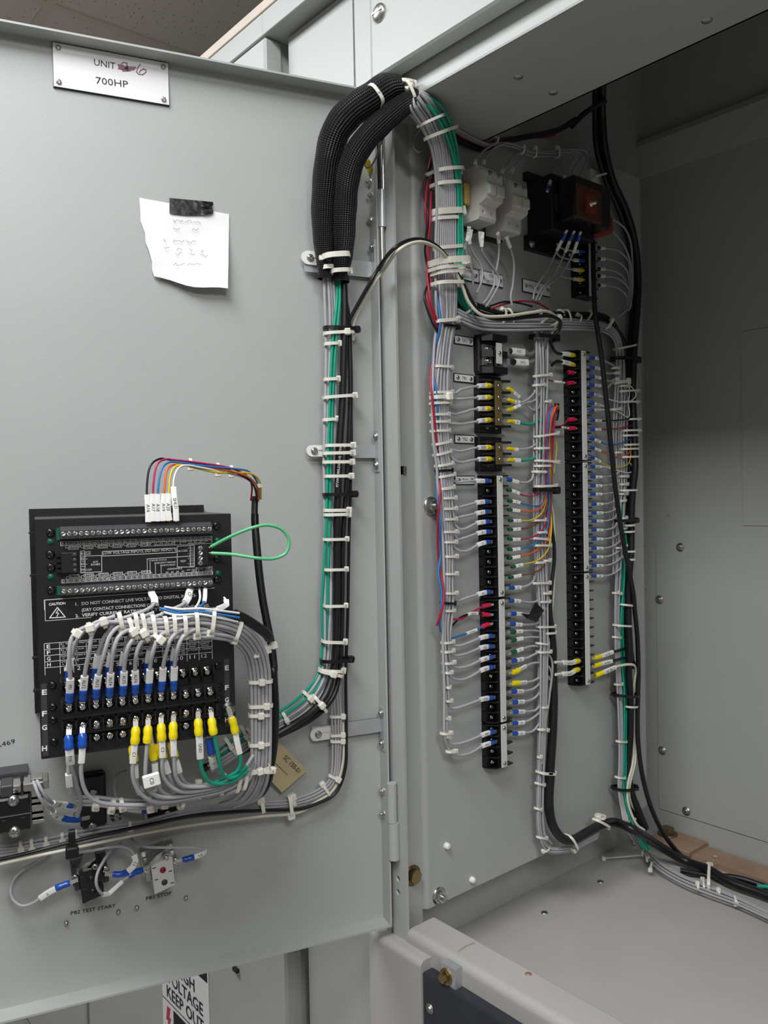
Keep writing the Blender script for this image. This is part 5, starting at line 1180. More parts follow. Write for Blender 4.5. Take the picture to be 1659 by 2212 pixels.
# TB1, TB2: open blocks with a brown fibre marker and pointed barriers
def fibre(lab, crop, ytop, ybot, n, ends):
    z1, z0 = zz(crop, 840, ytop), zz(crop, 840, ybot); o = empty('terminal_block', PN.P(YL, z0), lab, 'terminal block'); pit = (z1-z0)/n
    e1, e0 = zz(crop, 740, ends[0], .012), zz(crop, 740, ends[1], .012)
    MB().box(PN, YL-.0275, YL+.0235, e0, e1, 0, .010, .001).box(PN, YL-.005, YL+.005, z0, z1, .010, .0235).build('block_base', 'black', o)
    poly = [(-.026, .009), (-.024, .014), (-.010, .020), (.010, .021), (.019, .024), (.028, .025), (.021, .016), (.023, .009)]
    bm_ = MB(); bm_.prism(WD_ab, poly[::-1], -.0018, .0018, 'b'); me = proto(bm_, 'barrier', 'black')
    for k in range(n+1): inst('barrier', me, Matrix(((0, 0, 1, XP), (1, 0, 0, YL), (0, 1, 0, z0+k*pit), (0, 0, 0, 1))), o)
    MB().box(PN, YL-.0065, YL+.0065, z0+.001, z1-.001, .0236, .0258).build('marker_strip', 'phenolic' if False else 'ochre_dark', o)
    for k in range(n):
        z = z0+(k+.5)*pit
        for s_ in (-1, 1):
            MB().box(PN, YL+s_*.006, YL+s_*.019, z-.0045, z+.0045, .010, .0120).build('terminal_plate', 'brass', o)
            inst('terminal_screw', TSCR, PN.mx(PN.P(YL+s_*.0125, z, .0140), random.random(), 1.2), o)
        inst('marker_screw', PAN, PN.mx(PN.P(YL, z, .0258), random.random(), .7), o)
    for z in (e1-.009, e0+.009):
        for u in (-.010, .010): inst('mounting_screw', PAN, PN.mx(PN.P(YL+u, z, .010), random.random(), .85), o)
    return [cellz((z0, z1), n, k) for k in range(n)]
mat('ochre_dark', '6b5a34', .5, 0, .15, 60)
TB1 = fibre('four-pole black terminal block with brown marker and yellow lugs, beside plate TB1', 'I', 838, 1292, 4, (796, 1362))
TB2 = fibre('two-pole black terminal block with brown marker and yellow lugs, beside plate TB2', 'I', 1452, 1680, 2, (1398, 1742))
# TA1 power block
ta = empty('power_block', PN.c('I', 780, 770), 'two-pole black power terminal block beside plate TA1', 'terminal block')
p0 = PN.l('I', 606, 770, .012); zt, zb = zz('I', 820, 385, .03), zz('I', 820, 752, .03)
MB().box(PN, YL-.0265, YL+.026, zb, zt, 0, .011, .002).build('block_base', 'black', ta)
for k in range(3):
    z = zb+(zt-zb)*(.06+.44*k); 
    MB().prism(PN, [(-.028, 0), (-.028, .022), (-.012, .040), (.024, .040), (.028, .020), (.028, 0)][::-1] and [(YL+a_, h_) for a_, h_ in ((-.025, .0), (-.025, .016), (-.012, .026), (.020, .027), (.025, .016), (.025, .0))][::-1], z-.005, z+.005, 'b').build('barrier', 'black', ta)
for y_ in (525, 645):
    z = zz('I', 740, y_, .02)
    MB().box(PN, YL-.022, YL-.002, z-.0065, z+.0065, .011, .0165).build('terminal_bar', 'zinc', ta)
    MB().box(PN, YL+.002, YL+.022, z-.0065, z+.0065, .011, .0165).build('terminal_bar', 'zinc', ta)
    inst('terminal_screw', TSCR, PN.mx(PN.P(YL-.012, z, .0165), .3, 1.3), ta); inst('terminal_screw', TSCR, PN.mx(PN.P(YL+.012, z, .0165), .3, 1.3), ta)
zc = (zz('I', 825, 468, .027)+zz('I', 825, 672, .027))/2
MB().box(PN, YL-.006, YL+.006, zz('I', 825, 672, .027), zz('I', 825, 468, .027), .0270, .0284).build('marker_strip', 'marker', ta)
MB().box(PN, YL-.008, YL+.008, zc-.004, zc+.004, .010, .0272).build('marker_post', 'black', ta)
inst('marker_screw', PAN, PN.mx(PN.P(YL, zc, .0284), .4, .8), ta)

# ------------------------------------------------------------------ door-side bundle: every wire runs from the braid down to its own lug
ST = [((893, 218), (901, 207), .072), ((893, 238), (926, 212), .074), ((905, 258), (952, 232), .066), ((922, 292), (970, 268), .056), ((934, 330), (980, 312), .046), ((941, 390), (986, 385), .036),
      ((943, 455), (986, 452), .032), ((941, 520), (986, 520), .028), ((943, 600), (988, 600), .026), ((946, 660), (987, 655), .024), ((949, 700), (982, 695), .022), ((942, 760), (972, 758), .020), ((936, 830), (968, 830), .020),
      ((935, 900), (966, 900), .020), ((939, 960), (966, 960), .020), ((948, 1020), (973, 1020), .020), ((951, 1100), (978, 1100), .020), ((956, 1180), (981, 1180), .020), ((958, 1260), (981, 1260), .020), ((957, 1310), (978, 1310), .020),
      ((955, 1360), (972, 1360), .020), ((955, 1420), (971, 1420), .020), ((957, 1480), (970, 1480), .020), ((957, 1540), (968, 1540), .020), ((958, 1590), (967, 1590), .020), ((963, 1620), (968, 1620), .020)]
RWP = .0021; HL = .0155
LW = []   # (crop, points from lug to bundle, material, lug, label, text)
for i, (pts, tx) in enumerate((([(755, 890), (640, 890), (550, 903), (430, 930), (340, 950)], 'C1'), ([(755, 1005), (640, 1008), (565, 1012), (440, 1022), (330, 1008)], 'C2'), ([(755, 1118), (640, 1120), (560, 1125), (430, 1165), (300, 1160)], 'C3'), ([(755, 1230), (640, 1238), (580, 1250), (440, 1275), (350, 1262), (300, 1235)], 'C0'))):
    LW.append(('I', pts, 'lug_yellow', 'grey wire with yellow lug on the door side of TB1, %s pole down' % nth[i], tx))
for i, (pts, tx) in enumerate((([(760, 1505), (640, 1505), (565, 1512), (440, 1545), (350, 1535), (290, 1475)], 'GND1'), ([(760, 1620), (640, 1622), (570, 1628), (430, 1658), (360, 1630), (310, 1570)], 'GND2'))):
    LW.append(('I', pts, 'lug_yellow', 'grey wire with yellow lug on the door side of TB2, %s pole down' % nth[i], tx))
for i, pts, tx in ((0, [(735, 180), (655, 180), (575, 178), (450, 187), (350, 190)], '1'), (2, [(735, 385), (655, 388), (575, 400), (480, 425), (370, 425)], '3'), (3, [(735, 485), (660, 490), (580, 505), (470, 530), (370, 515)], '4'), (4, [(740, 583), (665, 588), (580, 605), (500, 650), (430, 670), (370, 630)], '5'), (5, [(745, 683), (670, 688), (590, 705), (480, 745), (380, 745)], '8'), (6, [(745, 785), (670, 795), (600, 820), (520, 870), (450, 885), (390, 850), (360, 800)], '7'), (11, [(750, 1285), (680, 1290), (590, 1315), (480, 1350), (370, 1375)], '16')):
    LW.append(('K', pts, 'lug_blue', 'grey wire with blue lug, door side of the strip below TB2, %s cell down' % nth[i], tx))
for i, pts, tx in ((3, [(770, 525), (690, 530), (620, 550), (520, 590), (420, 620), (335, 600)], '1'), (4, [(770, 628), (690, 632), (615, 650), (500, 700), (400, 720), (330, 690)], 'X2'), (5, [(775, 728), (700, 745), (625, 770), (530, 820), (420, 840), (330, 800)], '00'), (6, [(775, 830), (700, 845), (625, 875), (520, 940), (420, 965), (340, 930), (320, 900)], '00'), (9, [(775, 1135), (700, 1145), (630, 1160), (500, 1210), (400, 1240), (325, 1240)], 'P10')):
    LW.append(('L', pts, 'lug_blue', 'grey wire with blue lug, door side of the red-lugged strip, %s cell down' % nth[i], tx))
for i, pts, tx in ((0, [(785, 1475), (710, 1490), (630, 1520), (500, 1575), (390, 1600), (320, 1575)], 'P20'), (1, [(790, 1575), (720, 1595), (640, 1625), (540, 1690), (420, 1715), (340, 1690), (310, 1640)], 'P21')):
    LW.append(('L', pts, 'lug_blue', 'grey wire with blue lug, door side of the short four-cell strip, %s cell down' % nth[i], tx))
leave = [cp(w[0], *w[1][-1])[1] for w in LW]; NW = len(LW)
for i, (c, pts, lug, lab, tx) in enumerate(LW):
    P_ = [PN.c(c, x, y, (.0178 if j == 0 else .020)+(.004 if 0 < j < len(pts)-1 else 0)) for j, (x, y) in enumerate(pts)]
    rank = NW-1-i; up = []
    for (Lp, Rp, h_) in reversed(ST):
        ym = (Lp[1]+Rp[1])/2
        if ym > leave[i]-18: continue
        nn = sum(1 for l in leave if l > ym+6); f = (rank+.5)/max(nn, 1)
        f = f+.04*math.sin(i*2.1+ym*.013)
        up.append(PN.at(Lp[0]+(Rp[0]-Lp[0])*f, Lp[1]+(Rp[1]-Lp[1])*f, h_+(.004 if i % 2 else -.0005)))
    P = smooth(P_+up, 5); s = resample(P); root = empty('wire', P[0], lab, 'wire', 'grey wires of the door-side bundle')
    MB().tube(cut(P, s, .018, s[-1], max(20, int(s[-1]/.012))), RWP, 6).build('insulation', 'wire_grey', root)
    MB().tube(cut(P, s, .007, .0215, 7), [RWP*1.95*q for q in (.8, 1, 1, .9, 1, 1.02, .92)], 10).build('lug_barrel', lug, root)
    d = P[2]-P[0]; d /= np.linalg.norm(d); nn = PN.ez-d*(PN.ez@d); nn /= np.linalg.norm(nn)
    MB().box(Fr(P[0], d, np.cross(nn, d), nn), -.003, .008, -.0026, .0026, -.0006, .0006).build('lug_tongue', 'tin', root)
    sleeve(P, s, .0215, .0395, RWP, NPANEL, root, tx, True, 1.65, 'sleeve', .0036)
LBT = 'white cable tie around the grey bundle on the door side of the panel'; GBT = 'ties down the door-side bundle'
def bt_(crop, rows, h, m='tie_white', bw=.0034, lab=LBT, grp=GBT, hd='r', rh=.008, hs=1.25):
    for r_ in rows:
        y, xa, xb = r_[:3]; dy = r_[3] if len(r_) > 3 else -4
        tie(PN, crop, xa, y-dy/2, xb, y+dy/2, h, hd, m, rh, bw, lab, grp, 0, hs)
bt_('I', ((240, 232, 400, -40), (705, 185, 330, 10), (958, 155, 335, -6), (1065, 155, 322), (1178, 160, 295), (1250, 160, 300), (1340, 165, 300), (1460, 178, 318, -30), (1560, 190, 315, -35), (1675, 200, 348, -30), (1785, 220, 368, -28), (1905, 235, 380, -25)), .021)
bt_('I', ((1005, 155, 320),), .021, hd='cr', bw=.0055)
bt_('K', ((250, 240, 380, -25), (350, 245, 380), (455, 250, 380), (560, 258, 375), (685, 262, 388), (787, 267, 398), (930, 272, 395), (1103, 275, 395), (1295, 270, 395), (1468, 265, 372)), .020, rh=.006)
bt_('L', ((585, 250, 358, -15), (675, 257, 355, -15), (790, 265, 355, -10), (885, 270, 362), (1033, 262, 328), (1170, 265, 340), (1345, 265, 348), (1490, 255, 320), (1530, 275, 350), (1670, 295, 360)), .020, rh=.0045)
bt_('H', ((430, 178, 342, -10), (515, 185, 348, -8), (740, 180, 340, -8), (930, 220, 372, -12), (1075, 185, 350, -8), (1105, 190, 345, -6), (1175, 190, 345, 0), (1415, 215, 345, -10)), .034, bw=.0048, rh=.012)
bt_('H', ((695, 178, 362, -10), (1032, 180, 378, -12)), .034, bw=.0085, hs=1.0, rh=.0125)
tie(PN, 'H', 92, 122, 208, 72, .066, 'c', 'tie_white', .012, .0034, LBT, GBT, 0, .3); tie(PN, 'H', 122, 215, 298, 150, .056, 'c', 'tie_white', .013, .0042, LBT, GBT, 0, .3)
bt_('I', ((305, 232, 420, 20), (1735, 215, 340)), .021, 'tie_black', lab='black cable tie around the grey bundle on the door side of the panel', grp='black ties on the door-side bundle')
bt_('K', ((1395, 250, 385, 8),), .021, 'tie_black', lab='black cable tie around the grey bundle on the door side of the panel', grp='black ties on the door-side bundle', rh=.006)
# teal and black companions of the bundle
for k, (dx, lab) in enumerate(((0, 'inner'), (8, 'middle'), (15, 'outer'))):
    wire(PN, '.', [(898+dx*.3, 214, .076), (932+dx, 238-dx*.5, .078), (962+dx, 290-dx*.5, .064), (980+dx*.6, 350, .048), (988+dx*.4, 430, .036), (990+dx*.4, 520, .032), (988+dx*.4, 590, .030), (990+dx*.4, 635, .024), (1002+dx*.5, 662, .022), (1020, 682+dx*.3, .020)], .03, .0024, 'wire_green', '%s teal green wire curving with the grey bundle into the panel trunk' % lab, 'teal wires beside the door-side bundle')
for k, (dx, r_, lab) in enumerate(((-5, .0050, 'thick'), (-16, .0038, 'slimmer'))):
    cable([(896+dx*.3, 214, .076), (940+dx, 238, .058), (962+dx, 276, .040), (972+dx, 335, .022), (974+dx, 430, .012), (974+dx, 520, .010), (976+dx, 600, .010), (990, 648, .012), (1030, 678+dx, .018), (1090, 690+dx*.6, .020), (1160, 690+dx*.6, .020), (1240, 690+dx*.6, .020), (1300, 694+dx*.6, .018), (1332, 712, .016), (1346, 745, .014)], PN, '.', .02, r_, 'cable_black', '%s black cable passing behind the grey bundle into the panel trunk' % lab)
# red, black and blue twisted wires by the panel edge
for m, lab, pts in (('wire_red', 'red wire twisting down the outer edge of the grey bundle', [(938, 318), (924, 380), (919, 450), (928, 520), (921, 590), (928, 650), (944, 690), (952, 712), (944, 750), (933, 805), (936, 860), (941, 930), (950, 1010), (952, 1080), (948, 1150), (950, 1210), (957, 1275), (955, 1310), (945, 1345), (943, 1352)]),
        ('wire_red', 'second red wire crossing the first beside the grey bundle', [(944, 335), (932, 400), (928, 470), (922, 540), (930, 610), (922, 640), (938, 690), (949, 712)]),
        ('cable_black', 'black wire twisted with the red ones beside the grey bundle', [(940, 325), (917, 400), (925, 470), (921, 540), (930, 600), (918, 640), (934, 690), (950, 716)]),
        ('wire_blue', 'blue wire slipping in and out behind the grey bundle edge', [(944, 420), (946, 560), (946, 640), (951, 695), (944, 745), (937, 785), (942, 850), (948, 1000), (951, 1115), (949, 1150), (952, 1190), (947, 1228), (950, 1256), (956, 1280), (954, 1320), (950, 1345), (952, 1365)])):
    wire(PN, '.', [(x, y, .024+.006*math.sin(y*.03)) for x, y in pts], .02, .0017, m, lab, 'coloured wires on the panel edge')
wire(PN, 'AB', [(640, 455), (600, 510), (545, 600), (548, 680), (600, 715), (650, 690), (680, 660)], .035, .0014, 'wire_dark', 'thin dark wire loop hanging under the bundle mouth')
# red and blue lugs on the red-lugged strip
for pts, m, lug, tx, lab, gp in (([(752, 212), (690, 222), (640, 240), (540, 290), (440, 340), (340, 352), (300, 350)], 'wire_magenta', 'lug_red', None, 'magenta wire with red lug on the red-lugged strip, uppermost', 0), ([(748, 312), (690, 312), (560, 298), (460, 330), (390, 390), (330, 460), (310, 480)], 'cable_black', 'lug_red', 'ZZI.V', 'black wire with printed sleeve and red lug on the red-lugged strip', .010), ([(745, 403), (690, 415), (580, 470), (480, 505), (360, 550), (310, 560)], 'wire_blue', 'lug_red', '57A-B', 'blue wire with printed sleeve and red lug on the red-lugged strip', .012)):
    lugwire(PN, 'L', pts, .021, .0015, m, lab, None, lug, .016, .022 if tx else 0, tx, gp, NPANEL, True, .005, wf=1.5, br=2.3, th=.003)

# ------------------------------------------------------------------ middle bundle (between the two columns)
MST = [((1150, 690), (1180, 690), .007), ((1151, 722), (1186, 722), .014), ((1153, 760), (1187, 760), .024), ((1154, 830), (1187, 830), .022), ((1154, 900), (1184, 900), .020), ((1154, 965), (1181, 965), .020), ((1154, 1030), (1180, 1030), .020), ((1153, 1130), (1182, 1130), .020), ((1156, 1217), (1183, 1217), .020), ((1159, 1282), (1184, 1282), .020),
       ((1163, 1368), (1184, 1368), .020), ((1164, 1455), (1182, 1455), .020), ((1164, 1542), (1180, 1542), .020), ((1162, 1650), (1177, 1650), .018), ((1160, 1762), (1175, 1762), .018), ((1164, 1810), (1178, 1802), .018), ((1178, 1838), (1192, 1822), .018), ((1205, 1842), (1212, 1826), .020), ((1240, 1834), (1246, 1818), .022), ((1290, 1808), (1296, 1794), .026)]
for k in range(9):
    f = (k+.5)/9; end = len(MST) if k < 5 else 14+k-5
    P = smooth([PN.at(L[0]+(R[0]-L[0])*(f+.05*math.sin(k*1.9+j*.8)), L[1]+(R[1]-L[1])*f, h_+(.004 if k % 2 else 0)) for j, (L, R, h_) in enumerate(MST[:end])], 5)
    MB().tube(P, .0019, 6).build('wire', 'wire_grey', None, 'grey wire in the bundle running down between the two strip columns', 'wire', 'grey wires of the middle bundle')
GRR = 'wires on the far side of the door-side column'
def rw(crop, pts, m, lug, tx, lab, r=.0017, bl=.010, sl=.016, gap=0.0, br=1.8, wf=1.6, hs=(.019, .022)):
    n_ = len(pts); Q = [(x, y, hs[0]+(hs[1]-hs[0])*min(1, 2*i/n_)) for i, (x, y) in enumerate(pts)]
    return lugwire(PN, crop, Q, .02, r, m, lab, GRR, lug, bl, sl, tx, gap, NPANEL, False, .005, wf=wf, br=br, th=.0034)
rw('I', [(895, 545), (950, 548), (1060, 562), (1130, 578), (1190, 545), (1230, 470), (1245, 400)], 'wire_dark', 'black', 'DCP', 'thick grey wire with DCP sleeve on the power block', .0040, .004, .028, 0, 1.1, 1.35)
rw('I', [(905, 650), (970, 655), (1085, 664), (1160, 645), (1220, 575), (1250, 480), (1255, 400)], 'wire_dark', 'black', 'DCN', 'thick grey wire with DCN sleeve on the power block', .0040, .010, .028, 0, 1.2, 1.35)
rw('I', [(875, 908), (935, 932), (985, 975), (1050, 1025), (1110, 1095), (1165, 1138), (1210, 1125), (1235, 1050), (1240, 960)], 'wire_grey', 'lug_yellow', 'C1', 'grey wire with yellow lug, far side of TB1, first pole down', bl=.014, br=2.0)
rw('I', [(880, 1018), (935, 1038), (985, 1052), (1060, 1055), (1130, 1010), (1190, 930), (1205, 860)], 'wire_grey', 'lug_yellow', 'B', 'grey wire with yellow lug, far side of TB1, second pole down', bl=.014, sl=.012, br=2.0)
rw('I', [(875, 1132), (940, 1125), (1000, 1098), (1080, 1062), (1170, 1040), (1220, 970), (1232, 880)], 'wire_grey', 'lug_yellow', 'C', 'grey wire with yellow lug, far side of TB1, third pole down', bl=.014, br=2.0)
rw('I', [(880, 1240), (945, 1246), (1040, 1262), (1130, 1270), (1215, 1225), (1258, 1125), (1265, 1040), (1275, 940)], 'wire_green', 'lug_yellow', 'A', 'teal wire with yellow lug, far side of TB1, lowest pole', .0022, .014, .012, 0, 1.6)
rw('I', [(875, 1512), (945, 1520), (1010, 1525), (1120, 1510), (1200, 1458), (1235, 1380), (1245, 1280)], 'wire_grey', 'lug_yellow', None, 'grey wire with yellow lug, far side of TB2, upper pole', bl=.014, sl=.010, br=2.0)
rw('I', [(880, 1625), (945, 1630), (1050, 1636), (1150, 1622), (1225, 1570), (1258, 1450), (1262, 1320), (1270, 1180)], 'wire_green', 'lug_yellow', None, 'teal wire with yellow lug, far side of TB2, lower pole', .0022, .014, .014, 0, 1.6)
# coloured wires fanning out of the stub at the middle bundle
TOPX = {0: 0, 1: 14, 2: 26, 3: 36, 4: 46, 5: 54, 6: 8, 7: 20, 8: 30, 9: 42}
def colw(i, pts, m, tx, lab, lug='pcb_green'):
    t = TOPX[i]
    head = [(x, y, .019+.006*min(1, j/3)) for j, (x, y) in enumerate(pts)]
    up = [cp('K', 1296+t*.9, 60), cp('I', 1298+t*.9, 1600), cp('I', 1296+t*1.0, 1380), cp('I', 1302+t*1.0, 1220), cp('I', 1325+t*.8, 1130), cp('I', 1352+t*.6, 1098+t*.3), cp('I', 1384, 1130)]
    C_ = [PN.c('K', *q) for q in head]+[PN.at(x, y, .030) for x, y in up]
    P = smooth(C_, 5); s = resample(P); root = empty('wire', P[0], lab, 'wire', 'coloured wires fanning to the strip below TB2')
    MB().tube(cut(P, s, .008, s[-1], 60), .0013, 6).build('insulation', m, root)
    MB().tube(cut(P, s, .003, .011, 5), [.0024, .0028, .0028, .0026, .0022], 8).build('lug_barrel', lug, root)
    sleeve(P, s, .011, .027, .0017, NPANEL, root, tx, False, 1.6, 'sleeve', .0032)
for i, (pts, m, tx, cn) in enumerate((([(885, 275), (930, 272), (990, 290), (1060, 322), (1150, 330), (1225, 292), (1275, 225)], 'wire_magenta', 'F', 'magenta'), ([(890, 378), (920, 378), (990, 386), (1070, 410), (1170, 430), (1240, 412), (1290, 330)], 'wire_blue', 'F', 'blue'), ([(890, 468), (925, 466), (1000, 475), (1100, 485), (1200, 465), (1262, 390), (1288, 270)], 'wire_orange', None, 'orange'), ([(900, 572), (950, 574), (1030, 575), (1130, 570), (1220, 520), (1275, 420), (1298, 300)], 'wire_yellow', 'F', 'yellow'), ([(895, 662), (935, 662), (1010, 660), (1120, 640), (1220, 580), (1288, 470), (1305, 360)], 'wire_brown', 'F', 'brown'),
        ([(890, 752), (915, 754), (970, 762), (1080, 755), (1190, 720), (1268, 640), (1308, 520), (1312, 380)], 'wire_magenta', 'F', 'dark magenta'), ([(890, 856), (925, 860), (990, 860), (1080, 842), (1190, 800), (1268, 720), (1308, 610), (1318, 420)], 'wire_blue', 'F', 'lower blue'), ([(890, 948), (940, 945), (1005, 936), (1110, 910), (1230, 850), (1300, 760), (1326, 620), (1326, 420)], 'wire_orange', None, 'lower orange'), ([(925, 1042), (960, 1034), (1085, 1005), (1190, 975), (1278, 900), (1312, 800), (1330, 600), (1322, 400)], 'wire_yellow', 'D', 'lower yellow'), ([(905, 1145), (960, 1135), (1045, 1118), (1150, 1095), (1248, 1040), (1296, 940), (1312, 800), (1318, 600)], 'wire_brown', 'I', 'lower brown'))):
    colw(i, pts, m, tx, '%s wire with white sleeve fanning to the strip below TB2, %s cell down' % (cn, nth[i+1]))
MB().tube(smooth(path(PN, 'I', [(1378, 1230, .030), (1388, 1160, .030), (1396, 1075, .026)]), 4), .0042, 10).build('jacket_stub', 'cable_black', None, 'cut black jacket end where the coloured wires emerge', 'cable')
wire(PN, 'I', [(1375, 1420, .03), (1395, 1480, .03), (1385, 1620, .03), (1365, 1760, .03)], .03, .0009, 'wire_yellow', 'fine yellow stray wire beside the coloured fan')
for pts, m, lug, tx, lab in (([(870, 162), (905, 162), (1005, 190), (1090, 196), (1145, 165), (1165, 100)], 'wire_grey', 'lug_blue', None, 'first'), ([(895, 1242), (945, 1242), (1040, 1238), (1110, 1218), (1165, 1170), (1175, 1120)], 'wire_grey', 'lug_blue', '12', 'twelfth')):
    rw('K', pts, m, lug, tx, 'grey wire with blue lug, far side of strip below TB2, %s cell' % lab, .0019)
for k, (pts, lug, tx, lab) in enumerate((([(890, 172), (930, 172), (1020, 178), (1130, 190), (1210, 170), (1255, 120), (1265, 60)], 'lug_blue', '16', 'first'), ([(905, 398), (945, 402), (1030, 412), (1120, 410), (1200, 395), (1250, 340)], 'lug_blue', '13', 'third'), ([(910, 482), (950, 482), (1030, 478), (1150, 470), (1260, 490), (1312, 550), (1318, 660)], 'pcb_green', '14', 'fourth'), ([(915, 575), (955, 568), (1040, 550), (1150, 535), (1250, 550), (1298, 600), (1305, 720)], 'pcb_green', None, 'fifth'), ([(920, 700), (965, 685), (1060, 650), (1150, 625), (1240, 635), (1310, 700), (1352, 800), (1340, 1000), (1310, 1150), (1270, 1300), (1255, 1450)], 'pcb_green', '15', 'sixth'), ([(920, 775), (975, 768), (1090, 745), (1150, 715), (1210, 680), (1240, 620)], 'lug_blue', '18', 'seventh'),
        ([(925, 890), (985, 880), (1025, 858), (1120, 808), (1200, 790), (1290, 810), (1338, 900), (1312, 1100), (1282, 1300), (1270, 1420)], 'lug_yellow', 'GND2', 'eighth'), ([(925, 1000), (990, 995), (1040, 990), (1150, 975), (1220, 940), (1300, 915), (1320, 960)], 'lug_yellow', 'GND', 'ninth'), ([(920, 1080), (965, 1076), (1095, 1070), (1180, 1040), (1250, 960), (1268, 850)], 'lug_blue', 'P10', 'tenth'), ([(930, 1190), (985, 1182), (1110, 1170), (1200, 1120), (1260, 1010), (1282, 880)], 'lug_blue', 'P11', 'eleventh'), ([(935, 1285), (990, 1278), (1120, 1275), (1200, 1250), (1260, 1130), (1288, 980)], 'lug_blue', 'P12', 'twelfth'))):
    rw('L', pts, 'wire_grey', lug, tx, 'grey wire with %s lug, far side of the red-lugged strip, %s cell down' % ({'pcb_green': 'dark teal', 'lug_yellow': 'yellow', 'lug_blue': 'blue'}[lug], lab), .0019, br=2.4 if lug == 'lug_yellow' else 1.9, bl=.016 if lug == 'lug_yellow' else .010)
rw('L', [(915, 302), (960, 302), (1070, 308), (1130, 306), (1190, 280), (1265, 270), (1305, 210), (1310, 130)], 'wire_grey', 'lug_blue', None, 'grey wire with blue lug running under the black tape flag', .0019, sl=.014)
fg = [(1045, 300), (1130, 310), (1190, 192), (1270, 270), (1195, 388), (1100, 350)]
v = [PN.c('L', x, y, .030+.004*(j % 2)) for j, (x, y) in enumerate(fg)]
MB().add(v+[p-PN.ez*.002 for p in v], [(0, 1, 5), (1, 4, 5), (1, 2, 3), (1, 3, 4), (6, 11, 7), (7, 11, 10), (7, 9, 8), (7, 10, 9)]+[(i, i+6, (i+1) % 6+6, (i+1) % 6) for i in range(6)]).build('tape_flag', 'tape', None, 'folded flag of black tape on a wire beside the middle bundle', 'tape')
for pts, lug, tx, lab in (([(930, 1395), (980, 1392), (1060, 1385), (1140, 1350), (1220, 1280), (1245, 1200)], 'lug_blue', '21', 'first'), ([(930, 1500), (975, 1496), (1060, 1490), (1160, 1470), (1235, 1360), (1252, 1220)], 'lug_blue', '22', 'second')):
    rw('L', pts, 'wire_grey', lug, tx, 'grey wire with blue lug, far side of the short four-cell strip, %s cell' % lab, .0019)
LMT, GMT = 'white cable tie around the middle bundle between the strip columns', 'ties down the middle bundle'
bt_('I', ((790, 1155, 1340, -14), (885, 1160, 1272, -4), (1050, 1262, 1342, 0), (1380, 1168, 1400, -35), (1515, 1170, 1288, 0), (1645, 1170, 1405, 18), (1690, 1155, 1292, 0), (1748, 1130, 1262, 6)), .023, lab=LMT, grp=GMT)
bt_('K', ((230, 1168, 1382, -6), (570, 1165, 1270), (690, 1200, 1270), (755, 1155, 1298, 12), (820, 1165, 1350, 0), (970, 1268, 1342), (990, 1170, 1258), (1195, 1170, 1322), (1295, 1258, 1332), (1380, 1220, 1330), (1630, 1208, 1368), (1690, 1290, 1415, -10)), .023, lab=LMT, grp=GMT)
bt_('L', ((600, 1210, 1282, 8), (680, 1215, 1362, -6), (1230, 1240, 1282), (1455, 1205, 1278, 6), (1730, 1180, 1214), (1880, 1205, 1368, 10), (2000, 1205, 1260, 14)), .022, lab=LMT, grp=GMT, rh=.006)
bt_('N', ((30, 685, 708, 4), (265, 676, 700, 4), (370, 668, 684, 4), (492, 672, 706, 4)), .020, lab=LMT, grp=GMT, rh=.005)
tie(PN, 'N', 690, 558, 715, 538, .02, 'l', 'tie_white', .005, .003, LMT, GMT, 0, 1.2)
bt_('I', ((405, 1145, 1402, 22),), .026, 'tie_black', .006, 'broad black cable tie around the middle bundle below the trunk', None, rh=.010)
bt_('K', ((270, 1170, 1402, 6),), .026, 'tie_black', .006, 'broad black cable tie where the coloured wires join the middle bundle', None, rh=.010)
# cream wire and the thick black cable falling beside the middle bundle, turning along the floor
wire(PN, 'K', [(1335, 380), (1358, 520), (1372, 740), (1376, 980), (1366, 1200), (1352, 1400), (1345, 1480)], .020, .0022, 'wire_cream', 'cream wire falling beside the thick black cable of the middle bundle')
pk = [PN.c('K', x, y, h_) for x, y, h_ in ((1330, 470, .022), (1345, 640, .022), (1368, 820, .022), (1368, 1000, .022), (1345, 1180, .022), (1328, 1350, .022))]
pl_ = [PN.c('L', x, y, h_) for x, y, h_ in ((1322, 330, .022), (1338, 450, .022), (1365, 640, .022), (1378, 850, .022), (1372, 1100, .022), (1360, 1350, .022), (1345, 1600, .022), (1330, 1800, .022), (1318, 1980, .022))]
pn_ = [PN.c('N', x, y, h_) for x, y, h_ in ((730, 210, .024), (722, 330, .026), (735, 430, .030), (775, 492, .034), (825, 503, .036), (890, 468, .034), (955, 435, .032), (1020, 428, .030))]
fl_ = [FL.c('N', x, y, h_) for x, y, h_ in ((1090, 462, .110), (1180, 520, .050), (1300, 592, .014), (1400, 640, .012), (1500, 688, .012), (1600, 722, .012), (1720, 765, .012))]
P = smooth(pk+pl_+pn_+fl_, 6); rr = np.interp(np.arange(len(P)), [0, 30, 42, 60, len(P)], [.0028, .0030, .0060, .0074, .0078])
MB().tube(P, rr, 14).build('power_cable', 'cable_black', None, 'thick black cable falling beside the middle bundle and turning along the compartment floor', 'cable')
for xa, ya, xb, yb, hd, h_ in ((806, 488, 836, 545, 'r', .036), (922, 416, 978, 448, 'r', .034), (935, 408, 950, 398, 'l', .03), (676, 213, 744, 217, 'r', .022)):
    tie(PN, 'N', xa, ya, xb, yb, h_, hd, 'tie_white', .009, .0042, 'white cable tie gripping the thick black cable near the floor', 'ties on the thick black cable', 0, 1.3)

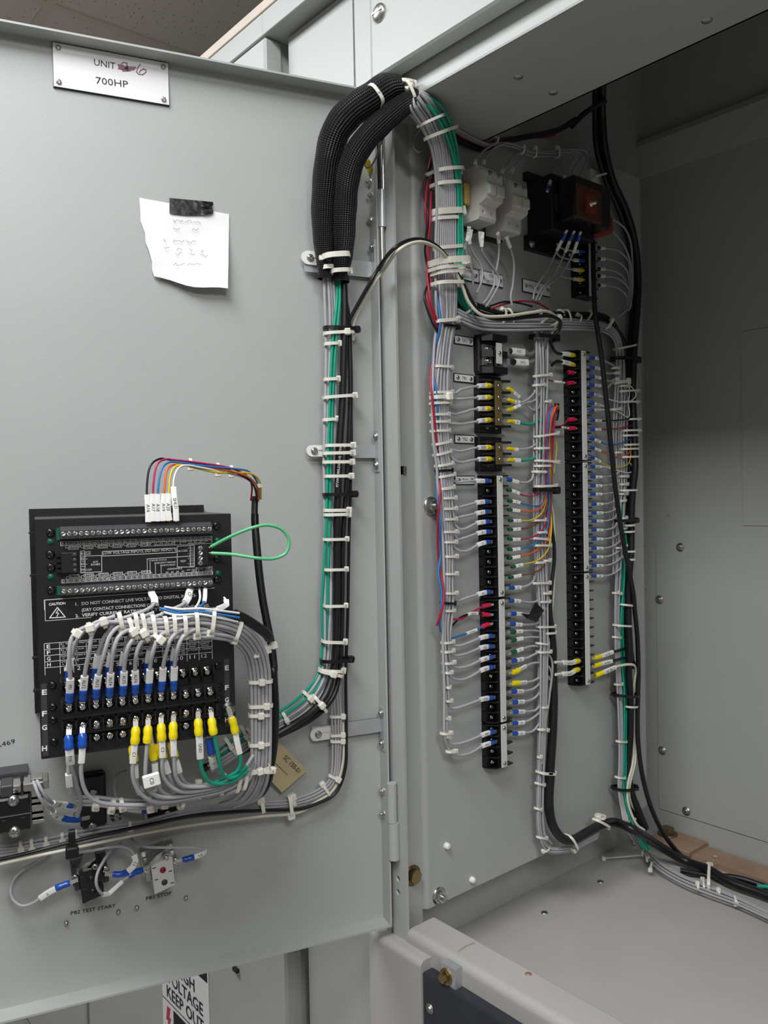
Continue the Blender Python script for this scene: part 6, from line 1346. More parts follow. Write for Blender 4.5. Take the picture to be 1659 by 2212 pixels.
# ------------------------------------------------------------------ trunk across the panel and the far bundle down to the floor
TST = [((985, 668), (985, 690), .020), ((1015, 680), (1012, 702), .022), ((1050, 688), (1048, 712), .024), ((1110, 688), (1110, 714), .028), ((1165, 688), (1165, 714), .030), ((1215, 689), (1215, 714), .029), ((1290, 694), (1286, 714), .024), ((1324, 706), (1314, 722), .022), ((1340, 730), (1328, 738), .020),
       ((1348, 770), (1332, 770), .018), ((1350, 815), (1330, 815), .018), ((1355, 861), (1326, 861), .018), ((1355, 951), (1322, 951), .018), ((1355, 1042), (1326, 1042), .018), ((1350, 1128), (1325, 1128), .018), ((1342, 1241), (1325, 1241), .018), ((1338, 1331), (1325, 1331), .018), ((1342, 1444), (1328, 1444), .018), ((1346, 1512), (1331, 1512), .018), ((1347, 1590), (1334, 1590), .018), ((1346, 1650), (1334, 1650), .018), ((1344, 1701), (1332, 1701), .020), ((1350, 1745), (1338, 1750), .024), ((1362, 1785), (1348, 1792), .034)]
FST = [((1396, 1832), (1384, 1842), .014), ((1430, 1864), (1414, 1880), .010), ((1480, 1892), (1468, 1914), .009), ((1540, 1915), (1530, 1940), .009), ((1600, 1940), (1594, 1962), .009), ((1690, 1985), (1684, 2002), .009)]
for k in range(8):
    f = (k+.5)/8; dz_ = .004 if k % 2 else 0
    st = TST if k < 6 else TST[:16]
    C_ = [PN.at(A[0]+(B[0]-A[0])*(f+.05*math.sin(k*1.7+j)), A[1]+(B[1]-A[1])*(f+.05*math.sin(k*1.7+j)), h_+dz_) for j, (A, B, h_) in enumerate(st)]
    if k < 6: C_ += [FL.at(A[0]+(B[0]-A[0])*f, A[1]+(B[1]-A[1])*f, h_+dz_) for A, B, h_ in FST]
    MB().tube(smooth(C_, 5), .0020, 6).build('wire', 'wire_grey', None, 'grey wire running through the trunk and down the back edge of the panel' if k > 5 else 'grey wire running through trunk, panel back edge and out along the floor', 'wire', 'grey wires of the far bundle')
for k in range(4):
    dx = k*4.5
    hh = .005*(k % 2); wire(PN, '.', [(x_, y_, h_+hh) for x_, y_, h_ in [(1341+dx*.3, 1000, .014), (1342+dx*.4, 1120, .014), (1344+dx, 1200, .017), (1343+dx, 1260, .018), (1338+dx*.8, 1331, .018), (1338+dx*.9, 1400, .018), (1344+dx, 1490, .018), (1345+dx*.7, 1580, .018), (1344+dx*.7, 1650, .018), (1343+dx*.8, 1705, .020), (1351+dx*.8, 1755, .026), (1364+dx, 1785, .034), (1380+dx, 1815, .040), (1392+dx, 1835, .046)]], .018, .0020, 'wire_green', 'teal green wire falling down the back edge of the panel to the floor', 'teal wires of the far bundle')
for k, (dx, r_, lab, dh) in enumerate(((0, .0062, 'front', 0.0), (10, .0060, 'rear', .0125), (-16, .0048, 'slim', .002))):
    cable([(x_, y_, h_+dh) for x_, y_, h_ in [(1296+dx*.6, 180, .05), (1295+dx*.6, 240, .030), (1300+dx*.7, 320, .022), (1318+dx*.6, 390, .018), (1345+dx*.6, 450, .014), (1366+dx*.5, 520, .012), (1374+dx*.5, 600, .011), (1372+dx*.4, 680, .011), (1366+dx*.4, 760, .011), (1366+dx*.3, 850, .011), (1366+dx*.2, 950, .012), (1362+dx*.2, 1060, .012), (1360+dx*.2, 1160, .012), (1356, 1260+dx, .012), (1352+dx*.2, 1350, .012), (1352+dx*.2, 1430, .012), (1358, 1500, .012), (1360, 1580, .012), (1358, 1660, .012), (1366, 1730, .016), (1392+dx*.3, 1790, .03)]], PN, '.', .012, r_, 'cable_black', '%s black cable dropping from the compartment roof behind the far bundle' % lab, 'black cables at the panel back edge')
cable([(1240, 262, .030), (1205, 282, .022), (1150, 292, .018), (1090, 290, .014), (1030, 276, .012), (985, 262, .014), (950, 246, .02)], PN, '.', .015, .0045, 'cable_black', 'black cable crossing the dark top of the panel behind the fuse wires')
cable([(1300, 215, .05), (1262, 240, .034), (1235, 268, .028)], PN, '.', .03, .0045, 'cable_black', 'short black cable end near the roof above the black relay')
wire(PN, '.', [(965, 252, .022), (1010, 262, .014), (1060, 270, .012), (1110, 288, .012), (1170, 296, .014), (1200, 290, .02)], .012, .0016, 'wire_red', 'red wire crossing the dark top of the panel', 'red wires at the panel top')
wire(PN, '.', [(1060, 668, .024), (1095, 655, .022), (1130, 650, .022), (1160, 654, .022), (1185, 668, .02)], .02, .0015, 'wire_red', 'red wire lying on the trunk under the relay plate', 'red wires at the panel top')
wire(PN, '.', [(1058, 662, .024), (1090, 652, .022), (1125, 656, .022), (1150, 662, .02)], .02, .0015, 'cable_black', 'black wire lying on the trunk beside the red one')
# long slanting black lead
C_ = [PN.at(x, y, h_) for x, y, h_ in ((1281, 520, .034), (1282, 600, .045), (1286, 680, .050), (1299, 770, .050), (1313, 897, .050), (1324, 1005, .048), (1330, 1060, .046), (1343, 1150, .042), (1359, 1241, .036), (1368, 1309, .032), (1376, 1376, .030), (1377, 1467, .030), (1377, 1557, .032), (1379, 1610, .036), (1386, 1666, .042), (1402, 1731, .050))]+[FL.at(x, y, h_) for x, y, h_ in ((1427, 1790, .075), (1457, 1834, .032), (1484, 1858, .012), (1540, 1885, .008), (1600, 1905, .008), (1690, 1930, .008))]
MB().tube(smooth(C_, 6), .0042, 10).build('cable', 'cable_black', None, 'slim black lead hanging slantwise in front of the far strip down to the floor', 'cable')
cable([(1470, 1880, .012), (1540, 1888, .010), (1610, 1905, .010), (1690, 1925, .010)], FL, '.', .01, .0050, 'cable_black', 'black cable lying on the floor beside the copper bar')
cable([(1635, 1915, .012), (1660, 1917, .012), (1700, 1924, .012)], FL, '.', .01, .0035, 'wire_green', 'green wire end on the floor by the copper bar')

# far column: lugs on its door side
GF = 'wires on the far column'
def fw(crop, pts, m, lug, tx, lab, r=.0017, bl=.011, sl=.017, gap=0.0, br=1.9, wf=1.55, hs=(.019, .024), flip=False, sm_='sleeve'):
    n_ = len(pts); Q = [(x, y, hs[0]+(hs[1]-hs[0])*min(1, 2*i/n_)) for i, (x, y) in enumerate(pts)]
    return lugwire(PN, crop, Q, .02, r, m, lab, GF, lug, bl, sl, tx, gap, NPANEL, flip, .004, wf=wf, br=br, th=.0032, slm=sm_)
fw('J', [(560, 485), (510, 478), (465, 468), (370, 465), (320, 430), (285, 360), (270, 300)], 'cable_black', 'lug_yellow', None, 'black wire with white sleeve and yellow lug at the head of the far column', .0024, .014, .022, br=1.7)
fw('J', [(560, 600), (510, 588), (465, 575), (360, 555), (315, 575), (285, 605)], 'cable_black', 'lug_yellow', 'RC-A', 'black wire with printed sleeve and yellow lug, second on the far column', .0024, .014, .022, br=1.7, flip=True)
fw('J', [(565, 690), (520, 690), (465, 690), (430, 740), (410, 800)], 'cable_black', 'lug_red', None, 'black wire with red lug, third on the far column', .0012, .018, 0, br=3.0)
fw('J', [(565, 812), (520, 812), (465, 818), (400, 803), (340, 800), (280, 790), (250, 780)], 'wire_red', 'lug_red', None, 'red wire with pale sleeve and red lug, fourth on the far column', .0012, .018, .030, gap=.012, br=3.0)
fw('J', [(575, 1250), (535, 1250), (480, 1258), (440, 1310), (400, 1340), (330, 1350)], 'wire_red', 'lug_red', None, 'red wire with red lug, eighth on the far column', .0012, .018, 0, br=3.0)
fw('J', [(580, 1356), (540, 1356), (480, 1356), (430, 1345), (370, 1348), (315, 1352)], 'cable_black', 'lug_red', 'XC-BA1', 'black wire with printed sleeve and red lug, ninth on the far column', .0012, .018, .022, gap=.004, br=3.0, flip=True)
fw('M', [(500, 1625), (455, 1632), (420, 1645), (290, 1638), (250, 1640)], 'wire_white', 'lug_yellow', 'ACT A', 'white sleeved wire with yellow lug at the foot of the far column, upper', .0024, .016, .034, br=1.9, flip=True)
fw('M', [(495, 1705), (450, 1718), (415, 1745), (300, 1752), (255, 1756)], 'wire_white', 'lug_yellow', 'AA TJ', 'white sleeved wire with yellow lug at the foot of the far column, lower', .0024, .016, .034, br=1.9, flip=True)
# far side of the far column: blue lugs to the far bundle
GFF = 'grey wires on the far side of the far column'
jr = [(515, 'X1', [(1000, 590), (1060, 640)]), (630, '183', [(950, 700), (1040, 690)]), (740, 'B1', [(980, 800), (1050, 770)]), (835, '113', [(960, 860), (1000, 800), (1050, 775)])]
for k, (y, tx, tail) in enumerate(jr):
    fw('J', [(710, y-5), (760, y+2), (850, y+12)]+tail, 'wire_grey', 'lug_blue', tx, 'grey wire, blue lug, far side of the far column, %s cell down' % nth[k])
for k, (m, tx, cn, pts) in enumerate((('wire_white', 'COM', 'white', [(710, 935), (760, 945), (860, 968), (990, 1020), (1110, 1050), (1220, 1030), (1272, 970), (1262, 910), (1225, 850)]), ('wire_white', 'COM', 'second white', [(710, 1040), (760, 1055), (870, 1080), (930, 1100), (960, 1110)]), ('wire_white', 'SHLD', 'third white', [(715, 1150), (770, 1143), (900, 1135), (1040, 1150), (1180, 1225), (1210, 1190), (1200, 1060), (1215, 930), (1210, 850)]), ('cable_black', 'A16', 'black', [(720, 1255), (770, 1260), (870, 1268), (990, 1265), (1120, 1255), (1210, 1245)]), ('wire_red', 'A17', 'red', [(720, 1370), (775, 1372), (880, 1370), (1000, 1365), (1120, 1350), (1240, 1325)]),
        ('wire_blue', 'A18', 'blue', [(715, 1465), (770, 1480), (865, 1520), (960, 1550), (1080, 1545), (1180, 1510), (1240, 1490)]), ('wire_orange', 'A19', 'orange', [(720, 1580), (775, 1590), (880, 1630), (990, 1680), (1120, 1695), (1200, 1660), (1228, 1590), (1230, 1500)]), ('wire_yellow', 'A20', 'yellow', [(720, 1690), (775, 1705), (860, 1750), (980, 1812), (1100, 1820), (1200, 1780), (1228, 1700), (1235, 1560)]), ('wire_white', 'SHLD', 'fourth white', [(725, 1808), (780, 1812), (930, 1822), (1050, 1860), (1180, 1890), (1262, 1870), (1275, 1830), (1230, 1770)]))):
    fw('J', pts, m, 'lug_blue', tx, '%s wire with %s sleeve fanning from the far column to the far bundle' % (cn, tx), .0012, br=2.5, wf=2.0, sl=.018)
for k, (y, tx) in enumerate(((1935, 'A21'), (2040, 'A22'), (2140, 'A23'))):
    fw('J', [(725, y), (780, y), (850, y+3), (940, y-2), (1030, y-18), (1080, y-60)], 'wire_grey', 'lug_blue', tx, 'grey wire with blue lug, middle strip of the far column, %s cell down' % nth[k+1], .0016)
for k, (y, tx) in enumerate(((128, 'A25'), (212, 'A26'), (290, 'A27'), (376, 'AJ1'), (462, 'AJ2'), (550, 'AJ3'), (632, 'AJ7'), (716, 'AJ8'), (815, 'AJ9'))):
    fw('M', [(590, y), (635, y), (690, y), (760, y-4), (830, y-28), (888 if k > 3 else 850, y-72)], 'wire_grey', 'lug_blue', tx, 'grey wire with blue lug, middle strip of the far column, %s cell down' % nth[min(11, k+4)] if k < 8 else 'grey wire with blue lug, first cell of the lowest far strip', .0016)
fw('M', [(620, 1600), (672, 1590), (705, 1580), (835, 1532), (940, 1498), (1000, 1515), (1025, 1580), (1030, 1700)], 'cable_black', 'lug_yellow', 'AC RA', 'black wire with printed sleeve and yellow lug, foot of far column, upper', .0022, .016, .034, br=1.9)
fw('M', [(620, 1680), (672, 1665), (710, 1650), (805, 1628), (930, 1598), (1000, 1615), (1030, 1690)], 'cable_black', 'lug_yellow', 'AA BA J', 'black wire with printed sleeve and yellow lug, foot of far column, middle', .0022, .016, .030, br=1.9)
C_ = [PN.c('M', x, y, h_) for x, y, h_ in ((630, 1775, .019), (690, 1750, .022), (725, 1735, .024), (830, 1690, .026), (930, 1655, .028), (995, 1665, .028), (1022, 1730, .026), (1010, 1860, .026), (1005, 2000, .026), (1012, 2150, .026))]+[PN.c('W', x, y, h_) for x, y, h_ in ((512, 60, .026), (492, 200, .026), (458, 330, .026), (450, 470, .03), (480, 600, .036), (535, 715, .044), (600, 765, .05))]
P = smooth(C_, 5); s = resample(P); rt = empty('wire', P[0], 'cream wire with printed sleeve and yellow lug falling to the floor, foot of far column', 'wire')
ib = MB(); ib.hold = .05; ib.tube(P[4:], .0024, 7).build('insulation', 'wire_cream', rt); MB().tube(cut(P, s, .004, .021, 6), .0042, 10).build('lug_barrel', 'lug_yellow', rt); sleeve(P, s, .021, .055, .0024, NPANEL, rt, 'AA BA 2', False, 1.5)
wire(PN, 'W', [(528, 0), (508, 180), (475, 330), (468, 450), (500, 560), (560, 650), (598, 720), (600, 765)], .028, .0022, 'wire_cream', 'second cream wire falling beside the first to the floor')
# ties on the far bundle and trunk
LFT, GFT = 'white cable tie around the far bundle at the back edge of the panel', 'ties down the far bundle'
bt_('J', ((388, 1060, 1245, -40), (855, 1090, 1185, 0), (912, 1095, 1290, -12), (1045, 1100, 1290), (1130, 1000, 1092), (1250, 1185, 1308), (1385, 1105, 1296), (1445, 1105, 1282), (1555, 1130, 1272), (1605, 1095, 1262), (1645, 1030, 1094), (1700, 1095, 1262), (1930, 1080, 1194), (2025, 1100, 1190), (2097, 1090, 1245), (2135, 1090, 1190), (640, 990, 1060), (700, 995, 1055), (775, 1005, 1045)), .018, lab=LFT, grp=GFT, rh=.006)
bt_('J', ((800, 1045, 1220, -20),), .020, bw=.006, lab=LFT, grp=GFT, rh=.008)
bt_('M', ((30, 880, 958), (95, 885, 925), (260, 900, 938), (330, 915, 970), (358, 910, 948), (390, 925, 962), (545, 820, 888), (635, 890, 908), (525, 925, 948), (578, 935, 956), (652, 950, 976), (980, 810, 884, 8), (1090, 885, 958, 8), (1285, 820, 938, 6), (1400, 820, 868, 6), (1850, 828, 898), (2055, 920, 996), (975, 812, 842)), .020, lab=LFT, grp=GFT, rh=.006)
bt_('W', ((315, 350, 428, 4), (668, 395, 482, -10), (8, 370, 446, 2)), .022, lab=LFT, grp=GFT, rh=.006)
bt_('J', ((530, 1010, 1325, 20),), .018, 'tie_black', .006, 'broad black cable tie on the far bundle level with the far strip head', None, rh=.012)
bt_('M', ((285, 840, 1032, -6),), .018, 'tie_black', .005, 'black cable tie on the far bundle beside the blue lugs', None, rh=.010)
bt_('M', ((1955, 840, 1028, 4),), .022, 'tie_black', .005, 'black cable tie on the far bundle just under the far column foot', None, rh=.010)
bt_('W', ((408, 360, 518, -14),), .022, 'tie_black', .005, 'black cable tie on the far bundle near the floor', None, rh=.010)
LTT, GTT = 'white cable tie around the horizontal trunk on the panel', 'ties along the trunk'
for xa, ya, xb, yb, hd in ((380, 1375, 448, 1318, 'r'), (638, 1330, 620, 1440, 'l'), (655, 1345, 682, 1420, 'r'), (870, 1335, 905, 1390, 'cl'), (1000, 1335, 1040, 1362, 'r'), (1040, 1350, 1060, 1425, 'r'), (1135, 1385, 1128, 1425, 'l'), (1222, 1368, 1190, 1420, 'l'), (1370, 1390, 1330, 1470, 'l'), (1360, 1400, 1310, 1480, 'cl'), (895, 1400, 860, 1440, 'cl'), (965, 1400, 935, 1450, 'cl')):
    tie(PN, 'H', xa, ya, xb, yb, .026, hd, 'tie_white', .009, .0034, LTT, GTT, 0, 1.3)
# floor ties
GF2, LF2 = 'ties on the floor bundle', 'white cable tie around the grey wires lying on the floor'
for xa, ya, xb, yb, hd in ((604, 935, 580, 1000, 'l'), (628, 1020, 622, 1050, 'l'), (668, 1065, 652, 1120, 'r'), (1100, 1190, 1112, 1270, 'l'), (1052, 1235, 1060, 1270, 'c'), (1228, 1290, 1240, 1320, 'c'), (1370, 1350, 1388, 1405, 'r'), (545, 830, 520, 870, 'l')):
    tie(FL, 'W', xa, ya, xb, yb, .010, hd, 'tie_white', .006, .0036, LF2, GF2, 0, 1.3)
tie(FL, 'W', 1160, 1085, 1150, 1280, .011, 'l', 'tie_white', .012, .0048, 'long white cable tie binding thick black cable and grey floor wires', None, 0, 1.5)
o = empty('cable_tie', FL.c('W', 240, 1005), 'loose white cable tie tail sticking out across the floor', 'cable tie')
p0, p1 = FL.c('W', 250, 1008, .004), FL.c('W', 575, 978, .008); d = (p1-p0)/np.linalg.norm(p1-p0)
MB().box(Fr(p0, d, np.cross((0, 0, 1), d), (0, 0, 1)), 0, np.linalg.norm(p1-p0), -.0018, .0018, -.0005, .0005).build('tie_band', 'tie_white', o)
MB().box(Fr(p0, d, np.cross((0, 0, 1), d), (0, 0, 1)), -.003, .004, -.0035, .0035, -.003, .003, .0008).build('tie_head', 'tie_white', o)

# ------------------------------------------------------------------ fuse holders, relay and small strip at the top of the panel
def fuse(x, y0, y1, lab, w=.036):
    # x: back edge pixel on the panel; y0,y1 top and bottom pixels there
    a = PN.l('H', x, y1, .008); b = PN.l('H', x, y0, .008); y_ = a[0]; z0, z1 = a[1], b[1]; H = z1-z0
    o = empty('fuse_holder', PN.P(y_+w/2, z0), lab, 'fuse holder', 'white fuse holders')
    prof = [(z0, .008), (z0, .044), (z0+H*.05, .047), (z0+H*.27, .047), (z0+H*.33, .060), (z0+H*.60, .064), (z0+H*.66, .060), (z0+H*.80, .060), (z0+H*.86, .058), (z0+H*.88, .048), (z1, .044), (z1, .008)]
    for k in range(2):
        u0 = y_+w/2*k
        uc = u0+w/4
        hb = MB().prism(PN, prof, u0+.0002, u0+w/2-.0002, 'a').build('holder_body', 'fuse_body', o)
        punch(hb, [MB().cyl(PN.P(uc, z0+H*zf, .060), PN.P(uc, z0+H*zf, .034), .0034, n=14) for zf in (.15, .925)]+[MB().cyl(PN.P(u0+.004, z0+H*.71, .07), PN.P(u0+.004, z0+H*.71, .052), .0018, n=10)])
        hd_ = MB().box(PN, u0+.0015, u0+w/2-.0015, z0+H*.40, z0+H*.58, .058, .0665, .001).build('fuse_drawer', 'fuse_body', o)
        t_ = MB()
        for j_ in range(4): t_.box(PN, uc-.003, uc+.0055-.0012*j_, z0+H*(.835-.022*j_), z0+H*(.835-.022*j_)+(.0013 if j_ == 0 else .0006), .0600, .0603)
        t_.build('body_print', 'ink_faint' if k else 'ink', o, kind='stuff')
    MB().box(PN, y_+.0005, y_+w-.0005, z0-.004, z0+.006, .0, .010).build('rail_clip', 'black', o)
    MB().box(PN, y_-.002, y_+w+.002, z0+H*.42, z0+H*.62, 0, .009).build('din_rail', 'zinc', o)
    return o
fuse(348, 440, 790, 'white two-pole fuse holder next to the ochre end clip')
fuse(520, 520, 862, 'white two-pole fuse holder nearer the black relay')
ec = empty('end_clip', PN.c('H', 380, 670), 'ochre moulded rail end clip beside the first fuse holder', 'clip')
a = PN.l('H', 345, 672, .03); b = PN.l('H', 418, 520, .03)
MB().box(PN, a[0]+.009, b[0]-.004, a[1]+.006, b[1], .006, .034, .002).build('clip_body', 'ochre', ec)
for k in range(4): MB().box(PN, a[0]+.0084, a[0]+.010, a[1]+.010+k*.010, a[1]+.015+k*.010, .012, .032).build('clip_rib', 'ochre', ec)
# black relay
mx_ = empty('control_relay', PN.c('H', 960, 930), 'black control relay with brown front plate at the dark top of the panel', 'relay')
a = PN.l('H', 830, 880, 0.0); b = PN.l('H', 1000, 575, 0.0)
y0, y1, z0, z1 = a[0]-.012, b[0]+.030, a[1], b[1]
MB().box(PN, y0, y1, z0, z1, .0, .050, .002).build('relay_body', 'black', mx_)
MB().box(PN, y0+.010, y1-.004, z0+.012, z1-.010, .050, .085, .003).build('contact_head', 'black_gloss', mx_)
ys = PN.l('H', 1220, 1050, .025)[0]
MB().box(PN, y0-.010, ys-.027, z0-.022, z0+.001, 0, .010).build('mounting_foot', 'black', mx_)
MB().box(PN, y0-.010, y1+.012, z1-.001, z1+.012, 0, .010).build('mounting_foot', 'black', mx_)
for u in (y0-.002, ys-.036): inst('foot_screw', PANW, PN.mx(PN.P(u, z0-.012, .010), .3, .8), mx_)
q0 = PN.l('H', 1130, 745, .088); q1 = PN.l('H', 1290, 590, .088)
fp = MB().box(PN, q0[0], q1[0], q0[1]+.004, q1[1]+.006, .070, .088, .001).build('front_plate', 'phenolic', mx_)
pc = PN.P((q0[0]+q1[0])/2, (q0[1]+q1[1])/2+.004, .088)
MB().box(Fr(pc, PN.ex, PN.ey, PN.ez), -.012, .012, -.014, .014, 0, .003).build('plate_insert', 'rust_red', fp)
MB().lathe(pc, PN.ez, [(0, .005), (.004, .005), (.0045, .003), (.012, .003), (.0125, .001)], 12).build('centre_stud', 'chrome', fp)
MB().box(PN, y0+.008, y0+.016, z0+.030, z0+.058, .0505, .0512).build('rating_label', 'zinc', mx_)
bx(PN, 'H', 1290, 830, 1350, 740, .05, .02, .055, .002).build('arc_chute', 'rust_red', mx_)
# small strip beside it
zs0, zs1 = PN.l('H', 1215, 1262, .025)[1], PN.l('H', 1228, 885, .025)[1]; ys = PN.l('H', 1220, 1050, .025)[0]
strip('terminal_strip', 'six-cell black strip in the dark below the black relay', ys, zs0, zs1, 6)
for k, (y, lug) in enumerate(((965, 'lug_blue'), (1025, 'lug_blue'), (1088, 'lug_yellow'), (1150, 'lug_yellow'))):
    fw('H', [(1170, y), (1120, y-3), (1040, y-18), (1005, y-36), (992, y-58)], 'wire_grey', lug, None, 'grey wire with %s lug, door side of the strip in the dark, %s down' % (lug[4:], nth[k]), .0017, .014, .014, br=2.2)
for k, (y, dy) in enumerate(((940, 30), (1012, 50), (1080, 70), (1126, 80), (1188, 90))):
    fw('H', [(1250, y-2), (1280, y), (1330, y+2), (1390, y+15), (1440, y+50), (1470, y+110), (1468, min(1330, y+260)), (1440, 1345), (1400, 1385)], 'wire_grey', 'black', None, 'grey wire bowing from far side of the strip in the dark, %s down' % nth[k], .0017, .006, .014)
for k, pts in enumerate(([(1310, 755), (1345, 750), (1390, 765), (1450, 820), (1485, 920), (1492, 1100), (1480, 1250), (1450, 1350)], [(1310, 815), (1345, 820), (1390, 860), (1440, 930), (1475, 1050), (1480, 1200), (1455, 1330)])):
    fw('H', pts, 'wire_grey', 'rust_red', None, 'grey wire with pale sleeve bowing out of the red chute, %s' % ('upper', 'lower')[k], .0017, .008, .016, hs=(.045, .026))
for k, (pts, tx) in enumerate((([(1055, 830), (1030, 880), (1000, 940), (930, 1080), (850, 1210), (835, 1280)], None), ([(1105, 835), (1080, 885), (1050, 960), (980, 1100), (890, 1210), (850, 1290)], 'TX4'), ([(1148, 840), (1128, 895), (1095, 985), (1020, 1110), (920, 1200), (870, 1290)], None))):
    fw('H', pts, 'wire_grey', 'lug_blue', tx, 'grey wire with white sleeve slanting down from the black relay, %s' % nth[k], .0017, .012, .020, hs=(.060, .026))
for k, (pts, tx) in enumerate((([(410, 790), (408, 815), (400, 870), (385, 930), (400, 1010), (430, 1090), (435, 1180)], '1'), ([(425, 800), (420, 850), (412, 900), (440, 980), (490, 1060), (495, 1150), (460, 1240)], None), ([(485, 815), (482, 860), (490, 920), (505, 980), (560, 1080), (580, 1170), (540, 1260), (500, 1310)], None), ([(500, 815), (495, 900), (495, 960), (530, 1020), (600, 1120), (605, 1180), (560, 1270), (520, 1330)], 'C'), ([(600, 835), (602, 860), (608, 920), (605, 1000), (590, 1090)], 'P11'), ([(655, 855), (668, 900), (690, 960), (708, 1050), (700, 1180), (685, 1260), (695, 1320)], None))):
    fw('H', pts, 'wire_grey', None, tx, 'grey wire with white sleeve dropping from the fuse holders, %s' % nth[k], .0017, 0, .020, hs=(.044, .026))
for k, pts in enumerate(([(450, 385), (458, 350), (500, 290), (580, 230)], [(505, 385), (515, 350), (560, 280), (630, 235)], [(625, 440), (650, 400), (700, 340), (760, 300)], [(690, 440), (720, 390), (770, 340), (800, 290)])):
    fw('H', pts, 'wire_grey', None, None, 'grey wire rising from the top of the fuse holders, %s' % nth[k], .0016, 0, .014, hs=(.044, .022))
strands(PN, 'H', [(290, 120, .03), (420, 150, .022), (540, 185, .020), (650, 220, .020), (750, 265, .020), (800, 300, .020), (900, 312, .020), (1000, 312, .020)], .02, [(-.004, 0), (0, .002), (.004, 0)], .0016, 'wire_grey', 'grey wire in the thin bundle across the dark top of the panel', 'wires across the panel top')
for k, pts in enumerate(([(930, 560), (950, 490), (980, 420), (1030, 370), (1045, 330), (1000, 312)], [(1030, 520), (1045, 460), (1075, 390), (1100, 330), (1060, 305), (1000, 308)], [(1075, 525), (1085, 470), (1110, 400), (1150, 340), (1130, 300), (1000, 304)], [(1125, 530), (1130, 490), (1170, 400), (1195, 330), (1165, 295), (1000, 300)])):
    fw('H', pts, 'wire_grey', 'lug_blue', None, 'grey wire with white sleeve rising from the black relay, %s' % nth[k], .0016, .012, .018, hs=(.060, .022))
for xa, ya, xb, yb in ((600, 190, 588, 235), (770, 275, 760, 310), (850, 290, 845, 335), (992, 290, 990, 330), (392, 126, 380, 160), (500, 150, 490, 185)):
    tie(PN, 'H', xa, ya, xb, yb, .021, 'l', 'tie_white', .006, .003, 'white cable tie on the thin bundle across the dark panel top', 'ties across the panel top', 0, 1.3)
put('flange_nut', HEXN, PN, 'H', 635, 122, 0, mp, .3, .9)
fd = PN.c('H', 1245, 470, .004); tmn = empty('tie_mount', fd, 'white adhesive tie mount in the dark corner beside the black relay', 'tie mount')
MB().box(Fr(fd, PN.ex, PN.ey, PN.ez), -.014, .014, -.012, .012, -.004, .002, .001).build('mount_pad', 'sleeve', tmn)
tie(PN, 'H', 1210, 480, 1300, 455, .010, 'r', 'tie_white', .008, .0034, 'white cable tie on the adhesive mount in the dark corner', None, 0, 1.4)

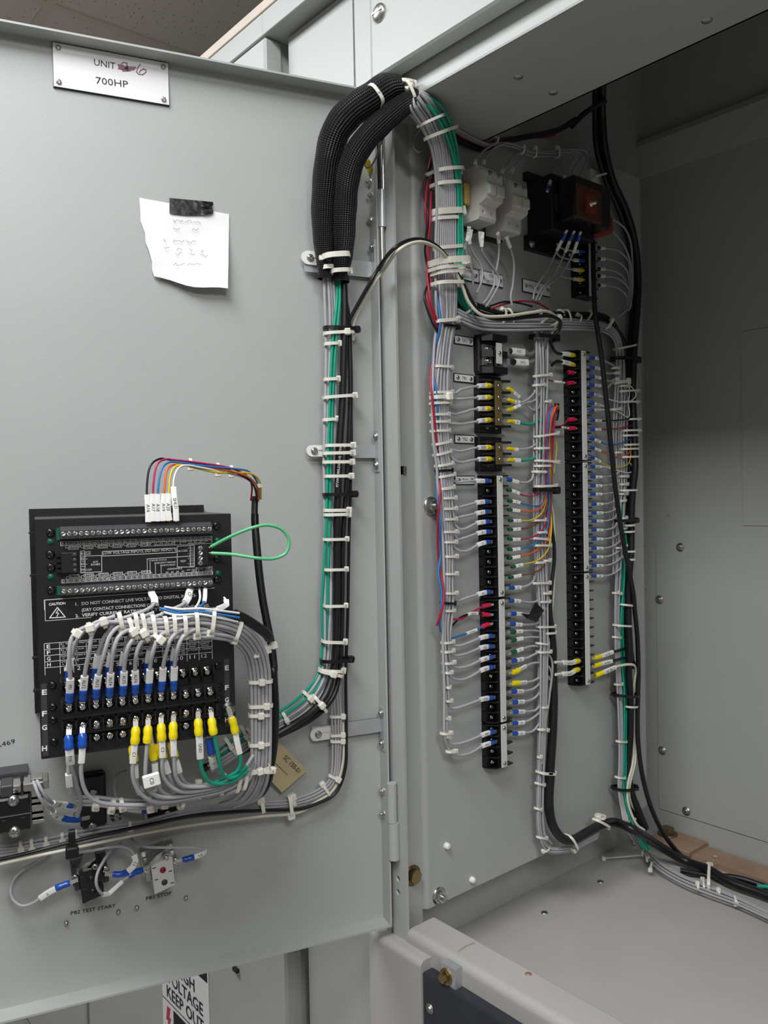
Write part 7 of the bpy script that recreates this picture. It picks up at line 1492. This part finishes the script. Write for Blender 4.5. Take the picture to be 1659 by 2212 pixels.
# ------------------------------------------------------------------ settle the wires: neighbours lie beside each other, on the sheet metal, then tighten the ties
def settle(iters=95):
    from mathutils.kdtree import KDTree
    P0, R_, W_, ID, TG, own, seg = [], [], [], [], [], [], []
    for k, (o, st, n, P, r, caps, hold) in enumerate(REG):
        s = np.concatenate([[0], np.cumsum(np.linalg.norm(np.diff(P, axis=0), axis=1))])
        w = np.clip((s-hold)/.03, 0, 1) if hold > 0 else np.ones(len(P))
        if o.name.startswith('braided'): w = w*.4
        top = o
        while top.parent: top = top.parent
        seg.append((len(P0), len(P0)+len(P))); P0 += list(P); R_ += list(r); W_ += list(w); ID += [top.name]*len(P)
        t = np.gradient(P, axis=0); TG += list(t/(np.linalg.norm(t, axis=1)[:, None]+1e-12)); own += [o.name.startswith('braided')]*len(P)
    P0 = np.array(P0); X = P0.copy(); R_ = np.array(R_); W_ = np.array(W_); TG = np.array(TG)
    names = {n_: i for i, n_ in enumerate(dict.fromkeys(ID))}; ID = np.array([names[i] for i in ID]); own = np.array(own)
    kd = KDTree(len(P0))
    for i, p in enumerate(P0): kd.insert(p, i)
    kd.balance(); I, J = [], []
    for i in range(len(P0)):
        for _, j, d in kd.find_range(P0[i], R_[i]+.013 if not own[i] else .045):
            if ID[j] != ID[i] and not (own[i] ^ own[j]): I.append(i); J.append(j)
    I = np.array(I); J = np.array(J); need = .97*(R_[I]+R_[J])
    rng = np.random.default_rng(3); jit = rng.normal(size=(len(I), 3))*1e-5
    cnt0 = None
    on_p = (P0[:, 1] > .05) & (P0[:, 1] < .622) & (P0[:, 2] > -.56) & (P0[:, 2] < .615) & (P0[:, 0] > XP) & (P0[:, 0] < XP+.12)
    DL = (P0-DO)@DR.ez; DU_ = (P0-DO)@DR.ex
    on_d = (DL > 0) & (DL < .26) & (DU_ < .0) & (P0[:, 2] > -.565) & (P0[:, 2] < .591)
    on_f = (P0[:, 1] > .058) & (P0[:, 0] > XW) & (P0[:, 1] < YB)
    on_s = (P0[:, 1] > -.03) & (P0[:, 1] < .24) & (P0[:, 0] > XP) & (P0[:, 2] < .62) & (~own)
    for it in range(iters):
        d = X[I]-X[J]; a = np.einsum('ij,ij->i', d, TG[I]); dp = d-TG[I]*a[:, None]+jit; L = np.linalg.norm(dp, axis=1)
        hit_ = (np.abs(a) < .0034) & (L < need)
        ii, dd = I[hit_], ((need-L)/np.maximum(L, 1e-7))[hit_][:, None]*dp[hit_]
        ww = W_[ii]/np.maximum(W_[ii]+W_[J[hit_]], 1e-6)
        F = np.zeros_like(X); C = np.zeros(len(X)); np.add.at(F, ii, dd*ww[:, None]); np.add.at(C, ii, 1)
        X += .75*F/np.maximum(C, 1)[:, None]*np.minimum(1, W_*4)[:, None]*np.minimum(2.0, np.sqrt(np.maximum(C, 1)))[:, None]
        D = X-P0
        for a0, b0_ in seg:                                  # keep every wire fair along its length
            for _ in range(2):
                D[a0+1:b0_-1] = .5*D[a0+1:b0_-1]+.25*(D[a0:b0_-2]+D[a0+2:b0_])
        X = P0+D*np.minimum(1, W_*1.0+0)[:, None] if it == 0 else P0+D
        X[:, 0] = np.where(on_p, np.maximum(X[:, 0], XP+R_+.0013), X[:, 0])
        dl = (X-DO)@DR.ez; X += np.where(on_d, np.maximum(0, R_+.0013-dl), 0)[:, None]*DR.ez*(W_ > 0)[:, None]
        X[:, 2] = np.where(on_f, np.maximum(X[:, 2], ZFL+R_+.0005), X[:, 2])
        lim = ZH-.0012-R_+np.maximum(0, X[:, 1]-.186)*1.2+np.maximum(0, -.006-X[:, 1])*2.0      # stay under the soffit
        X[:, 2] = np.where(on_s, np.minimum(X[:, 2], lim), X[:, 2])
        X[W_ == 0] = P0[W_ == 0]
    for (o, st, n, P, r, caps, hold), (a0, b0_) in zip(REG, seg):
        D = (X-P0)[a0:b0_]; me = o.data
        if o == PRINT.parent:                                # the print rides on its cable
            zc_ = wloc(PRINT).z; PRINT.location += Vector(D[np.abs(P[:, 2]-zc_) < .04].mean(0))
        co = np.empty(len(me.vertices)*3); me.vertices.foreach_get('co', co); co = co.reshape(-1, 3)
        m = len(P); co[st:st+m*n] += np.repeat(D, n, axis=0)
        if caps: co[st+m*n:st+m*n+n] += D[0]; co[st+m*n+n:st+m*n+2*n] += D[-1]
        me.vertices.foreach_set('co', co.ravel()); me.update()
    k = ~own
    settle.stat = (len(P0), len(I), X, P0, R_, ID, names, I, J, need, TG)
    return X[k], R_[k]
WIRES = settle()
for a_, k_ in TIES: make_tie(WIRES, *a_, **k_)
